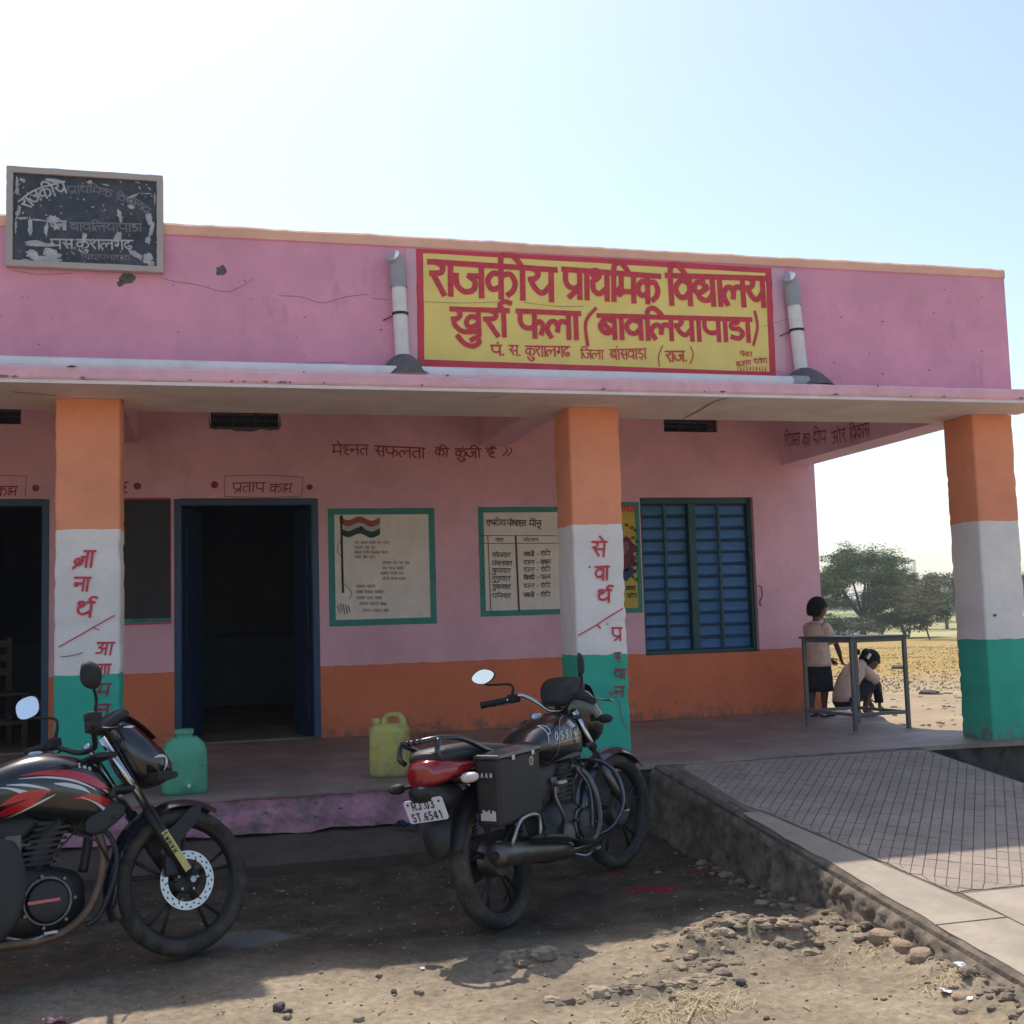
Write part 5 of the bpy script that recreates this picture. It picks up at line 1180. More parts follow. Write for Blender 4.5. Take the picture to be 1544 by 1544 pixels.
LAT = {'R': [[(0, 0), (0, 1), (.5, 1), (.6, .8), (.5, .55), (0, .5)], [(.3, .5), (.62, 0)]], 'J': [[(.5, 1), (.5, .2), (.3, 0), (.05, .15)]], '.': [[(.15, .0), (.2, .08)]], '0': [[(.3, 1), (.05, .7), (.05, .3), (.3, 0), (.55, .3), (.55, .7), (.3, 1)]],
       '3': [[(.05, .9), (.3, 1), (.55, .8), (.3, .52), (.58, .28), (.3, 0), (.03, .12)]], 'S': [[(.55, .9), (.3, 1), (.08, .8), (.2, .55), (.5, .4), (.52, .12), (.28, 0), (.03, .12)]], 'T': [[(0, 1), (.6, 1)], [(.3, 1), (.3, 0)]],
       '6': [[(.5, .95), (.2, .8), (.05, .35), (.3, 0), (.55, .25), (.4, .52), (.08, .4)]], '5': [[(.52, 1), (.1, 1), (.07, .58), (.35, .6), (.55, .35), (.35, .02), (.05, .1)]], '4': [[(.42, 0), (.42, 1), (.02, .3), (.6, .3)]], '1': [[(.15, .8), (.35, 1), (.35, 0)]],
       'P': [[(0, 0), (.08, .5), (.14, 1), (.45, 1), (.6, .8), (.45, .52), (.1, .48)]], 'a': [[(.5, .5), (.3, .6), (.06, .35), (.2, .04), (.45, .2), (.52, .55), (.5, .05)]], 's': [[(.45, .52), (.2, .55), (.12, .38), (.42, .25), (.3, .03), (.03, .08)]], 'i': [[(.15, .55), (.15, .05)], [(.15, .8), (.16, .82)]],
       'o': [[(.28, .58), (.05, .3), (.28, .02), (.5, .3), (.28, .58)]], 'n': [[(.08, .55), (.08, .02)], [(.08, .4), (.3, .58), (.45, .4), (.46, .02)]], 'Z': [[(.05, 1), (.55, 1), (.02, 0), (.55, 0)]], 'M': [[(0, 0), (.08, 1), (.3, .3), (.52, 1), (.6, 0)]], 'A': [[(0, 0), (.3, 1), (.6, 0)], [(.12, .4), (.48, .4)]],
       'W': [[(0, 1), (.15, 0), (.3, .7), (.45, 0), (.6, 1)]], 'H': [[(0, 0), (0, 1)], [(.55, 0), (.55, 1)], [(0, .5), (.55, .5)]], 'r': [[(.08, .55), (.08, .02)], [(.08, .4), (.35, .55)]]}
def latin(mb, txt, o_, ux, uy, h, wd, adv=.8, wide=.9):
    """letters in the plane (ux, uy) from origin o_"""
    o_ = Vector(o_); ux = Vector(ux).normalized(); uy = Vector(uy).normalized(); n_ = ux.cross(uy); cx_ = 0.
    for ch in txt:
        if ch in LAT:
            for s_ in LAT[ch]: stroke(mb, [((cx_+x*wide*h), y*h) for x, y in s_], wd, lambda u, v, l=0.: tuple(o_+ux*u+uy*v+n_*l))
        cx_ += h*adv*(.5 if ch in '.i' else 1.)
def bike_common(B, st_):
    """frame, engine, swing arm shared by both machines; B root empty"""
    m = MB()
    m.ctube([(.93, 0, .80), (.80, 0, .74), (.55, 0, .72), (.35, 0, .70)], .022, 8); m.ctube([(.92, 0, .76), (.90, 0, .55), (.87, 0, .40)], .02, 8)
    for s_ in (-1, 1):
        m.ctube([(.40, .07*s_, .70), (.36, .09*s_, .50), (.38, .09*s_, .33)], .014, 8); m.ctube([(.40, .08*s_, .68), (.1, .11*s_, .70), (-.25, .11*s_, .74)], .013, 8); m.ctube([(.36, .10*s_, .45), (.2, .11*s_, .58), (-.05, .11*s_, .69)], .011, 8)
    m.build('frame', 'matt', B, smooth=True)
    m = MB()
    for s_ in (-1, 1): m.tube([(.40, .10*s_, .32), (.0, .095*s_, .305)], .018, 8)
    m.tube([(.33, -.1, .32), (.33, .1, .32)], .018, 8); m.tube([(0, -.125, .305), (0, .125, .305)], .010, 8); m.build('swingarm', 'matt', B, smooth=True)
    for s_ in (-1, 1):
        m = MB(); m.tube([(.03, .125*s_, .33), (.13, .125*s_, .66)], .013, 8); N = 36; m2 = MB()
        pts = [(.045+.075*k/(N*3)+.0*k, 0, 0) for k in range(0)]
        sp = []
        for k in range(110): a = k*.72; f = k/109; sp.append((.045+.07*f+.028*math.cos(a), .125*s_+.028*math.sin(a), .38+.23*f))
        m2.tube(sp, .0045, 5); S_ = m.build('shock_absorber', 'chrome', B, smooth=True); m2.build('spring', 'matt' if st_ else 'bred', S_, smooth=True)
    # engine: crankcase, cylinder with fins, head
    m = MB(); m.rings(loft(csecs([(.40, .07, .22, .40), (.46, .105, .19, .45), (.60, .125, .175, .47), (.72, .125, .175, .45), (.82, .09, .20, .42), (.86, .06, .24, .38)]), 20, 3.)); E_ = m.build('engine', 'matt', B, smooth=True, autosmooth=50)
    cy = MB()
    for k in range(9):
        z = .455+k*.022; off = .012*k; hw = .068
        cy.prism([(.60+off, -hw), (.74+off, -hw), (.752+off, -hw+.015), (.752+off, hw-.015), (.74+off, hw), (.60+off, hw), (.59+off, hw-.015), (.59+off, -hw+.015)], z, z+.011)
    E2 = cy.build('cylinder_fins', 'matt', E_)
    m = MB(); m.tube([(.665, 0, .44), (.775, 0, .655)], .064, 16); m.box(.70, -.06, .64, .84, .06, .69); m.build('cylinder', 'matt', E_, bevel=.008)
    m = MB(); m.lathe([(0, -.158), (.055, -.156), (.075, -.148), (.082, -.125), (.082, -.10)], c=(.70, 0, .315), axis='y', seg=36); m.build('clutch_cover', 'matt', E_, smooth=True, autosmooth=35)
    m = MB(); m.lathe([(.083, -.132), (.090, -.136), (.096, -.132), (.094, -.115)], c=(.70, 0, .315), axis='y', seg=36); m.build('cover_ring', 'darksteel', E_, smooth=True)
    m = MB(); m.lathe([(0, -.150), (.04, -.148), (.052, -.135), (.052, -.10)], c=(.52, 0, .31), axis='y', seg=24); m.build('oil_cover', 'alloy', E_, smooth=True, autosmooth=35)
    for k in range(7):
        a = k*.9; b_ = MB(); b_.lathe([(0, -.150), (.007, -.150), (.007, -.125)], c=(.70+.1*math.cos(a), 0, .315+.1*math.sin(a)), axis='y', seg=8); b_.build('bolt', 'darksteel', E_)
    m = MB(); m.ctube([(.48, -.13, .36), (.44, -.165, .40), (.38, -.175, .50), (.37, -.19, .56)], .009, 8); m.tube([(.355, -.185, .56), (.385, -.25, .565)], .012, 8); m.build('kick_lever', 'steel', E_, smooth=True)
    m = MB(); m.rings(loft(csecs([(.42, .045, .46, .66), (.55, .055, .45, .67), (.70, .05, .60, .67), (.88, .05, .54, .70), (.94, .04, .56, .72)]), 16, 3.)); m.build('frame_cover', 'matt', B, smooth=True)
    # carburettor and hoses
    m = MB(); m.lathe([(.0, 0), (.028, 0), (.028, .06), (.02, .07), (.02, .12), (0, .12)], c=(.54, -.03, .54), axis='x', seg=14); m.box(.56, -.07, .50, .62, -.01, .58); m.build('carburettor', 'alloy', B, smooth=True, autosmooth=40)
    m = MB(); m.ctube([(.88, -.03, .82), (.82, -.09, .74), (.74, -.09, .60), (.60, -.06, .55)], .005, 6); m.ctube([(.9, -.02, .8), (.86, -.1, .62), (.72, -.11, .48), (.66, -.12, .44)], .004, 6); m.build('cable', 'rubber', B, smooth=True)
    # chain case, gear lever, stand
    m = MB(); m.rings(loft([(-.10, .012, .22, .39, 3), (0, .016, .20, .41, 3), (.3, .016, .25, .40, 3), (.46, .012, .27, .38, 3)], 14)); m.xf(lambda v: (v[0], v[1]+.125, v[2])); m.build('chain_case', 'matt', B, smooth=True, autosmooth=50)
    m = MB(); m.ctube([(.45, .11, .22), (.42, .2, .10), (.40, .25, .02)], .010, 8); m.box(.36, .235, -.005+.0, .44, .285, .012); m.build('side_stand', 'matt', B, smooth=True, autosmooth=40)
    for s_ in (-1, 1):
        m = MB(); m.tube([(.44, .10*s_, .27), (.44, .20*s_, .265)], .011, 8); F_ = m.build('footpeg', 'steel', B, smooth=True); m = MB(); m.tube([(.44, .20*s_, .265), (.44, .30*s_, .275)], [.017, .016], 10); m.build('peg_rubber', 'rubber', F_, smooth=True)
        m = MB(); m.tube([(.10, .11*s_, .36), (.07, .19*s_, .37)], .010, 8); m.tube([(.07, .19*s_, .37), (.07, .27*s_, .38)], .014, 8); m.build('footpeg', 'rubber', B, smooth=True)
    m = MB(); m.ctube([(.50, -.13, .22), (.62, -.15, .18), (.70, -.16, .20)], .008, 8); m.box(.67, -.19, .195, .72, -.14, .205); m.build('brake_pedal', 'steel', B, smooth=True, autosmooth=40)
    return E_

# ------------------------------------------------ left machine: black and red, nose to the right
yaw = math.radians(20); P1 = (-.067-1.28*math.cos(yaw), -1.894-1.28*math.sin(yaw), .004)
A_ = thing('motorcycle', 'black motorcycle with red and white tank stripes, cut off by the left edge', 'motorcycle', P1, (math.radians(-9), 0, yaw), 'motorcycles parked before the verandah')
bike_common(A_, 0)
stA = steering(.97, .85, 29, 8)
wheel(A_, (0, 0, .305), .305, .10, lambda v: v, 5, None, True)
wheel(A_, (1.28, 0, .305), .305, .085, stA, 5, (.122, .088, -.055))
for s_ in (-1, 1):
    m = MB(); m.tube([(.935, .088*s_, .93), (1.125, .088*s_, .595)], .0165, 12); m.xf(stA); F = m.build('fork_tube', 'chrome', A_, smooth=True)
    m = MB(); m.tube([(1.11, .088*s_, .62), (1.20, .088*s_, .455), (1.275, .086*s_, .325)], [.026, .025, .022], 12); m.xf(stA); m.build('fork_slider', 'matt', F, smooth=True)
m = MB(); ribbon3(m, [(1.165+.013*0, -.1155, .517), (1.262, -.1145, .345)], .031); m.xf(stA); stk = m.build('fork_sticker', 'sticker', A_)
m = MB()
dv = Vector((.097, 0, -.172)).normalized(); latin(m, 'ZMRAH', (1.172, -.1185, .512), dv, Vector((-dv.z, 0, dv.x)) * -1, .019, .0042, 1.1); m.v = [(v[0], -.1172-abs(v[1]+.1185)*.5, v[2]) for v in m.v]; m.xf(stA); m.build('sticker_lettering', 'ink', A_)
m = MB(); m.box(1.175, -.085, .33, 1.235, -.045, .42); m.xf(stA); m.build('brake_caliper', 'matt', A_, bevel=.01)
m = MB(); m.ctube([(1.21, -.07, .42), (1.15, -.115, .55), (1.06, -.12, .72), (.97, -.13, .9), (.90, -.2, .96)], .004, 6); m.xf(stA); m.build('brake_hose', 'rubber', A_, smooth=True)
m = MB(); m.tube([(1.28, -.105, .305), (1.28, .105, .305)], .010, 10); m.lathe([(0, -.118), (.014, -.116), (.014, -.1)], c=(1.28, 0, .305), axis='y', seg=10); m.xf(stA); m.build('axle', 'steel', A_, smooth=True, autosmooth=40)
f_ = fender(1.28, .305, .345, 200, 58, .135); f_.xf(stA); f_.build('front_fender', 'bluegloss', A_, smooth=True, autosmooth=50)
m = MB()
for s_ in (-1, 1): m.prism([(1.16, .50), (1.24, .54), (1.31, .60), (1.37, .62), (1.36, .56), (1.26, .47), (1.19, .42)], .064*s_-.003, .064*s_+.003, 'xz')
m.xf(stA); m.build('fender_bracket', 'matt', A_)
m = MB(); m.box(.90, -.115, .845, .99, .115, .868); m.box(.955, -.11, .70, 1.06, .11, .722); m.xf(stA); m.build('fork_clamp', 'matt', A_, bevel=.008)
m = MB(); m.ctube([(.80, .36, .955), (.84, .24, .955), (.90, .10, .90), (.92, 0, .895), (.90, -.10, .90), (.84, -.24, .955), (.80, -.36, .955)], .0115, 10); m.xf(stA); HB = m.build('handlebar', 'matt', A_, smooth=True)
grip(HB, stA, (.835, -.25, .957), (.795, -.37, .955)); grip(HB, stA, (.835, .25, .957), (.795, .37, .955)); lever(HB, stA, (.85, -.23, .95), -1, m_='matt'); lever(HB, stA, (.85, .23, .95), 1, m_='matt')
for s_ in (-1, 1): m = MB(); m.box(.82, s_*.19, .935, .875, s_*.245, .985); m.xf(stA); m.build('switch_block', 'rubber', HB, bevel=.01)
m = MB(); m.box(.825, -.235, .985, .885, -.175, 1.02); m.xf(stA); m.build('fluid_reservoir', 'rubber', HB, bevel=.008)
mirror(A_, stA, -1, (.855, -.215, .985), (.80, -.345, 1.148), (.060, .056), (-.50, .85, .05), 10, 2.6)
mirror(A_, stA, 1, (.855, .215, .985), (.80, .375, 1.150), (.060, .052), (-.75, -.62, .05), 10, 2.6)
# headlight cowl, screen, lamp
cow = Shell([(.985, .055, .94, 1.035), (1.03, .095, .80, 1.035), (1.08, .120, .735, 1.00), (1.14, .125, .71, .945), (1.20, .105, .715, .885), (1.245, .07, .735, .835), (1.262, .03, .755, .80)], 2.3)
m = cow.mesh(); m.xf(stA); CW = m.build('headlight_cowl', 'gloss', A_, smooth=True)
m = MB(); cow.decal(m, [(1.05, .985, .004), (1.10, .955, .018), (1.16, .905, .022), (1.215, .845, .012), (1.235, .81, .003)]); m.xf(stA); m.build('cowl_stripe', 'bred', CW, smooth=True)
m = MB(); cow.decal(m, [(1.03, .968, .003), (1.06, .968, .012), (1.085, .972, .003)]); cow.decal(m, [(1.14, .825, .002), (1.17, .832, .012), (1.205, .828, .014), (1.205, .80, .012), (1.19, .77, .003)]); m.xf(stA); m.build('cowl_mark', 'bwhite', CW, smooth=True)
m = MB(); m.ell((1.215, 0, .79), (.052, .075, .055), 18, 12); m.xf(stA); m.build('headlight', 'lensc', CW, smooth=True)
m = MB(); m.rings(loft(csecs([(.935, .05, .965, .99), (.97, .085, .955, 1.02), (1.03, .088, .985, 1.055), (1.07, .07, 1.0, 1.05)]), 16, 2.6)); m.xf(stA); m.build('instrument_pod', 'matt', A_, smooth=True)
m = MB(); m.rings(loft(csecs([(.99, .06, 1.02, 1.035, 2), (1.05, .085, 1.015, 1.03, 2), (1.12, .09, .965, .985, 2), (1.18, .075, .91, .93, 2)]), 16, 2.)); m.xf(stA); m.build('visor', 'gloss', A_, smooth=True)
for s_ in (-1, 1):
    m = MB(); m.tube([(1.11, .10*s_, .735), (1.14, .15*s_, .735)], .009, 8); m.xf(stA); I_ = m.build('indicator', 'rubber', A_, smooth=True)
    m = MB(); m.rings([[(1.10+dx, (.14+dy)*s_, .735+dz) for dx, dz in ((0, -.018), (.0, .018), (.05, .02), (.09, .012), (.09, -.010), (.05, -.02))] for dy in (0, .10)]); m.xf(stA); m.build('indicator_lens', 'rubber', I_, bevel=.006)
# tank
tank = Shell([(.40, .03, .735, .765), (.44, .10, .70, .80), (.52, .135, .66, .855), (.64, .155, .635, .893), (.76, .160, .61, .895), (.86, .150, .585, .865), (.94, .120, .585, .815), (.995, .07, .60, .745), (1.015, .02, .63, .70)], 2.5)
T_ = tank.mesh(36).build('fuel_tank', 'gloss', A_, smooth=True)
m = MB()
tank.decal(m, [(.60, .808, .002), (.68, .812, .016), (.78, .80, .030), (.88, .765, .036), (.96, .712, .020), (1.0, .68, .004)])
tank.decal(m, [(.53, .70, .003), (.60, .725, .030), (.68, .735, .024), (.72, .738, .002)]); tank.decal(m, [(.80, .70, .002), (.88, .695, .025), (.955, .665, .030), (.99, .64, .004)])
tank.decal(m, [(.52, .66, .004), (.56, .675, .03), (.64, .70, .03), (.70, .73, .006)]); tank.decal(m, [(.42, .735, .006), (.43, .775, .012), (.46, .82, .012), (.52, .855, .006)])
m.build('tank_stripe', 'bred', T_, smooth=True)
m = MB()
tank.decal(m, [(.60, .797, .002), (.70, .793, .007), (.80, .772, .009), (.88, .735, .006), (.90, .72, .002)]); tank.decal(m, [(.73, .765, .003), (.78, .755, .016), (.84, .735, .014), (.875, .712, .002)])
tank.decal(m, [(.50, .772, .002), (.56, .765, .006), (.62, .742, .016), (.69, .722, .003)]); tank.decal(m, [(.555, .778, .002), (.62, .771, .010), (.68, .755, .008), (.715, .742, .002)])
tank.decal(m, [(.545, .642, .002), (.62, .672, .006), (.69, .703, .008), (.735, .722, .002)]); tank.decal(m, [(.835, .70, .002), (.89, .675, .006), (.94, .64, .014), (.99, .605, .003)]); tank.decal(m, [(.93, .725, .002), (.965, .70, .010), (.995, .672, .003)])
m.build('tank_flash', 'bwhite', T_, smooth=True)
m = MB()
for k_, ch in enumerate('ZMR'):
    for s_ in LAT[ch]: tank.decal(m, [(.835+k_*.022+x*.016, .822-k_*.009+z*.014, .0035) for x, z in s_], -1, .003, 3)
m.build('tank_lettering', 'bwhite', T_, smooth=True)
m = MB(); m.lathe([(0, .012), (.028, .011), (.034, .004), (.036, -.02)], c=(.70, 0, .895), seg=24); m.build('fuel_cap', 'chrome', T_, smooth=True, autosmooth=40)
for s_ in (-1, 1):
    sh_ = Shell([(.86, .006, .56, .60), (.89, .010, .545, .64), (.93, .012, .55, .665), (.98, .011, .58, .67), (1.02, .006, .61, .65)], 2.6)
    m = sh_.mesh(18); m.xf(lambda v: (v[0], v[1]+.105*s_, v[2])); m.build('tank_shroud', 'matt', A_, smooth=True)
# seat, side panel, tail, rear fender
m = MB(); m.rings(loft(csecs([(-.42, .05, .80, .87), (-.36, .10, .78, .885), (-.1, .125, .76, .87), (.02, .135, .74, .83), (.2, .14, .72, .79), (.36, .12, .715, .785), (.46, .08, .72, .78)]), 20, 2.8)); m.build('seat', 'seatv', A_, smooth=True)
sp_ = Shell([(-.30, .04, .68, .73), (-.1, .10, .58, .74), (.15, .13, .52, .73), (.36, .135, .50, .72), (.47, .10, .53, .70)], 2.8); S_ = sp_.mesh(20).build('side_panel', 'gloss', A_, smooth=True)
m = MB(); sp_.decal(m, [(.10, .60, .004), (.25, .64, .03), (.40, .665, .02), (.46, .67, .004)]); sp_.decal(m, [(.2, .56, .004), (.33, .59, .03), (.44, .60, .01)]); m.build('panel_stripe', 'bred', S_, smooth=True)
m = MB(); sp_.decal(m, [(.22, .625, .002), (.35, .645, .006), (.47, .66, .004)]); m.build('panel_flash', 'bwhite', S_, smooth=True)
m = MB(); m.rings(loft(csecs([(-.62, .03, .78, .84), (-.5, .07, .74, .85), (-.3, .11, .70, .80), (-.1, .12, .68, .76)]), 16)); TL = m.build('tail_cowl', 'gloss', A_, smooth=True)
fender(0, .305, .345, 170, 60, .15).build('rear_fender', 'matt', A_, smooth=True)
# exhaust: header and silencer on the near side
m = MB(); m.ctube([(.80, -.04, .64), (.90, -.08, .58), (.925, -.11, .44), (.86, -.13, .27), (.74, -.14, .185), (.55, -.15, .175), (.35, -.16, .20)], .0175, 12); X_ = m.build('exhaust', 'rust', A_, smooth=True)
m = MB(); m.ctube([(.33, -.165, .20), (.25, -.17, .22), (.0, -.18, .29), (-.3, -.19, .37)], [.025, .045, .052, .045], 14); m.build('silencer', 'matt', X_, smooth=True)
m = MB(); m.ctube([(.90, -.06, .60), (.96, -.12, .52), (.97, -.13, .40), (.90, -.14, .24), (.84, -.14, .20)], .011, 8); m.build('crash_bar', 'matt', A_, smooth=True)
m = MB(); ribbon3(m, [(.62, -.1605, .318), (.74, -.1605, .318)], .012); m.build('engine_mark', 'bred', A_)
m = MB(); m.tube([(.93, -.05, .72), (.97, -.12, .60)], .008, 6); m.tube([(.82, -.13, .56), (.90, -.13, .52), (.95, -.13, .42)], .006, 6); m.ell((.97, -.12, .70), (.018, .014, .018), 10, 8); m.build('horn_and_bracket', 'matt', A_, smooth=True)
# near-side footguard (leg shield seen as a dark curved panel at the picture edge)
m = MB(); m.rings(loft(csecs([(.28, .012, .26, .50, 3), (.36, .02, .20, .56, 3), (.48, .022, .18, .58, 3), (.57, .02, .24, .56, 3), (.61, .01, .34, .48, 3)]), 18)); m.xf(lambda v: (v[0], v[1]-.165, v[2])); m.build('heel_guard', 'matt', A_, smooth=True, autosmooth=60)

# ------------------------------------------------ right machine: dark commuter seen from behind
yb = math.radians(46); P2 = (1.319, -1.955, .004)
D_ = thing('motorcycle', 'dark motorcycle with black side box and white number plate, by the middle pillar', 'motorcycle', P2, (math.radians(-10.2), -.010, yb), 'motorcycles parked before the verandah')
bike_common(D_, 1)
stD = steering(.955, .85, 28, -14)
FX = 1.31
wheel(D_, (0, 0, .305), .305, .095, lambda v: v, 5, None, True)
wheel(D_, (FX, 0, .305), .305, .08, stD, 5, None, True)
for s_ in (-1, 1):
    m = MB(); m.tube([(.945, .085*s_, .89), (1.14, .085*s_, .565)], .0165, 12); m.xf(stD); F = m.build('fork_tube', 'chrome', D_, smooth=True)
    m = MB(); m.tube([(1.13, .085*s_, .58), (1.22, .085*s_, .44), (FX-.005, .083*s_, .325)], [.024, .024, .021], 12); m.xf(stD); m.build('fork_slider', 'alloy', F, smooth=True)
    m = MB(); m.tube([(1.06, .085*s_, .70), (1.075, .085*s_, .675)], .024, 12); m.xf(stD); m.build('fork_collar', 'rubber', F, smooth=True)
f_ = fender(FX, .305, .345, 195, 40, .13); f_.xf(stD); f_.build('front_fender', 'bluegloss', D_, smooth=True, autosmooth=50)
m = MB(); m.tube([(FX, -.1, .305), (FX, .1, .305)], .010, 10); m.xf(stD); m.build('axle', 'steel', D_, smooth=True)
m = MB(); m.box(.90, -.11, .845, .985, .11, .868); m.box(.99, -.108, .69, 1.07, .108, .712); m.xf(stD); m.build('fork_clamp', 'matt', D_, bevel=.008)
m = MB(); m.ctube([(.74, .36, .955), (.79, .27, .965), (.84, .19, .99), (.88, .12, .95), (.90, .05, .90), (.905, 0, .895), (.90, -.05, .90), (.88, -.12, .95), (.84, -.19, .99), (.79, -.27, .965), (.74, -.36, .955)], .011, 12); m.xf(stD); HB = m.build('handlebar', 'chrome', D_, smooth=True)
for s_ in (-1, 1):
    grip(HB, stD, (.80, .255*s_, .972), (.738, .375*s_, .955)); lever(HB, stD, (.83, .225*s_, .965), s_)
    m = MB(); m.box(.795, s_*.195, .955, .85, s_*.255, 1.0); m.xf(stD); m.build('switch_block', 'rubber', HB, bevel=.01)
m = MB(); m.ell((.858, .408, .94), (.009, .009, .009), 10, 7); m.xf(stD); m.build('lever_ball', 'bred', HB, smooth=True)
mirror(D_, stD, 1, (.825, .235, .995), (.79, .405, 1.105), (.078, .042), (-1, -.22, .12), 8, 1.7)
mirror(D_, stD, -1, (.825, -.235, .995), (.77, -.29, 1.135), (.050, .062), (-.55, .83, .05), 15, 2.)
cow = Shell([(.94, .045, .80, .97), (.99, .08, .75, 1.03), (1.05, .115, .71, 1.03), (1.11, .12, .69, .98), (1.17, .10, .71, .91), (1.20, .045, .75, .85)], 2.4)
m = cow.mesh(); m.xf(stD); CW = m.build('headlight_cowl', 'gloss', D_, smooth=True)
m = MB(); cow.decal(m, [(1.0, .985, .003), (1.06, .975, .014), (1.12, .92, .014), (1.15, .87, .004)]); m.xf(stD); m.build('cowl_stripe', 'bgrey', CW, smooth=True)
m = MB(); m.ell((1.155, 0, .825), (.055, .085, .06), 18, 12); m.xf(stD); m.build('headlight', 'lensc', CW, smooth=True)
m = MB(); m.rings(loft(csecs([(.86, .05, .93, .97), (.90, .10, .92, 1.03), (.96, .115, .95, 1.065), (1.02, .11, .97, 1.06), (1.06, .07, .97, 1.02)]), 20, 5.)); m.xf(stD); m.build('instrument_pod', 'matt', D_, smooth=True, autosmooth=60)
m = MB(); m.rings(loft(csecs([(1.02, .075, 1.02, 1.035, 2), (1.09, .09, 1.0, 1.015, 2), (1.15, .07, .94, .955, 2)]), 16, 2.)); m.xf(stD); m.build('visor', 'gloss', D_, smooth=True)
for s_ in (-1, 1):
    m = MB(); m.tube([(1.05, .11*s_, .83), (1.07, .15*s_, .83)], .009, 8); m.xf(stD); I_ = m.build('indicator', 'rubber', D_, smooth=True)
    m = MB(); m.ell((1.075, .185*s_, .83), (.035, .045, .024), 14, 10); m.xf(stD); m.build('indicator_lens', 'rubber', I_, smooth=True)
tank = Shell([(.38, .04, .735, .76), (.42, .10, .70, .79), (.50, .135, .665, .845), (.62, .150, .64, .885), (.74, .152, .625, .895), (.84, .135, .62, .87), (.92, .10, .635, .815), (.96, .05, .66, .76)], 2.6)
T_ = tank.mesh(36).build('fuel_tank', 'gloss', D_, smooth=True)
m = MB(); tank.decal(m, [(.56, .62+.03, .006), (.57, .72, .006), (.60, .80, .006), (.66, .85, .006), (.74, .868, .004)]); tank.decal(m, [(.60, .655, .002), (.70, .665, .02), (.82, .66, .018), (.92, .655, .003)]); m.build('tank_line', 'bgrey', T_, smooth=True)
m = MB()
for k_, ch in enumerate('Passion'):
    for s_ in LAT[ch]: tank.decal(m, [(.49+k_*.050+x*.050+z*.016, .755+z*(.085 if k_ == 0 else .07), .005) for x, z in s_], -1, .003, 4)
tank.decal(m, [(.50, .742, .001), (.68, .745, .003), (.86, .744, .001)], -1, .003); m.build('tank_lettering', 'bwhite', T_, smooth=True)
m = MB(); m.lathe([(0, .012), (.028, .011), (.034, .004), (.036, -.02)], c=(.66, 0, .893), seg=24); m.build('fuel_cap', 'chrome', T_, smooth=True, autosmooth=40)
m = MB(); m.rings(loft(csecs([(-.42, .05, .775, .83), (-.36, .10, .765, .85), (-.15, .125, .755, .845), (.0, .13, .74, .825), (.2, .135, .725, .795), (.34, .12, .715, .785), (.44, .08, .72, .785)]), 20, 2.8)); m.build('seat', 'seatv', D_, smooth=True)
# tail with lamp, grab rail
tl = Shell([(-.40, .05, .725, .79), (-.36, .085, .70, .80), (-.30, .105, .69, .79), (-.22, .125, .67, .775), (.0, .125, .64, .755), (.2, .13, .56, .73), (.36, .12, .54, .71), (.44, .08, .58, .69)], 2.6)
TL = tl.mesh(24).build('side_panel', 'gloss', D_, smooth=True)
m = MB(); tl.decal(m, [(-.38, .775, .003), (-.30, .76, .03), (-.18, .735, .035), (-.06, .715, .012), (0.0, .70, .003)]); m.build('panel_flash', 'bgrey', TL, smooth=True)
m = MB(); m.rings(loft(csecs([(-.505, .035, .715, .785), (-.495, .07, .69, .80), (-.45, .095, .685, .812), (-.38, .126, .695, .795), (-.26, .134, .715, .775), (-.22, .128, .735, .76)]), 22, 2.5)); m.build('tail_light', 'lensr', D_, smooth=True)
m = MB(); m.rings(loft(csecs([(-.535, .05, .66, .70), (-.48, .085, .60, .70), (-.40, .09, .58, .69), (-.30, .07, .60, .68)]), 18, 2.6)); m.build('tail_under_cover', 'matt', D_, smooth=True)
m = MB(); m.ell((-.485, 0, .668), (.02, .03, .014), 12, 8); m.build('reflector', 'lensr', D_, smooth=True)
for s_ in (-1, 1):
    m = MB(); m.ctube([(-.05, .135*s_, .765), (-.18, .145*s_, .80), (-.34, .14*s_, .865), (-.45, .10*s_, .885), (-.50, .03*s_, .885)], [.010, .012, .013, .013, .013], 10); m.ctube([(-.50, .03*s_, .885), (-.50, -.0, .885)], .013, 10); m.ctube([(-.46, .10*s_, .883), (-.485, .10*s_, .83), (-.46, .095*s_, .80)], .012, 10)
    m.build('grab_rail', 'gloss', D_, smooth=True)
    m = MB(); m.tube([(-.40, .10*s_, .70), (-.41, .16*s_, .70)], .009, 8); I_ = m.build('indicator', 'rubber', D_, smooth=True)
    m = MB(); m.rings([[(-.415+r*.032*math.cos(a), (.155+t)*s_, .70+r*.024*math.sin(a)) for a in [2*math.pi*k/14 for k in range(14)]] for t, r in ((0, .45), (.012, .9), (.03, 1.), (.06, .85), (.075, .5))]); m.build('indicator_lens', 'lensc' if s_ < 0 else 'rubber', I_, smooth=True)
    m = MB(); m.ell((-.425, .20*s_, .70), (.020, .018, .013), 10, 8); m.build('indicator_bulb', 'lenso', I_, smooth=True)
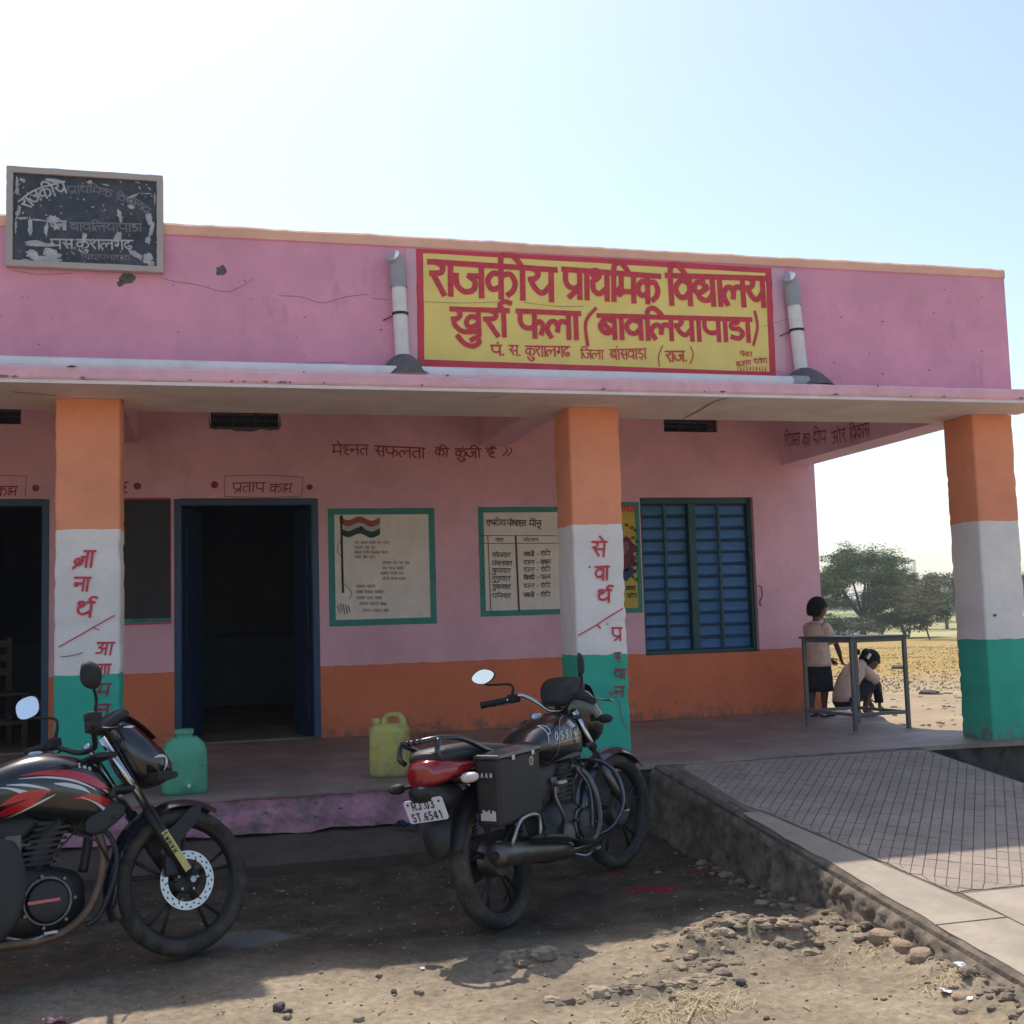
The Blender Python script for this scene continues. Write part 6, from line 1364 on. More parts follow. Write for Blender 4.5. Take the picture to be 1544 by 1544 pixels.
# long rear mudguard flap with plate
m = MB(); rr = []
for k, (x, z, w_) in enumerate(((-.36, .64, .06), (-.42, .59, .072), (-.455, .54, .076), (-.475, .49, .072), (-.48, .44, .062), (-.475, .40, .045), (-.47, .385, .025))):
    rr.append([(x+.018*(abs(t)**2), w_*t, z) for t in (-1, -.6, 0, .6, 1)]+[(x+.012+.018*(abs(t)**2), w_*t*.97, z) for t in (1, .6, 0, -.6, -1)])
m.rings(rr); m.build('mud_flap', 'matt', D_, smooth=True, autosmooth=50)
fender(0, .305, .345, 165, 60, .14).build('rear_fender', 'matt', D_, smooth=True)
PLO = Vector((-.498, 0, .60)); pu = Vector((0, -1, 0)); pv = Vector((-.30, 0, .95)).normalized(); pn = pu.cross(pv)
def PP(u, v, l=0.): return tuple(PLO+pu*u+pv*v+pn*l)
m = MB(); rp = [(sx_*(.098-.012*(1-math.cos(a)))+0, 0) for sx_ in () for a in ()]
rc = []
for cx_, cy_, a0 in ((.088, .040, 0), (-.088, .040, 90), (-.088, -.040, 180), (.088, -.040, 270)):
    for t in range(5): a = math.radians(a0+22.5*t); rc.append((cx_+.012*math.cos(a), cy_+.012*math.sin(a)))
m.add([PP(u, v, 0) for u, v in rc]+[PP(u, v, .004) for u, v in rc], [tuple(range(20)), tuple(range(20, 40))]+[(i, (i+1) % 20, 20+(i+1) % 20, 20+i) for i in range(20)]); PL_ = m.build('number_plate', 'plate', D_)
m = MB(); latin(m, 'RJ.03', PP(-.058, .008, .0045), pu, pv, .034, .0062, .78, .8); latin(m, 'ST.6541', PP(-.078, -.043, .0045), pu, pv, .034, .0062, .74, .78); m.build('plate_lettering', 'ink', PL_)
for u in (-.08, .08): m = MB(); m.add([PP(u+.006*math.cos(2*math.pi*k/10), .034+.006*math.sin(2*math.pi*k/10), .0048) for k in range(10)], [tuple(range(10))]); m.build('plate_bolt', 'ink', PL_)
# black side box (pannier) with stickers
bx = MB(); bx.box(-.255, -.285, .475, .125, -.16, .775); BX = bx.build('side_box', 'matt', D_, bevel=.018)
bc_ = Vector((0, -.16, .775)); BR_ = Matrix.Rotation(math.radians(9), 3, 'X'); BX.rotation_euler = (math.radians(9), 0, 0); BX.location = bc_-BR_ @ bc_
m = MB(); m.box(-.263, -.291, .758, .133, -.153, .785); m.build('box_lid', 'gloss', BX, bevel=.012)
for x in (-.14, .04): m = MB(); m.box(x-.012, -.297, .75, x+.012, -.290, .772); m.build('box_latch', 'chrome', BX, bevel=.003)
m = MB(); latin(m, 'AAW', (-.2565, -.195, .69), (0, -1, 0), (0, 0, 1), .018, .004, 1.25); m.build('box_lettering', 'bwhite', BX)
m = MB()
for k in range(8): h_ = .03+.016*abs(math.sin(k*1.9)); m.box(-.2575, -.185-.0095*k, .505, -.2553, -.1925-.0095*k, .505+h_)
m.build('box_sticker', 'bwhite', BX)
m = MB(); N = 20
rg_ = [[(.035+r*math.cos(2*math.pi*k/N), -.2865-.0004*j, .725+r*math.sin(2*math.pi*k/N)) for k in range(N)] for j, r in ((0, .020), (1, .015))]; m.rings(rg_, cap=False); stroke(m, [(.030, .715), (.030, .735), (.042, .735), (.042, .725), (.030, .725)], .003, lambda u, v, l=0.: (u, -.2875-l, v), smooth=False); m.build('box_emblem', 'bwhite', BX)
for x in (-.2, .08): m = MB(); m.tube([(x, -.16, .70), (x, -.11, .70)], .008, 6); m.build('box_bracket', 'matt', BX)
# silencer, guards
m = MB(); m.ctube([(.80, -.04, .62), (.90, -.09, .55), (.915, -.12, .42), (.84, -.14, .29), (.70, -.15, .235), (.45, -.16, .235)], .0175, 12); X_ = m.build('exhaust', 'darksteel', D_, smooth=True)
m = MB(); m.ctube([(.47, -.16, .235), (.38, -.165, .25), (.1, -.175, .30), (-.20, -.185, .345), (-.26, -.187, .352)], [.02, .042, .05, .052, .045], 18); m.build('silencer', 'alloy', X_, smooth=True)
m = MB(); m.lathe([(0, 0), (.018, 0), (.018, -.012)], c=(-.262, -.187, .352), axis='x', seg=14); m.build('silencer_outlet', 'ink', X_, smooth=True)
m = MB(); m.ctube([(.45, -.20, .28), (.25, -.225, .33), (.0, -.232, .375)], [.015, .032, .028], 12, flat=.5); m.build('heat_shield', 'matt', X_, smooth=True)
m = MB(); m.ctube([(.93, -.04, .62), (.95, -.16, .60), (.95, -.24, .52), (.93, -.26, .38), (.86, -.20, .27), (.80, -.08, .24)], .011, 10); m.ctube([(.93, .04, .62), (.95, .16, .60), (.95, .24, .52), (.93, .26, .38), (.86, .20, .27), (.80, .08, .24)], .011, 10); m.build('crash_guard', 'bluegloss', D_, smooth=True)
m = MB(); m.ctube([(.06, -.235, .36), (.06, -.245, .46), (-.1, -.25, .47), (-.18, -.24, .40), (-.16, -.2, .34)], .009, 8); m.build('foot_guard_rail', 'steel', D_, smooth=True)
m = MB(); m.ctube([(.78, -.10, .60), (.79, -.15, .50), (.76, -.16, .38), (.72, -.16, .30)], .008, 8); m.build('engine_pipe', 'darksteel', D_, smooth=True)

for o in list(bpy.data.objects):   # the tail group sits a little further forward on its bracket
    if o.parent is D_ and o.name.split('.')[0] in ('tail_light', 'tail_under_cover', 'reflector', 'mud_flap', 'number_plate', 'grab_rail') or (o.parent is D_ and o.name.startswith('indicator') and o.data.vertices[0].co.x < 0): o.location.x += .05
# ================================================================== CANS, TABLE, CHILDREN
M['jug_g'] = mat('green_plastic', (.10, .43, .24), .38, .12, 9, .15, 30, dirt=(.10, .33, .20), dscale=5, damt=.47)
M['jug_y'] = mat('yellow_plastic', (.60, .52, .13), .4, .12, 9, .15, 30, dirt=(.33, .27, .12), dscale=5, damt=.48)
def jug_body(w_, d, h, taper=.0, sh=.09):
    secs = []
    for z, k in ((0, .86), (.012, .96), (.04, 1), (h*.5, 1.0), (h-sh*1.2, 1-.0*taper), (h-sh*.7, .97-taper*.2), (h-sh*.3, .84-taper*.4), (h, .62-taper)): secs.append((z, w_/2*k, d/2*k))
    secs = catmull(secs, 4); rr = []
    for z, a, b in secs:
        ring = []
        for k in range(36):
            t = 2*math.pi*k/36; c, s = math.cos(t), math.sin(t); ring.append((a*math.copysign(abs(c)**.42, c), b*math.copysign(abs(s)**.42, s), z))
        rr.append(ring)
    return MB().rings(rr)
p = onZ(279, 1198, FZ)
J = thing('jerry_can', 'pale green plastic jerry can standing on the verandah edge behind the left motorcycle', 'jerry can', (p[0]-.005, p[1]+.06, FZ), (0, 0, .12))
jug_body(.255, .18, .325, .05, .10).build('body', 'jug_g', J, smooth=True, autosmooth=50)
m = MB(); m.lathe([(0, .37), (.05, .37), (.056, .365), (.056, .345), (.048, .34), (.048, .30)], seg=28); m.build('neck', 'jug_g', J, smooth=True, autosmooth=40)
m = MB(); m.lathe([(0, -.115), (.022, -.113), (.036, -.105), (.038, -.09), (.03, -.08)], c=(-.015+.03, 0, .055), axis='y', seg=24); m.build('tap_cap', 'jug_g', J, smooth=True, autosmooth=40)
m = MB(); m.lathe([(0, -.119), (.010, -.118), (.010, -.113)], c=(.015, 0, .055), axis='y', seg=14); m.build('cap_centre', 'paper', J)
m = MB()
for k in range(7): a = math.pi*(.1+.8*k/6); m.ctube([(.03*math.cos(a), -.082, .20+.02*math.sin(a)), (.105*math.cos(a), -.0885, .13+.09*math.sin(a))], .003, 5)
m.build('moulded_rib', 'jug_g', J, smooth=True)
p = onZ(591, 1172, FZ)
J = thing('jerry_can', 'yellow plastic jerry can with top handle on the verandah behind the rear light', 'jerry can', (p[0], p[1]+.07, FZ), (0, 0, -.45))
jug_body(.235, .18, .325, -.12, .05).build('body', 'jug_y', J, smooth=True, autosmooth=45)
m = MB(); m.ctube([(-.035, 0, .30), (-.025, 0, .355), (.0, 0, .375), (.05, 0, .378), (.082, 0, .36), (.092, 0, .30)], [.024, .02, .0175, .0175, .02, .026], 14, flat=1.); m.build('handle', 'jug_y', J, smooth=True)
m = MB(); m.lathe([(0, .37), (.028, .37), (.032, .362), (.032, .335), (.026, .33), (.026, .31)], c=(-.085, 0, -.012), seg=22); m.build('screw_cap', 'jug_y', J, smooth=True, autosmooth=40)
for k in (0, 1, 2): m = MB(); m.box(-.085, -.0915, .10+k*.06, .085, -.089, .106+k*.06); m.build('moulded_rib', 'jug_y', J)

# steel table by the open end
M['tsteel'] = mat('grey_painted_steel', (.16, .155, .15), .5, .3, 8, .1, 60, dirt=(.10, .07, .05), dscale=8, damt=.35)
M['ttop'] = mat('table_top_board', (.10, .09, .085), .5, .3, 5, .2, 40)
leg = {}
for n_, (x, y) in dict(bl=(1218.5, 1094), fl=(1290.5, 1102), fr=(1370.5, 1097)).items(): q_ = onZ(x, y, FZ); leg[n_] = Vector((q_[0], q_[1], FZ))
leg['br'] = leg['bl']+leg['fr']-leg['fl']
ct = (leg['bl']+leg['fr'])/2
TB = thing('table', 'bare grey steel frame table with a thin dark top near the squatting girl', 'table', tuple(ct))
hT = .715
for v in leg.values():
    m = MB(); r_ = v-ct; m.box(r_.x-.015, r_.y-.015, 0, r_.x+.015, r_.y+.015, hT); m.build('leg', 'tsteel', TB, bevel=.003)
def barb(a, b, z0, z1, t, name):
    A = leg[a]-ct; B = leg[b]-ct; d = (B-A).normalized(); s_ = Vector((-d.y, d.x, 0))*t/2; A = A+d*.0152; B = B-d*.0152; m = MB()
    m.add([tuple(p_) for p_ in (A-s_+Vector((0, 0, z0)), B-s_+Vector((0, 0, z0)), B+s_+Vector((0, 0, z0)), A+s_+Vector((0, 0, z0)), A-s_+Vector((0, 0, z1)), B-s_+Vector((0, 0, z1)), B+s_+Vector((0, 0, z1)), A+s_+Vector((0, 0, z1)))],
          [(0, 1, 2, 3), (4, 5, 6, 7), (0, 1, 5, 4), (1, 2, 6, 5), (2, 3, 7, 6), (3, 0, 4, 7)]); m.build(name, 'tsteel', TB)
for a, b in (('bl', 'fl'), ('fl', 'fr'), ('fr', 'br'), ('br', 'bl')): barb(a, b, hT-.03, hT-.001, .022, 'rail'); barb(a, b, .11, .135, .02, 'stretcher')
m = MB(); cs = [leg[k]-ct for k in ('bl', 'fl', 'fr', 'br')]; cs = [c*1.06+c.normalized()*.02 for c in cs]
m.prism([(c.x, c.y) for c in cs], hT, hT+.018); m.build('table_top', 'ttop', TB, bevel=.003)
tag(scrap('loose white sheet lying on the table top', 1300, 958, .05, 11.), 'loose white sheet lying on the table top', 'paper').location = (ct.x, ct.y+.05, FZ+hT+.028)

# ---- children
M['skin'] = mat('brown_skin', (.115, .055, .035), .55, .12, 14)
M['hair'] = mat('black_hair', (.009, .007, .006), .75, .4, 60, 1., 160, spec=.3)
M['shirt'] = mat('pale_peach_shirt', (.70, .49, .39), .9, .16, 11, 1., 16, dirt=(.55, .38, .31), dscale=7, damt=.4)
M['navy'] = mat('dark_navy_cloth', (.016, .016, .028), .9, .25, 10, .3, 50)
M['ribbon'] = mat('white_ribbon', (.75, .73, .74), .7, .05, 10)
def skin_body(name, verts, edges, rad, parent, m_, root=0, sub=2, mode=None):
    me = bpy.data.meshes.new(name); me.from_pydata([tuple(v) for v in verts], edges, []); me.update()
    o = bpy.data.objects.new(name, me); COL.objects.link(o)
    sk = o.modifiers.new('skin', 'SKIN'); sk.use_smooth_shade = True; sk.branch_smoothing = .6
    for i, r in enumerate(rad): v = me.skin_vertices[0].data[i]; v.radius = (r, r) if not hasattr(r, '__len__') else r; v.use_root = (i == root)
    ss = o.modifiers.new('sub', 'SUBSURF'); ss.levels = sub; ss.render_levels = sub
    bpy.context.view_layer.update(); dg = bpy.context.evaluated_depsgraph_get(); nm = bpy.data.meshes.new_from_object(o.evaluated_get(dg), depsgraph=dg); nm.name = name
    o.modifiers.clear(); o.data = nm; bpy.data.meshes.remove(me); nm.materials.clear(); nm.materials.append(M[m_])
    for p_ in nm.polygons: p_.use_smooth = True
    if parent: o.parent = parent
    return o
class Sk:
    def __init__(s): s.v = []; s.e = []; s.r = []; s.n = {}
    def a(s, name, p, r, to=None):
        s.v.append(Vector(p)); s.r.append(r); i = len(s.v)-1; s.n[name] = i
        if to is not None: s.e.append((s.n[to], i))
        return i
def hand(S_, wrist, palm_dir, side_dir, L=.105, k='R'):
    """palm and five fingers as skinned chains; side_dir points to the thumb"""
    W = S_.v[S_.n[wrist]]; d = Vector(palm_dir).normalized(); s_ = Vector(side_dir); s_ = (s_-d*s_.dot(d)).normalized(); n_ = d.cross(s_).normalized()
    S_.a('palm'+k, W+d*L*.42, (.013, .022), wrist)
    for i, (off, ln) in enumerate(((.018, .42), (.006, .47), (-.006, .43), (-.018, .34))):
        b = W+d*L*.55+s_*off
        S_.a('f%d0'%i+k, b, .0065, 'palm'+k); S_.a('f%d1'%i+k, b+d*L*ln*.5+n_*.006, .0056, 'f%d0'%i+k); S_.a('f%d2'%i+k, b+d*L*ln*.85+n_*.020, .0046, 'f%d1'%i+k)
    S_.a('t0'+k, W+d*L*.22+s_*.026, .007, wrist); S_.a('t1'+k, W+d*L*.42+s_*.042+n_*.006, .006, 't0'+k); S_.a('t2'+k, W+d*L*.58+s_*.045+n_*.014, .0048, 't1'+k)
def head(parent, c_, yaw_, pitch_, R=.082, roll=0.):
    """head with brow, nose, lips, chin, ears as one sculpted mesh; x forward. returns object"""
    seg, rg = 40, 30; vs = []; fs = []
    for i in range(rg+1):
        th = math.pi*i/rg
        for j in range(seg):
            a = 2*math.pi*j/seg; x, y, z = math.sin(th)*math.cos(a), math.sin(th)*math.sin(a), math.cos(th)
            X, Y, Z = x*1.02, y*.82, z*1.15
            if x > 0: X *= 1-.10*max(0, z)**2; X -= .10*max(0, -z-.35)*x
            if z < 0: Y *= 1-.38*(-z)**1.3; X *= 1-.12*(-z) if x < 0 else 1-.05*(-z)
            if x < 0 and z < -.3: X *= .72
            def g(y0, z0, sy, sz): return math.exp(-((y-y0)/sy)**2-((z-z0)/sz)**2) if x > 0 else 0
            X += .17*g(0, -.16, .13, .16)+.05*g(0, .0, .09, .2)+.075*g(0, -.42, .22, .06)+.065*g(0, -.52, .2, .06)-.03*g(0, -.47, .26, .025)+.07*g(0, -.78, .22, .12)
            X += .045*g(.28, .16, .22, .07)+.045*g(-.28, .16, .22, .07)-.075*g(.30, .0, .13, .10)-.075*g(-.30, .0, .13, .10)+.035*g(.30, -.01, .07, .04)+.035*g(-.30, -.01, .07, .04)
            vs.append((X*R, Y*R, Z*R))
    for i in range(rg):
        for j in range(seg): fs.append((i*seg+j, i*seg+(j+1) % seg, (i+1)*seg+(j+1) % seg, (i+1)*seg+j))
    mb = MB(); mb.add(vs, fs)
    for s_ in (-1, 1):
        mb.ell((-.02*R, s_*.80*R, -.05*R), (.14*R, .05*R, .22*R), 12, 8, Matrix.Rotation(.3*s_, 3, 'Z')); mb.ell((.0*R, s_*.83*R, -.20*R), (.06*R, .04*R, .07*R), 8, 6)
    R3 = (Matrix.Rotation(yaw_, 3, 'Z') @ Matrix.Rotation(pitch_, 3, 'Y') @ Matrix.Rotation(roll, 3, 'X'))
    def T(v): q_ = R3 @ Vector(v); return (q_.x+c_[0], q_.y+c_[1], q_.z+c_[2])
    return mb, T, R
def eyes(parent, T, R):
    for nm, m_, r_, dx in (('eye', 'paper', .085, 0), ('iris', 'ink', .05, .045)):
        for s_ in (-1, 1):
            mb = MB(); mb.ell((.885*R+dx*R, s_*.30*R, -.02*R), (r_*R, r_*R*1.1, r_*R*.8), 10, 8); mb.xf(T); mb.build(nm, m_, parent, smooth=True)
def haircap(parent, T, R, low=-.35, puff=1.12, tails=False, name='hair'):
    seg, rg = 48, 24; vs = []; fs = []
    for i in range(rg+1):
        th = math.pi*.70*i/rg
        for j in range(seg):
            a = 2*math.pi*j/seg; x, y, z = math.sin(th)*math.cos(a), math.sin(th)*math.sin(a), math.cos(th)
            lim = .30 if x > .25 else (.05 if x > -.05 else low)
            k = puff*(1+.05*noise.noise(Vector((x*5, y*5, z*5)))+.03*noise.noise(Vector((x*19, y*19, z*19)))); lim += .12*noise.noise(Vector((x*7, y*7, 1)))
            zz = z*1.15
            if z < lim: f = min(1, (lim-z)*5); k = k*(1-f)+.93*f*(1-.1*f)
            vs.append((x*1.02*k*R*(1-.08*max(0, z)**2 if x > 0 else 1), y*.84*k*R, max(zz, lim*1.15-.25)*k*R))
    for i in range(rg):
        for j in range(seg): fs.append((i*seg+j, i*seg+(j+1) % seg, (i+1)*seg+(j+1) % seg, (i+1)*seg+j))
    mb = MB(); mb.add(vs, fs); mb.xf(T); return mb.build(name, 'hair', parent, smooth=True)
def shell_rings(rings, name, m_, parent, seg=28, wr_=.017, seed=0.):
    """cloth tube: rings = (centre, half x, half y, axis u, axis v)"""
    rr = []
    for i, (c, a, b, u, v) in enumerate(rings):
        c = Vector(c); u = Vector(u).normalized(); v = Vector(v).normalized()
        ring = []
        for k in range(seg):
            t = 2*math.pi*k/seg; cs_, sn_ = math.cos(t), math.sin(t)
            n1 = 1+wr_*8*noise.noise(Vector((cs_*2, sn_*2, i*.35+seed))); n2 = 1+wr_*8*noise.noise(Vector((cs_*2, sn_*2, i*.35+seed+9)))
            ring.append(tuple(c+u*(a*cs_*n1)+v*(b*sn_*n2)))
        rr.append(ring)
    m = MB(); m.rings(rr, cap=False); o = m.build(name, m_, parent, smooth=True); s_ = o.modifiers.new('thickness', 'SOLIDIFY'); s_.thickness = .004; return o
X_, Y_, Z_ = (1, 0, 0), (0, 1, 0), (0, 0, 1)
# boy / standing child: x forward (faces right and a little away)
pb = onZ(1238, 1080, FZ)
KB = thing('person', 'standing child in pale shirt and dark knee-length skirt, seen from behind', 'child', (pb[0], pb[1], FZ), (0, 0, math.radians(24)))
S_ = Sk(); a = S_.a
a('pelvis', (0, 0, .50), (.075, .085)); a('belly', (.004, 0, .60), (.07, .08), 'pelvis'); a('chest', (.0, 0, .73), (.072, .088), 'belly'); a('neck0', (.0, 0, .815), (.04, .045), 'chest'); a('neck', (.008, 0, .865), .032, 'neck0'); a('skull', (.015, 0, .92), .045, 'neck')
for s_, k in ((1, 'L'), (-1, 'R')):
    a('hip'+k, (0, .055*s_, .47), .058, 'pelvis'); a('knee'+k, (.015-.03*(s_ > 0), .055*s_, .27), .038, 'hip'+k); a('calf'+k, (-.01-.03*(s_ > 0), .055*s_, .19), .036, 'knee'+k); a('ankle'+k, (-.02-.04*(s_ > 0), .055*s_, .055), .022, 'calf'+k)
    a('heel'+k, (-.03-.04*(s_ > 0), .055*s_, .024), .022, 'ankle'+k); a('ball'+k, (.07-.04*(s_ > 0), .062*s_, .018), (.016, .026), 'ankle'+k); a('toe'+k, (.10-.04*(s_ > 0), .064*s_, .013), (.012, .024), 'ball'+k)
a('shR', (.0, -.115, .785), .036, 'chest'); a('elR', (.075, -.145, .645), .026, 'shR'); a('foR', (.13, -.13, .58), .024, 'elR'); a('wrR', (.205, -.10, .49), .017, 'foR')
hand(S_, 'wrR', (.72, .25, -.55), (.2, .9, .4), .10, 'R')
a('shL', (.0, .115, .785), .036, 'chest'); a('elL', (.07, .15, .65), .026, 'shL'); a('foL', (.13, .12, .575), .024, 'elL'); a('wrL', (.20, .03, .50), .017, 'foL')
hand(S_, 'wrL', (.7, -.3, -.5), (.2, -.9, .4), .10, 'L')
bd = skin_body('body', S_.v, S_.e, S_.r, KB, 'skin')
hm, T, R = head(KB, (.025, 0, .955), math.radians(-14), math.radians(8), .089); hm.xf(T); HD = hm.build('head', 'skin', KB, smooth=True); eyes(HD, T, R); haircap(HD, T, R, -.55, 1.12)
shell_rings([((-.002, 0, .445), .102, .125, X_, Y_), ((0, 0, .47), .10, .122, X_, Y_), ((.002, 0, .55), .092, .112, X_, Y_), ((.003, 0, .63), .088, .105, X_, Y_), ((0, 0, .72), .088, .112, X_, Y_), ((0, 0, .78), .078, .118, X_, Y_), ((0, 0, .815), .055, .075, X_, Y_), ((.003, 0, .84), .043, .047, X_, Y_)], 'shirt', 'shirt', KB)
shell_rings([((.0, 0, .848), .048, .05, X_, Y_), ((.002, 0, .838), .058, .062, X_, Y_), ((.004, 0, .826), .062, .068, X_, Y_)], 'collar', 'shirt', KB)
for s_ in (-1, 1):
    d_ = (Vector((.075, -.145*-s_*1., .645))-Vector((0, .115*s_, .785))).normalized() if s_ > 0 else (Vector((.075, -.145, .645))-Vector((0, -.115, .785))).normalized()
    u = d_.cross(Vector(Z_)).normalized(); v = u.cross(d_); p0 = Vector((0, .095*s_, .79))
    shell_rings([(p0-d_*.045, .012, .012, u, v), (p0-d_*.02, .040, .042, u, v), (p0+d_*.01, .046, .05, u, v), (p0+d_*.05, .050, .050, u, v), (p0+d_*.11, .048, .046, u, v), (p0+d_*.155, .050, .048, u, v)], 'sleeve', 'shirt', KB, 20)
shell_rings([((0, 0, .50), .084, .102, X_, Y_), ((0, 0, .44), .094, .114, X_, Y_), ((-.005, 0, .36), .104, .124, X_, Y_), ((-.012, 0, .28), .112, .130, X_, Y_), ((-.016, 0, .225), .115, .134, X_, Y_)], 'skirt', 'navy', KB, 36, .011, 3.)
for s_ in (-1, 1):
    m = MB(); m.rings(loft([(-.065-.04*(s_ > 0), .022, -.0, .012, 3), (0, .026, -.0, .011, 3), (.07, .032, 0, .011, 3), (.115-.04*(s_ > 0), .022, 0, .01, 3)], 14)); m.xf(lambda v: (v[0], v[1]+.060*s_, v[2])); m.build('sandal', 'navy', KB, smooth=True, autosmooth=50)
# squatting girl
pg = onZ(1297, 1080, FZ)
KG = thing('person', 'squatting girl with tied hair and pale shirt, head bent over the verandah edge', 'child', (pg[0], pg[1]+.02, FZ), (0, 0, math.radians(14)))
S_ = Sk(); a = S_.a
a('pelvis', (-.13, 0, .17), (.08, .085)); a('belly', (-.11, 0, .27), (.07, .08), 'pelvis'); a('chest', (-.02, 0, .385), (.072, .085), 'belly'); a('neck0', (.045, 0, .44), (.045, .048), 'chest'); a('neck', (.09, 0, .465), .032, 'neck0'); a('skull', (.13, 0, .475), .045, 'neck')
for s_, k in ((1, 'L'), (-1, 'R')):
    a('hip'+k, (-.13, .065*s_, .15), .06, 'pelvis'); a('mid'+k, (-.02, .08*s_, .235), .055, 'hip'+k); a('knee'+k, (.09, .085*s_, .285), .042, 'mid'+k); a('calf'+k, (.04, .08*s_, .18), .037, 'knee'+k); a('ankle'+k, (.0, .07*s_, .055), .023, 'calf'+k)
    a('heel'+k, (-.012, .07*s_, .024), .022, 'ankle'+k); a('ball'+k, (.085, .078*s_, .018), (.016, .026), 'ankle'+k); a('toe'+k, (.115, .08*s_, .013), (.012, .024), 'ball'+k)
a('shR', (.03, -.115, .40), .034, 'chest'); a('elR', (.135, -.13, .27), .025, 'shR'); a('foR', (.142, -.12, .20), .023, 'elR'); a('wrR', (.135, -.115, .095), .016, 'foR'); hand(S_, 'wrR', (.25, 0, -1), (1, .3, 0), .095, 'R')
a('shL', (.03, .115, .40), .034, 'chest'); a('elL', (.17, .15, .29), .025, 'shL'); a('foL', (.20, .12, .22), .023, 'elL'); a('wrL', (.205, .07, .13), .016, 'foL'); hand(S_, 'wrL', (.3, -.1, -1), (.9, -.3, 0), .095, 'L')
skin_body('body', S_.v, S_.e, S_.r, KG, 'skin')
hm, T, R = head(KG, (.165, 0, .483), math.radians(-10), math.radians(42), .085); hm.xf(T); HD = hm.build('head', 'skin', KG, smooth=True); eyes(HD, T, R); hc = haircap(HD, T, R, -.5, 1.10)
for s_ in (-1, 1):
    c_ = Vector((.072, .055*s_, .56)); m = MB()
    m.ctube([(.10, .05*s_, .55), (.07, .065*s_, .565), (.035, .07*s_, .55), (.02, .07*s_, .515)], [.016, .030, .030, .012], 12); m.build('ponytail', 'hair', HD, smooth=True)
    m = MB(); m.ctube([(.095, .045*s_, .535), (.085, .075*s_, .56), (.095, .045*s_, .585)], .008, 8); m.ell((.08, .085*s_, .535), (.022, .01, .018), 10, 8); m.ell((.07, .08*s_, .52), (.018, .008, .022), 10, 8); m.build('ribbon', 'ribbon', HD, smooth=True)
sp0 = Vector((-.15, 0, .13)); rings_ = []
for (x, z, a_, b_, tx, tz) in ((-.165, .16, .088, .118, -.25, 1), (-.155, .21, .092, .118, 0, 1), (-.13, .27, .090, .112, .3, 1), (-.085, .335, .085, .114, .6, .9), (-.03, .39, .082, .122, .8, .7), (.025, .425, .072, .11, .9, .5), (.06, .445, .05, .065, .9, .4), (.078, .458, .042, .045, .9, .4)):
    t = Vector((tx, 0, tz)).normalized(); u = Vector((t.z, 0, -t.x)); rings_.append(((x, 0, z), a_, b_, u, Y_))
shell_rings(rings_, 'shirt', 'shirt', KG, 30, .008, 5.)
for s_, el in ((-1, (.135, -.13, .27)), (1, (.17, .15, .29))):
    p0 = Vector((.02, .09*s_, .405)); d_ = (Vector(el)-p0).normalized(); u = d_.cross(Vector(Y_)).normalized(); v = u.cross(d_)
    shell_rings([(p0-d_*.045, .012, .012, u, v), (p0-d_*.02, .040, .042, u, v), (p0+d_*.01, .046, .05, u, v), (p0+d_*.05, .05, .05, u, v), (p0+d_*.10, .048, .046, u, v), (p0+d_*.14, .052, .05, u, v)], 'sleeve', 'shirt', KG, 20)
# skirt gathered over the thighs
rr = []
for i, (x, z, a_, b_) in enumerate(((-.225, .13, .03, .07), (-.20, .15, .085, .115), (-.13, .175, .105, .135), (-.04, .215, .095, .145), (.05, .255, .082, .145), (.115, .27, .062, .13), (.135, .262, .03, .09))):
    rr.append([(x+.012*noise.noise(Vector((k*.5, i, 0))), b_*math.cos(2*math.pi*k/32)*(1+.08*noise.noise(Vector((k*.7, i*.8, 2)))), max(.03, z+a_*math.sin(2*math.pi*k/32)*(1+.15*noise.noise(Vector((k*.6, i, 5)))))) for k in range(32)])
m = MB(); m.rings(rr); m.build('skirt', 'navy', KG, smooth=True)
m = MB(); m.rings([[(.12+.03*math.cos(2*math.pi*k/20)+dx, -.10+.045*math.sin(2*math.pi*k/20), z) for k in range(20)] for z, dx in ((.26, 0), (.20, .02), (.14, .03), (.115, .03))]); m.build('skirt_hem', 'navy', KG, smooth=True)
for s_ in (-1, 1):
    m = MB(); m.rings(loft([(-.045, .022, 0, .012, 3), (.02, .027, 0, .011, 3), (.09, .032, 0, .011, 3), (.13, .022, 0, .01, 3)], 14)); m.xf(lambda v: (v[0], v[1]+.075*s_, v[2])); m.build('sandal', 'navy', KG, smooth=True, autosmooth=50)

# chair just inside the far-left doorway
M['wood'] = mat('worn_wood', (.10, .065, .045), .7, .25, 8, .3, 40)
CH = thing('chair', 'old wooden chair inside the dark doorway at the far left', 'chair', (-1.72, 3.45, FZ-.006), (0, 0, .5))
for x in (-.2, .2):
    m = MB(); m.box(x-.02, -.2, 0, x+.02, -.16, .44); m.build('leg', 'wood', CH, bevel=.004); m = MB(); m.box(x-.02, .16, 0, x+.02, .2, .92); m.build('leg', 'wood', CH, bevel=.004)
m = MB(); m.box(-.23, -.22, .44, .23, .22, .465); m.build('seat', 'wood', CH, bevel=.006)
for z in (.60, .72, .84): m = MB(); m.box(-.18, .165, z, .18, .19, z+.06); m.build('back_slat', 'wood', CH, bevel=.004)
for y_ in (-.185, .175): m = MB(); m.box(-.18, y_, .2, .18, y_+.02, .235); m.build('stretcher', 'wood', CH, bevel=.003)
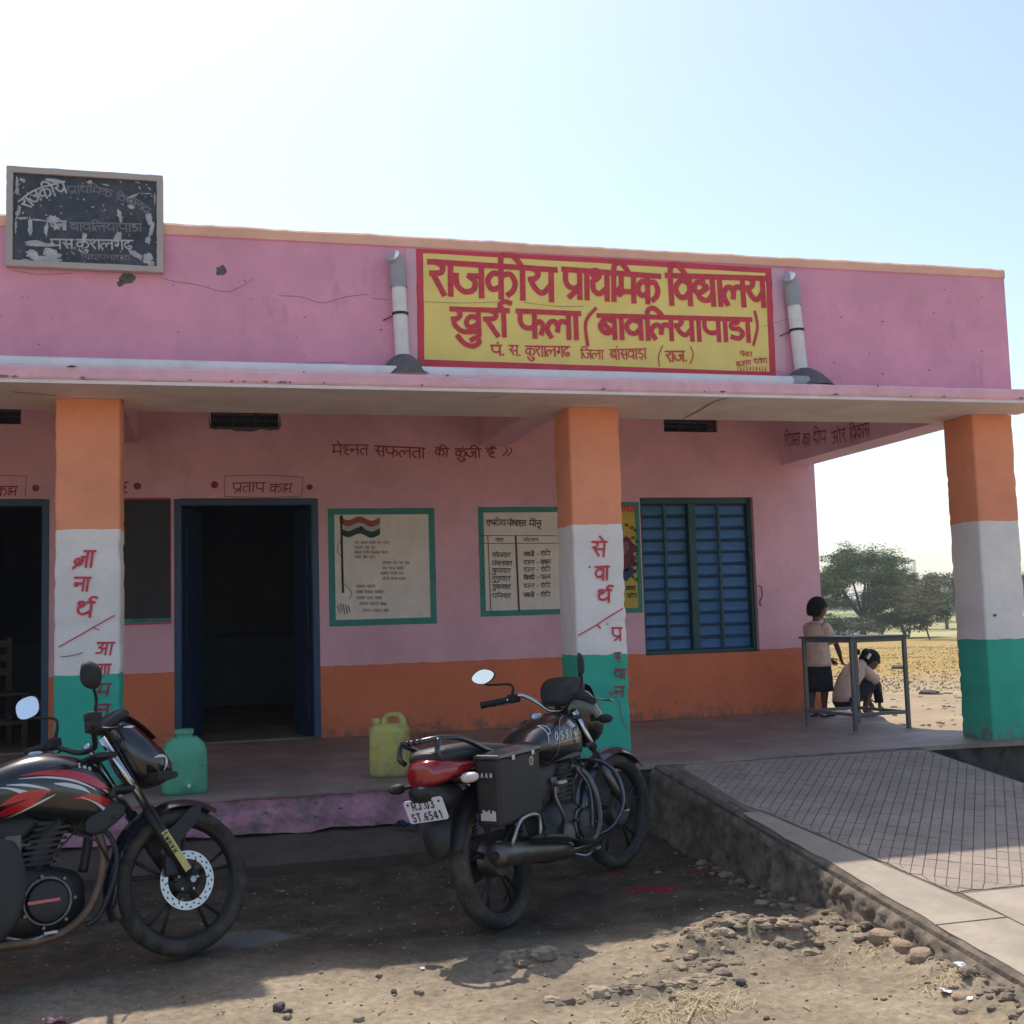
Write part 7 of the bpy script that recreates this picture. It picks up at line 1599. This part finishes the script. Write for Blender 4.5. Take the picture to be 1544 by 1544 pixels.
# ================================================================== TREES, BUSHES, MAST
def leaf_mat(name, c):
    m = mat(name, c, .7, .35, .9); b = m.node_tree.nodes['Principled BSDF']; b.inputs['Subsurface Weight'].default_value = 0
    return m
M['leaf_a'] = leaf_mat('acacia_leaf', (.085, .13, .03)); M['leaf_b'] = leaf_mat('dark_leaf', (.045, .08, .022)); M['leaf_c'] = leaf_mat('olive_leaf', (.13, .135, .065))
M['bark'] = mat('grey_bark', (.085, .07, .058), .95, .3, 6, .6, 20)
def tree(name, label, cat, px, base_y, depth, height, width, leafm, seed, nleaf=14000, lean=0., umbrella=.55, trunk_r=.16, group=None, leaf=.10, trunk_h=.22, thick=1., dens_k=1.):
    """spreading thorn tree: forked trunk, arched limbs, leaf sprays spread in flat layers"""
    R_ = random.Random(seed); d = ray(px, base_y); f = depth/float(d @ CFW); base = CAM+d*f; bx_, by_ = base[0], base[1]; z0 = gz(bx_, by_)-.1
    t_ = thing(name, label, cat, (bx_, by_, z0), group=group)
    wood = MB(); tips = []; H, W = height, width/2
    fork = Vector((lean*H*.2, 0, H*trunk_h)); wood.tube([(0, 0, 0), tuple(fork*.5+Vector((R_.uniform(-.05, .05)*H, 0, 0))), tuple(fork)], [trunk_r*1.3, trunk_r, trunk_r*.85], 9, cap=False)
    limbs = []
    nm_ = 7
    for b_ in range(nm_):
        a_ = 2*math.pi*(b_+R_.uniform(-.3, .3))/nm_; rr_ = W*R_.uniform(.45, .75) if b_ % 3 else W*.15; e = Vector((rr_*math.cos(a_), rr_*math.sin(a_), H*R_.uniform(.58, .78)))
        mid = fork+(e-fork)*.45+Vector((R_.uniform(-.1, .1)*W, R_.uniform(-.1, .1)*W, H*R_.uniform(-.03, .08)))
        P_l = [Vector(q) for q in catmull([fork, mid, e], 6)]; wood.tube(P_l, [trunk_r*(.62-.42*k/(len(P_l)-1)) for k in range(len(P_l))], 6, cap=False); limbs += P_l[3:]
    ntip = int(60*dens_k)
    for k in range(ntip):
        a_ = R_.uniform(0, 2*math.pi); u = R_.random()**.5; zf = (1-u*u)**.5; lay = R_.choice((1., 1., .82, .62))
        rad = W*u*(1.0 if lay > .9 else .93)*(1+.10*math.sin(a_*3+seed)); z = H*(.42+.56*zf*lay-.16*(u**4)*(R_.random() < .6))*(1+.04*math.sin(a_*4+seed*2)); tip = Vector((rad*math.cos(a_), rad*math.sin(a_), z))
        src = min(limbs, key=lambda q: (q-tip).length+.6*max(0, q.z-tip.z)); mid = src+(tip-src)*.5+Vector((R_.uniform(-.08, .08)*W, R_.uniform(-.08, .08)*W, -.04*H*R_.random()))
        P_l = [Vector(q) for q in catmull([src, mid, tip], 4)]; wood.tube(P_l, [max(.012, trunk_r*(.20-.15*q/(len(P_l)-1))) for q in range(len(P_l))], 4, cap=False); tips.append(tip); tips += [tip+Vector((R_.gauss(0, .10*W), R_.gauss(0, .10*W), R_.gauss(0, .035*H))) for _ in range(3)]
        if len(P_l) > 5: tips.append(P_l[-3])
    wood.build('trunk', 'bark', t_, smooth=True)
    vs = []; fs = []
    per = max(1, nleaf//len(tips))
    for tp in tips:
        rr_ = (width/2*.075+.06)*R_.uniform(.6, 1.3)*thick; dens = R_.uniform(.3, 1.6)
        for k in range(int(per*dens)):
            u = R_.gauss(0, rr_); v = R_.gauss(0, rr_); w_ = R_.gauss(0, rr_*.38); c = tp+Vector((u, v, w_)); 
            if c.z < H*.10: continue
            s_ = leaf*R_.uniform(.5, 1.3); a_ = Vector((R_.gauss(0, 1), R_.gauss(0, 1), R_.gauss(0, .6))).normalized(); b_ = a_.orthogonal().normalized(); b_ = (Matrix.Rotation(R_.uniform(0, 6.28), 3, a_) @ b_)
            q0 = len(vs); l = a_*s_; w2 = b_*s_*.34; vs += [tuple(c-l), tuple(c+w2), tuple(c+l), tuple(c-w2)]; fs.append((q0, q0+1, q0+2, q0+3))
    me = bpy.data.meshes.new('crown'); me.from_pydata(vs, [], fs); me.materials.append(M[leafm]); o = bpy.data.objects.new('crown', me); COL.objects.link(o); o.parent = t_; o['kind'] = 'stuff'
    return t_
tree('acacia_tree', 'large spreading acacia with a domed airy crown, left of the tree group', 'tree', 1302, 958, 82, 6.3, 7.9, 'leaf_a', 11, 56000, .0, trunk_r=.20, leaf=.085, trunk_h=.24, dens_k=1.6)
tree('acacia_tree', 'dark round-headed tree overlapping the right side of the large acacia', 'tree', 1360, 957, 86, 4.8, 5.4, 'leaf_b', 23, 34000, .05, trunk_r=.14, leaf=.10, trunk_h=.2, thick=1.15)
tree('thorn_tree', 'slender young tree with bare thin trunk near the right pillar', 'tree', 1402, 960, 74, 4.1, 3.3, 'leaf_c', 31, 5200, .0, trunk_r=.05, leaf=.075, trunk_h=.34, thick=.8)
tree('thorn_tree', 'tree with flat top just behind the right pillar edge', 'tree', 1428, 945, 112, 5.6, 6.5, 'leaf_b', 47, 12000, .1, trunk_r=.14, leaf=.13, trunk_h=.22)
tree('thorn_tree', 'tree partly hidden by the building end wall', 'tree', 1228, 957, 84, 4.4, 5.0, 'leaf_b', 53, 12000, 0., trunk_r=.14, leaf=.10)
tree('thorn_tree', 'tree glimpsed to the right of the end pillar', 'tree', 1556, 935, 100, 4.6, 5.4, 'leaf_b', 59, 9000, 0., trunk_r=.14, leaf=.12)
for i, (px, by, dp, h, w_, lm, lab, n_) in enumerate(((1285, 962, 78, 1.5, 4.2, 'leaf_c', 'low scrub bush under the large acacia', 7000), (1330, 962, 79, 1.8, 3.2, 'leaf_a', 'dense scrub bush between the two big trees', 7000), (1372, 962, 78, 2.2, 2.6, 'leaf_b', 'dark rounded bush at the foot of the right tree', 9000),
      (1425, 940, 130, 2.6, 9., 'leaf_b', 'hedge of bushes on the far bund behind the right pillar', 6000), (1250, 963, 76, 1.6, 3.0, 'leaf_b', 'bush beside the building end wall', 5000), (1395, 938, 190, 4., 14., 'leaf_c', 'hazy far thicket at the horizon', 5000))):
    tree('bush', lab, 'bush', px, by, dp, h, w_, lm, 100+i, n_, 0., trunk_r=.05, leaf=.09*dp/80, trunk_h=.14, thick=1.3)
# far wood on the skyline
R_ = random.Random(5); vs = []; fs = []
for k in range(60000):
    x = R_.uniform(-60, 520); y = 330+R_.uniform(0, 40); hmx = 4+3.5*fbm(x*.03, 1.)+2.2*fbm(x*.12, 3.); z = gz(x, y)+abs(R_.gauss(0, .5))*hmx*.55; s_ = R_.uniform(.3, .7); a_ = R_.uniform(0, 6.28)
    q0 = len(vs); vs += [(x-s_*math.cos(a_), y-s_*math.sin(a_), z), (x, y, z+s_*.7), (x+s_*math.cos(a_), y+s_*math.sin(a_), z+.1), (x, y, z-s_*.6)]; fs.append((q0, q0+1, q0+2, q0+3))
me = bpy.data.meshes.new('far_wood'); me.from_pydata(vs, [], fs); me.materials.append(M['leaf_b']); o = bpy.data.objects.new('far_wood', me); COL.objects.link(o); tag(o, 'low band of far trees along the horizon', 'wood', kind='stuff')
# mast
d = ray(1383, 925); f = 300/float(d @ CFW); bp_ = CAM+d*f; mz = gz(bp_[0], bp_[1]); zt = 13.2
mt = thing('mast', 'thin grey lattice mast rising above the trees on the skyline', 'mast', (bp_[0], bp_[1], mz))
for k in range(3): a_ = k*2.094; m = MB(); m.tube([(.55*math.cos(a_), .55*math.sin(a_), 0), (.3*math.cos(a_), .3*math.sin(a_), zt)], .07, 5); m.build('mast_leg', 'pvc_grey', mt)
m = MB()
for k in range(16):
    z = k*zt/16
    for j in range(3):
        a_, b_ = j*2.094, (j+1)*2.094; r0, r1 = .55-.25*z/zt, .55-.25*(z+zt/16)/zt; m.tube([(r0*math.cos(a_), r0*math.sin(a_), z), (r1*math.cos(b_), r1*math.sin(b_), z+zt/16)], .035, 4)
m.build('lattice', 'pvc_grey', mt, kind='stuff')
# stubble of the golden field and dry weeds at its edge
mb = MB(); mb2 = MB()
for k in range(12000):
    R = 20+40*R_.random(); a_ = R_.uniform(.42, .72); x = R*math.sin(a_); y = R*math.cos(a_)-7; z = gz(x, y); h_ = R_.uniform(.012, .04); w_ = R_.uniform(.008, .03); t = R_.uniform(0, 3.14)
    (mb if R_.random() < .8 else mb2).add([(x-w_*math.cos(t), y-w_*math.sin(t), z), (x+w_*math.cos(t), y+w_*math.sin(t), z), (x+w_*.6*math.cos(t)+.02, y+w_*.6*math.sin(t), z+h_), (x-w_*.8*math.cos(t), y-w_*.8*math.sin(t), z+h_*.8)], [(0, 1, 2, 3)])
M['stubble'] = mat('golden_stubble', (.43, .30, .11), .9, .15, .5); M['stubble2'] = mat('brown_stubble', (.36, .26, .11), .9, .2, .5)
tag(mb.build('stubble', 'stubble', kind='stuff'), 'golden dry stubble covering the field', 'stubble'); tag(mb2.build('stubble', 'stubble2', kind='stuff'), 'brown dry weeds scattered in the golden field', 'stubble')
# ================================================================== SUMMER HAZE
hm_ = bpy.data.materials.new('haze'); hm_.use_nodes = True; hn = hm_.node_tree; hn.nodes.remove(hn.nodes['Principled BSDF'])
pv = hn.nodes.new('ShaderNodeVolumePrincipled'); pv.inputs['Color'].default_value = (.95, .97, 1., 1); pv.inputs['Density'].default_value = .0007; pv.inputs['Anisotropy'].default_value = .3
hn.links.new(pv.outputs[0], hn.nodes['Material Output'].inputs['Volume'])
m = MB(); gco = [v.co for v in gm.vertices]; m.box(min(c.x for c in gco)-2, min(c.y for c in gco)-2, min(c.z for c in gco)-1, max(c.x for c in gco)+2, max(c.y for c in gco)+2, max(17, max(c.z for c in gco)+3)); M['haze'] = hm_; hz_ = m.build('haze', 'haze', kind='stuff'); hz_['label'] = 'thin pale summer haze over the fields'
